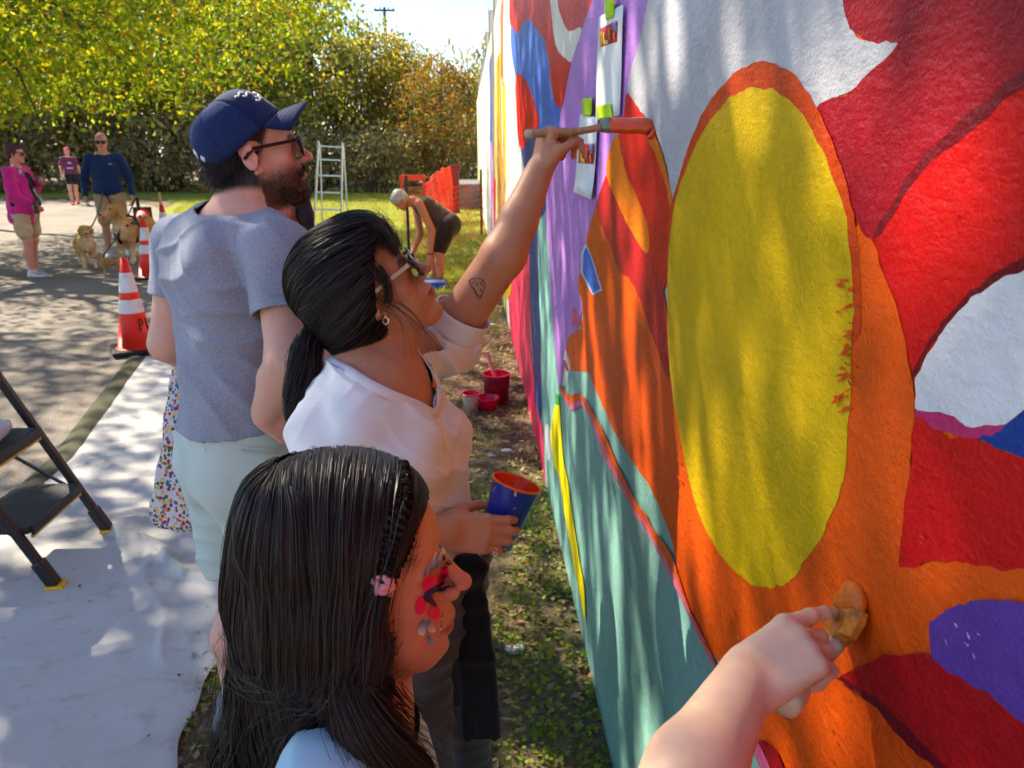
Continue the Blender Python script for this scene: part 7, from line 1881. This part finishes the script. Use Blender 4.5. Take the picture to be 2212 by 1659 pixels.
# ------------------------------------------------------------------ dogs
def fur_mat(name, a, b_):
    t = NT(name); v = t.coord(scale=(1, 1, .35)); n = t.noise(v, 38, 4, .7); at_ = t.n('Attribute', attribute_name='Col')
    t.set(base=t.mix(t.ramp(n, [(.3, (0, 0, 0)), (.7, (1, 1, 1))]), t.mix(1.0, at_.outputs[0], a, 'MULTIPLY'), t.mix(1.0, at_.outputs[0], b_, 'MULTIPLY')), rough=.9, spec=.15); t.bump(n, .7, .02); return t.m
FUR = fur_mat('golden_fur', (.62, .62, .62), (1.1, 1.1, 1.1))
def dog(label, base, heading, h, col, pale, head_turn=0, head_up=0, tail=True, harness=None, z0=.012, seed=1, mouth=True):
    """shoulder height h; x ahead"""
    k = h/.58; A = rotm(0, 0, R(heading)); root = empty('dog', (base[0], base[1], z0)); tag(root, label, 'dog', None)
    S = Solid().frame(A, (base[0], base[1], z0), k)
    S.ell((.17, 0, .43), (.17, .125, .165), .05); S.ell((-.06, 0, .44), (.20, .11, .13), .08); S.ell((-.26, 0, .44), (.13, .105, .14), .06)
    S.ell((.29, 0, .42), (.075, .09, .12), .05)
    for s in (-1, 1):
        S.chain([(.22, s*.085, .40), (.20, s*.085, .24), (.215, s*.085, .13), (.215, s*.085, .05), (.25, s*.085, .028)], [.062, .042, .032, .028, .034], .02)
        S.chain([(-.26, s*.09, .40), (-.22, s*.095, .27), (-.345, s*.09, .17), (-.325, s*.09, .05), (-.29, s*.09, .028)], [.085, .058, .032, .028, .034], .02)
    if tail: S.chain([(-.37, 0, .48), (-.46, 0, .42), (-.53, 0, .30), (-.54, .02, .22)], [.04, .045, .045, .02], .02)
    hc_ = np.array((.36, 0, .66)) + np.array((-.02, 0, .05))*head_up
    S.chain([(.24, 0, .50), tuple(hc_ + (-.05, 0, -.03))], [.105, .082], .04)
    Hh = A @ rotm(0, 0, R(head_turn)) @ rotm(0, R(12 - 14*head_up), 0); ho = np.array((base[0], base[1], z0)) + A @ (hc_*k)
    S.frame(Hh, ho, k); S.ell((0, 0, .02), (.095, .078, .072), .02); S.chain([(.06, 0, -.012), (.165, 0, -.028)], [.047, .034], .025); S.chain([(.05, 0, -.05), (.135, 0, -.068)], [.030, .018], .012)
    for s in (-1, 1): S.chain([(-.025, s*.075, .05), (-.02, s*.098, -.01), (-.005, s*.095, -.065)], [.022, .028, .018], .012)
    S.frame(); V, F = S.mesh(.010*max(k, .55), disp=lambda P: .010*k*vnoise(P, 24/k, seed) + .006*k*vnoise(P, 60/k, seed+3))
    c = np.tile(np.array(col), (len(V), 1)); L = (V - np.array((base[0], base[1], z0))) @ A / k
    m = np.clip(sstep(.30, .12, L[:, 2]) + sstep(.22, .34, L[:, 0])*sstep(.62, .5, L[:, 2])*.8, 0, 1); c = c*(1-m[:, None]) + np.array(pale)*m[:, None]
    LH = (V - ho) @ Hh / k; m = np.exp(-(((LH[:, 0]-.11)/.06)**2 + (LH[:, 1]/.05)**2 + ((LH[:, 2]+.03)/.05)**2))*.8; c = c*(1-m[:, None]) + np.array(pale)*m[:, None]
    body_obj('body', V, F, FUR, root, c)
    G_ = lambda p: ho + Hh @ (np.array(p)*k)
    mb = MB(); mb.lathe([(0, .016*k), (.016*k, .008*k), (.018*k, -.004*k), (0, -.012*k)], G_((.195, 0, -.014)), 10, Hh @ rotm(0, R(90), 0)); mb.build('nose', BLACKP, root, smooth=True)
    for s in (-1, 1): mb = MB(); mb.lathe([(0, .011*k), (.009*k, .006*k), (.011*k, 0), (0, -.01*k)], G_((.075, s*.040, .035)), 10, Hh @ rotm(0, R(90), 0)); mb.build('eye', BLACKP, root, smooth=True)
    if mouth: mb = MB(); mb.tube([G_((.10, 0, -.052)), G_((.16, 0, -.062)), G_((.178, 0, -.095))], [.016*k, .018*k, .012*k], 8); mb.build('tongue', simple('dog_tongue', srgb(206, 96, 104), .4), root, smooth=True)
    if harness is not None:
        mb = MB()
        W2 = lambda p: np.array((base[0], base[1], z0)) + A @ (np.array(p)*k)
        mb.tube([W2((.08, .148*math.cos(a), .43 + .178*math.sin(a))) for a in np.linspace(0, 6.283, 26)], .017*k, 6, cap=False)
        for s in (-1, 1): mb.tube([W2((.09, s*.12, .54)), W2((.26, s*.10, .50)), W2((.36, s*.02, .38)), W2((.30, 0, .27))], .020*k, 6)
        mb.build('harness', harness, root, smooth=True)
    return root, (np.array((base[0], base[1], z0)) + A @ (np.array((.26, 0, .60))*k))
GOLDC, PALEC = srgb(214, 158, 92), srgb(240, 214, 168)
def toward_cam(p): return math.degrees(math.atan2(-p[1], -p[0]))
p = ground(301, 566); r1, n1 = dog('big golden dog in a black harness standing by the bald man', p, toward_cam(p) - 38, .64, GOLDC, PALEC, -16, .6, harness=BLACKP, seed=2); rebase(r1)
p = ground(192, 578); r2, n2 = dog('smaller pale golden dog standing on the path beside the woman in pink', p, toward_cam(p) + 6, .46, srgb(222, 170, 98), PALEC, -6, .3, seed=5); rebase(r2)
p = ground(243, 596); r3, n3 = dog('tiny tan dog in a yellow green harness behind the near traffic cone', p, toward_cam(p) - 95, .22, srgb(190, 140, 96), srgb(214, 170, 130), -20, .2, harness=simple('lime_harness', srgb(150, 160, 30), .7), seed=8, mouth=False); rebase(r3)
def leash(name, a, b_, sag, label, mat=BLACKP, rad=.011):
    a, b_ = np.array(a), np.array(b_); o = MB().tube([a*(1-t_)+b_*t_ + np.array((0, 0, -sag*math.sin(math.pi*t_))) for t_ in np.linspace(0, 1, 12)], rad, 6).build(name, mat, smooth=True); tag(o, label, 'leash', 'dog leashes'); return o
leash('dog_leash', navy_hand2, n1, .05, 'black leash from the bald man\'s waist to the big golden dog')
leash('dog_leash', navy_hand2, n2, .10, 'long leash from the bald man\'s waist to the smaller pale dog', simple('grey_rope', (.12, .12, .12), .8))
leash('dog_leash', navy_hand, n3, .06, 'leash from the bald man\'s left hand to the tiny dog')

# ------------------------------------------------------------------ ladder, netting, pole
t = NT('aluminium'); v = t.coord(); t.set(base=(.62, .64, .66), rough=t.ramp(t.noise(v, 40, 2), [(.3, (.28,)*3), (.7, (.45,)*3)]), metal=.9); ALU = t.m
lad = empty('ladder', tuple(at(708, 500, 14.2)[:2]) + (0,)); tag(lad, 'aluminium stepladder standing on the lawn behind the bearded man', 'ladder')
lt = [at(688, 306, 14.3), at(739, 309, 14.3)]; lb = [np.array((*(at(676, 520, 14.0)[:2]), .0)), np.array((*(at(736, 520, 14.0)[:2]), .0))]
for a_, b_ in zip(lb, lt):
    MB().bar(a_, b_, .030, .085, (0, 1, 0)).build('rail', ALU, lad, bevel=.006)
    MB().bar(b_ + (0, .12, -.05), np.array((a_[0], a_[1] + 1.0, 0)), .022, .035, (0, 1, 0)).build('rear_rail', ALU, lad)
for f in (.15, .32, .49, .66, .82, .955): MB().bar(lb[0]*(1-f)+lt[0]*f, lb[1]*(1-f)+lt[1]*f, .085, .028, (0, 0, 1)).build('rung', ALU, lad, bevel=.004)
rebase(lad)
NETM = simple('orange_net', srgb(236, 60, 30), .6, .08)
def netting(label, p0, p1, h, pitch, w, slack=.06, posts=(0, 1), seed=1, top=None):
    p0, p1 = np.array(p0), np.array(p1); o = empty('safety_netting', tuple((p0+p1)/2)); tag(o, label, 'netting', 'orange safety netting')
    Ln = np.linalg.norm(p1-p0); n = int(Ln/pitch); m = int(h/pitch); g_ = np.random.default_rng(seed); d = (p1-p0)/Ln; nn = np.array((-d[1], d[0], 0))
    def pt(i, j):
        u, v_ = i/n, j/m; hh = h*(top(u) if top else 1)
        return p0 + d*Ln*u + np.array((0, 0, .04 + hh*v_ - slack*math.sin(math.pi*u*2)*v_ - .03*math.sin(u*17)*v_)) + nn*(.05*math.sin(u*9 + v_*3) + .02*math.sin(u*31))
    mb = MB()
    for j in range(m+1):
        for i in range(n): mb.bar(pt(i, j), pt(i+1, j), w*.4, w*1.4 if j in (0, m) else w, (0, 0, 1))
    for i in range(n+1):
        for j in range(m): mb.bar(pt(i, j), pt(min(i+1, n) if (j % 2) else i, j+1), w*.4, w, nn)
    x = mb.build('net', NETM, o); x['kind'] = 'stuff'
    for f in posts:
        q = p0 + d*Ln*f; MB().tube([q, q + np.array((0, 0, h + .25))], .022, 8).build('post', BLACKP, o)
    return rebase(o)
netting('orange safety netting strung between black posts by the far wall, beside the bending woman', ground(1040, 510), ground(884, 566), 1.0, .10, .007)
netting('bunched orange safety netting draped high behind the bending woman', ground(974, 476), ground(926, 488), 1.2, .055, .022, .04, (0,), 4, lambda u: 1 - .35*u*u)
DRED = simple('dark_red_paint', srgb(120, 20, 26), .5, .15)
p = ground(984, 462); o = MB().box((p[0], p[1], .62), (.22, .10, 1.24)).box((p[0], p[1], 1.2), (.30, .14, .08)).build('gate_post', DRED, bevel=.01); tag(o, 'dark red post at the end of the bunched netting', 'post')
p = ground(893, 452); o = empty('barrier', (p[0], p[1], 0)); tag(o, 'red plank barrier across the lawn beyond the bending woman', 'barrier')
MB().box((0, 0, .85), (.72, .05, .16)).build('plank', simple('barrier_red', srgb(206, 50, 40), .5), o, bevel=.01)
for s in (-1, 1): MB().box((s*.3, 0, .40), (.06, .05, .8)).build('leg', simple('barrier_red', srgb(206, 50, 40), .5), o)
p = ground(1012, 445); o = MB().box((p[0] + .1, p[1], .35), (1.3, 3.0, .7)).build('concrete_block', simple('grey_concrete', (.12, .12, .12), .9, .2, 5, .4, 60), bevel=.05); tag(o, 'low grey concrete block beside the far end of the mural wall', 'concrete block')
pl = empty('utility_pole', tuple(at(842, 300, 58)[:2]) + (0,)); tag(pl, 'wooden utility pole with a crossarm rising above the trees into the sky', 'utility pole')
zt = at(842, 36, 58)[2]; MB().tube([(0, 0, 0), (0, 0, zt + .2)], [.16, .11], 10).build('pole', BARK, pl, smooth=True); MB().box((0, 0, zt), (1.5, .10, .12)).build('crossarm', BARK, pl)
for s in (-.65, -.3, .3, .65): MB().lathe([(0, 0), (.05, .0), (.04, .15), (0, .18)], (s, 0, zt + .06), 8).build('insulator', simple('insulator_grey', (.3, .28, .26), .4), pl)
# ------------------------------------------------------------------ what lies and grows on the ground
g = np.random.default_rng(99)
CLOVER = leaf_mat('clover_leaves', [(0, (.12, .18, .02)), (.5, (.26, .36, .03)), (1, (.44, .50, .05))], .5)
DRY = leaf_mat('fallen_leaves', [(0, (.14, .09, .05)), (.5, (.32, .21, .11)), (.85, (.48, .34, .20)), (1, (.46, .19, .07))], .2)
def ground_leaves(C, size, tilt, seed, aspect=.6):
    g_ = np.random.default_rng(seed); n = len(C); a = g_.uniform(0, 6.283, n); s = size*g_.uniform(.6, 1.4, n)
    d = np.stack([np.cos(a), np.sin(a), g_.normal(0, tilt, n)], 1); u = np.stack([-np.sin(a), np.cos(a), g_.normal(0, tilt, n)], 1)
    up = np.array((0, 0, 1.)); w = (s*aspect*.5)[:, None]; l = (s*.5)[:, None]; cu = (s*g_.uniform(.05, .35, n))[:, None]
    V = np.stack([C - d*l + up*cu*.5, C - d*l*.2 + u*w + up*cu*.6, C - d*l*.1, C - d*l*.2 - u*w + up*cu*.6, C + d*l + up*cu], 1).reshape(-1, 3)
    k = np.arange(n)[:, None]*5; return V, np.concatenate([k+[0, 2, 1], k+[0, 3, 2], k+[1, 2, 4], k+[2, 3, 4]])
def strip(n, y0, y1, x0, x1): return np.stack([g.uniform(x0, x1, n), g.uniform(y0, y1, n), np.zeros(n)], 1)
P = strip(44000, .7, 8.5, -.85, .365); d = vnoise(P*np.array([1, .8, 1]), 2.6, 4) + .5*vnoise(P, 9, 5)
near = sstep(3.2, 1.6, P[:, 1])*sstep(-.35, .0, P[:, 0])*.55
P = P[d + near + g.uniform(-.35, .35, len(P)) > .62]; P[:, 2] = g.uniform(.004, .035, len(P))
V, F = ground_leaves(P, .016, .45, 3, .95); o = obj('clover', mesh_np('clover', V, [F], CLOVER, False)); tag(o, 'bright green clover growing in patches at the foot of the mural wall', 'clover', kind='stuff')
P = strip(11000, .6, 9, -.95, .365); P[:, 2] = g.uniform(.003, .016, len(P)); P = P[(vnoise(P, 2.1, 8) + g.uniform(-.6, .6, len(P))) > -.25]
V, F = ground_leaves(P, .028, .25, 6, .6); o = obj('leaf_litter', mesh_np('leaf_litter', V, [F], DRY, False)); tag(o, 'dry brown leaf litter scattered over the soil by the wall', 'leaf litter', kind='stuff')
# dry grass stems and short blades in the soil strip
BLADE = leaf_mat('grass_blades', [(0, (.17, .22, .02)), (.5, (.36, .40, .05)), (1, (.54, .48, .12))], .4)
def blades(P, h, seed, w=.004):
    g_ = np.random.default_rng(seed); n = len(P); a = g_.uniform(0, 6.283, n); s = np.stack([np.cos(a), np.sin(a), 0*a], 1)*w; hh = h*g_.uniform(.4, 1.3, n); ln = g_.normal(0, .5, (n, 2))*hh[:, None]
    t_ = P + np.stack([ln[:, 0], ln[:, 1], hh], 1); V = np.stack([P - s, P + s, t_], 1).reshape(-1, 3); return V, np.arange(n*3).reshape(-1, 3)
P = strip(14000, .8, 9, -.9, .36); P = P[(vnoise(P, 1.7, 12) + g.uniform(-.5, .5, len(P))) > .0]
V, F = blades(P, .035, 4, .0018); o = obj('verge_grass', mesh_np('verge_grass', V, [F], BLADE, False)); tag(o, 'thin dry grass growing along the foot of the wall', 'grass', kind='stuff')
P = np.stack([g.uniform(-9, .36, 70000), 8.3 + g.uniform(0, 1, 70000)**1.6*22, np.full(70000, .006)], 1)
P = P[P[:, 0] > np.interp(P[:, 1], [8, 13.5, 18.3, 21.8, 30], [-2.3, -4.6, -6.5, -8, -10])]
V, F = blades(P, .07, 9, .007); o = obj('lawn_blades', mesh_np('lawn_blades', V, [F], BLADE, False)); tag(o, 'sunlit mown grass of the lawn beyond the painters', 'grass', kind='stuff')
# fallen leaves and specks on the path and cloth
P = np.stack([g.uniform(-7, -.9, 160), g.uniform(1.2, 14, 160), np.full(160, .030)], 1); P[P[:, 0] < -2.3, 2] = .016
V, F = ground_leaves(P, .024, .08, 16, .5); o = obj('path_leaves', mesh_np('path_leaves', V, [F], DRY, False)); tag(o, 'small dry leaves scattered on the path and the drop cloth', 'leaf litter', kind='stuff')
# paper scraps and a pale stone
SCRAP = simple('paper_scrap', (.62, .62, .62), .8, .1)
for (x, y, s, lab) in ((1093, 975, .05, 'crumpled white scrap on the soil below the magenta bucket'), (1062, 985, .035, 'small pale scrap left of the crumpled white one'), (1066, 703, .05, 'white scrap on the grass far behind the raised arm'), (1060, 925, .03, 'tiny white scrap right below the magenta bowl'), (1113, 1404, .045, 'pale stone lying in the clover beside the black cloth')):
    p = ground(x, y); Q = Solid().ell((p[0], p[1], s*.12), (s*.7, s*.5, s*.16), .01); Vq, Fq = Q.mesh(s/9, disp=lambda P_: s*.22*vnoise(P_, 1.8/s, 3)); o = obj('stone' if 'stone' in lab else 'paper_scrap', mesh_np('scrap', Vq, [Fq], SCRAP, True)); tag(o, lab, 'stone' if 'stone' in lab else 'scrap')
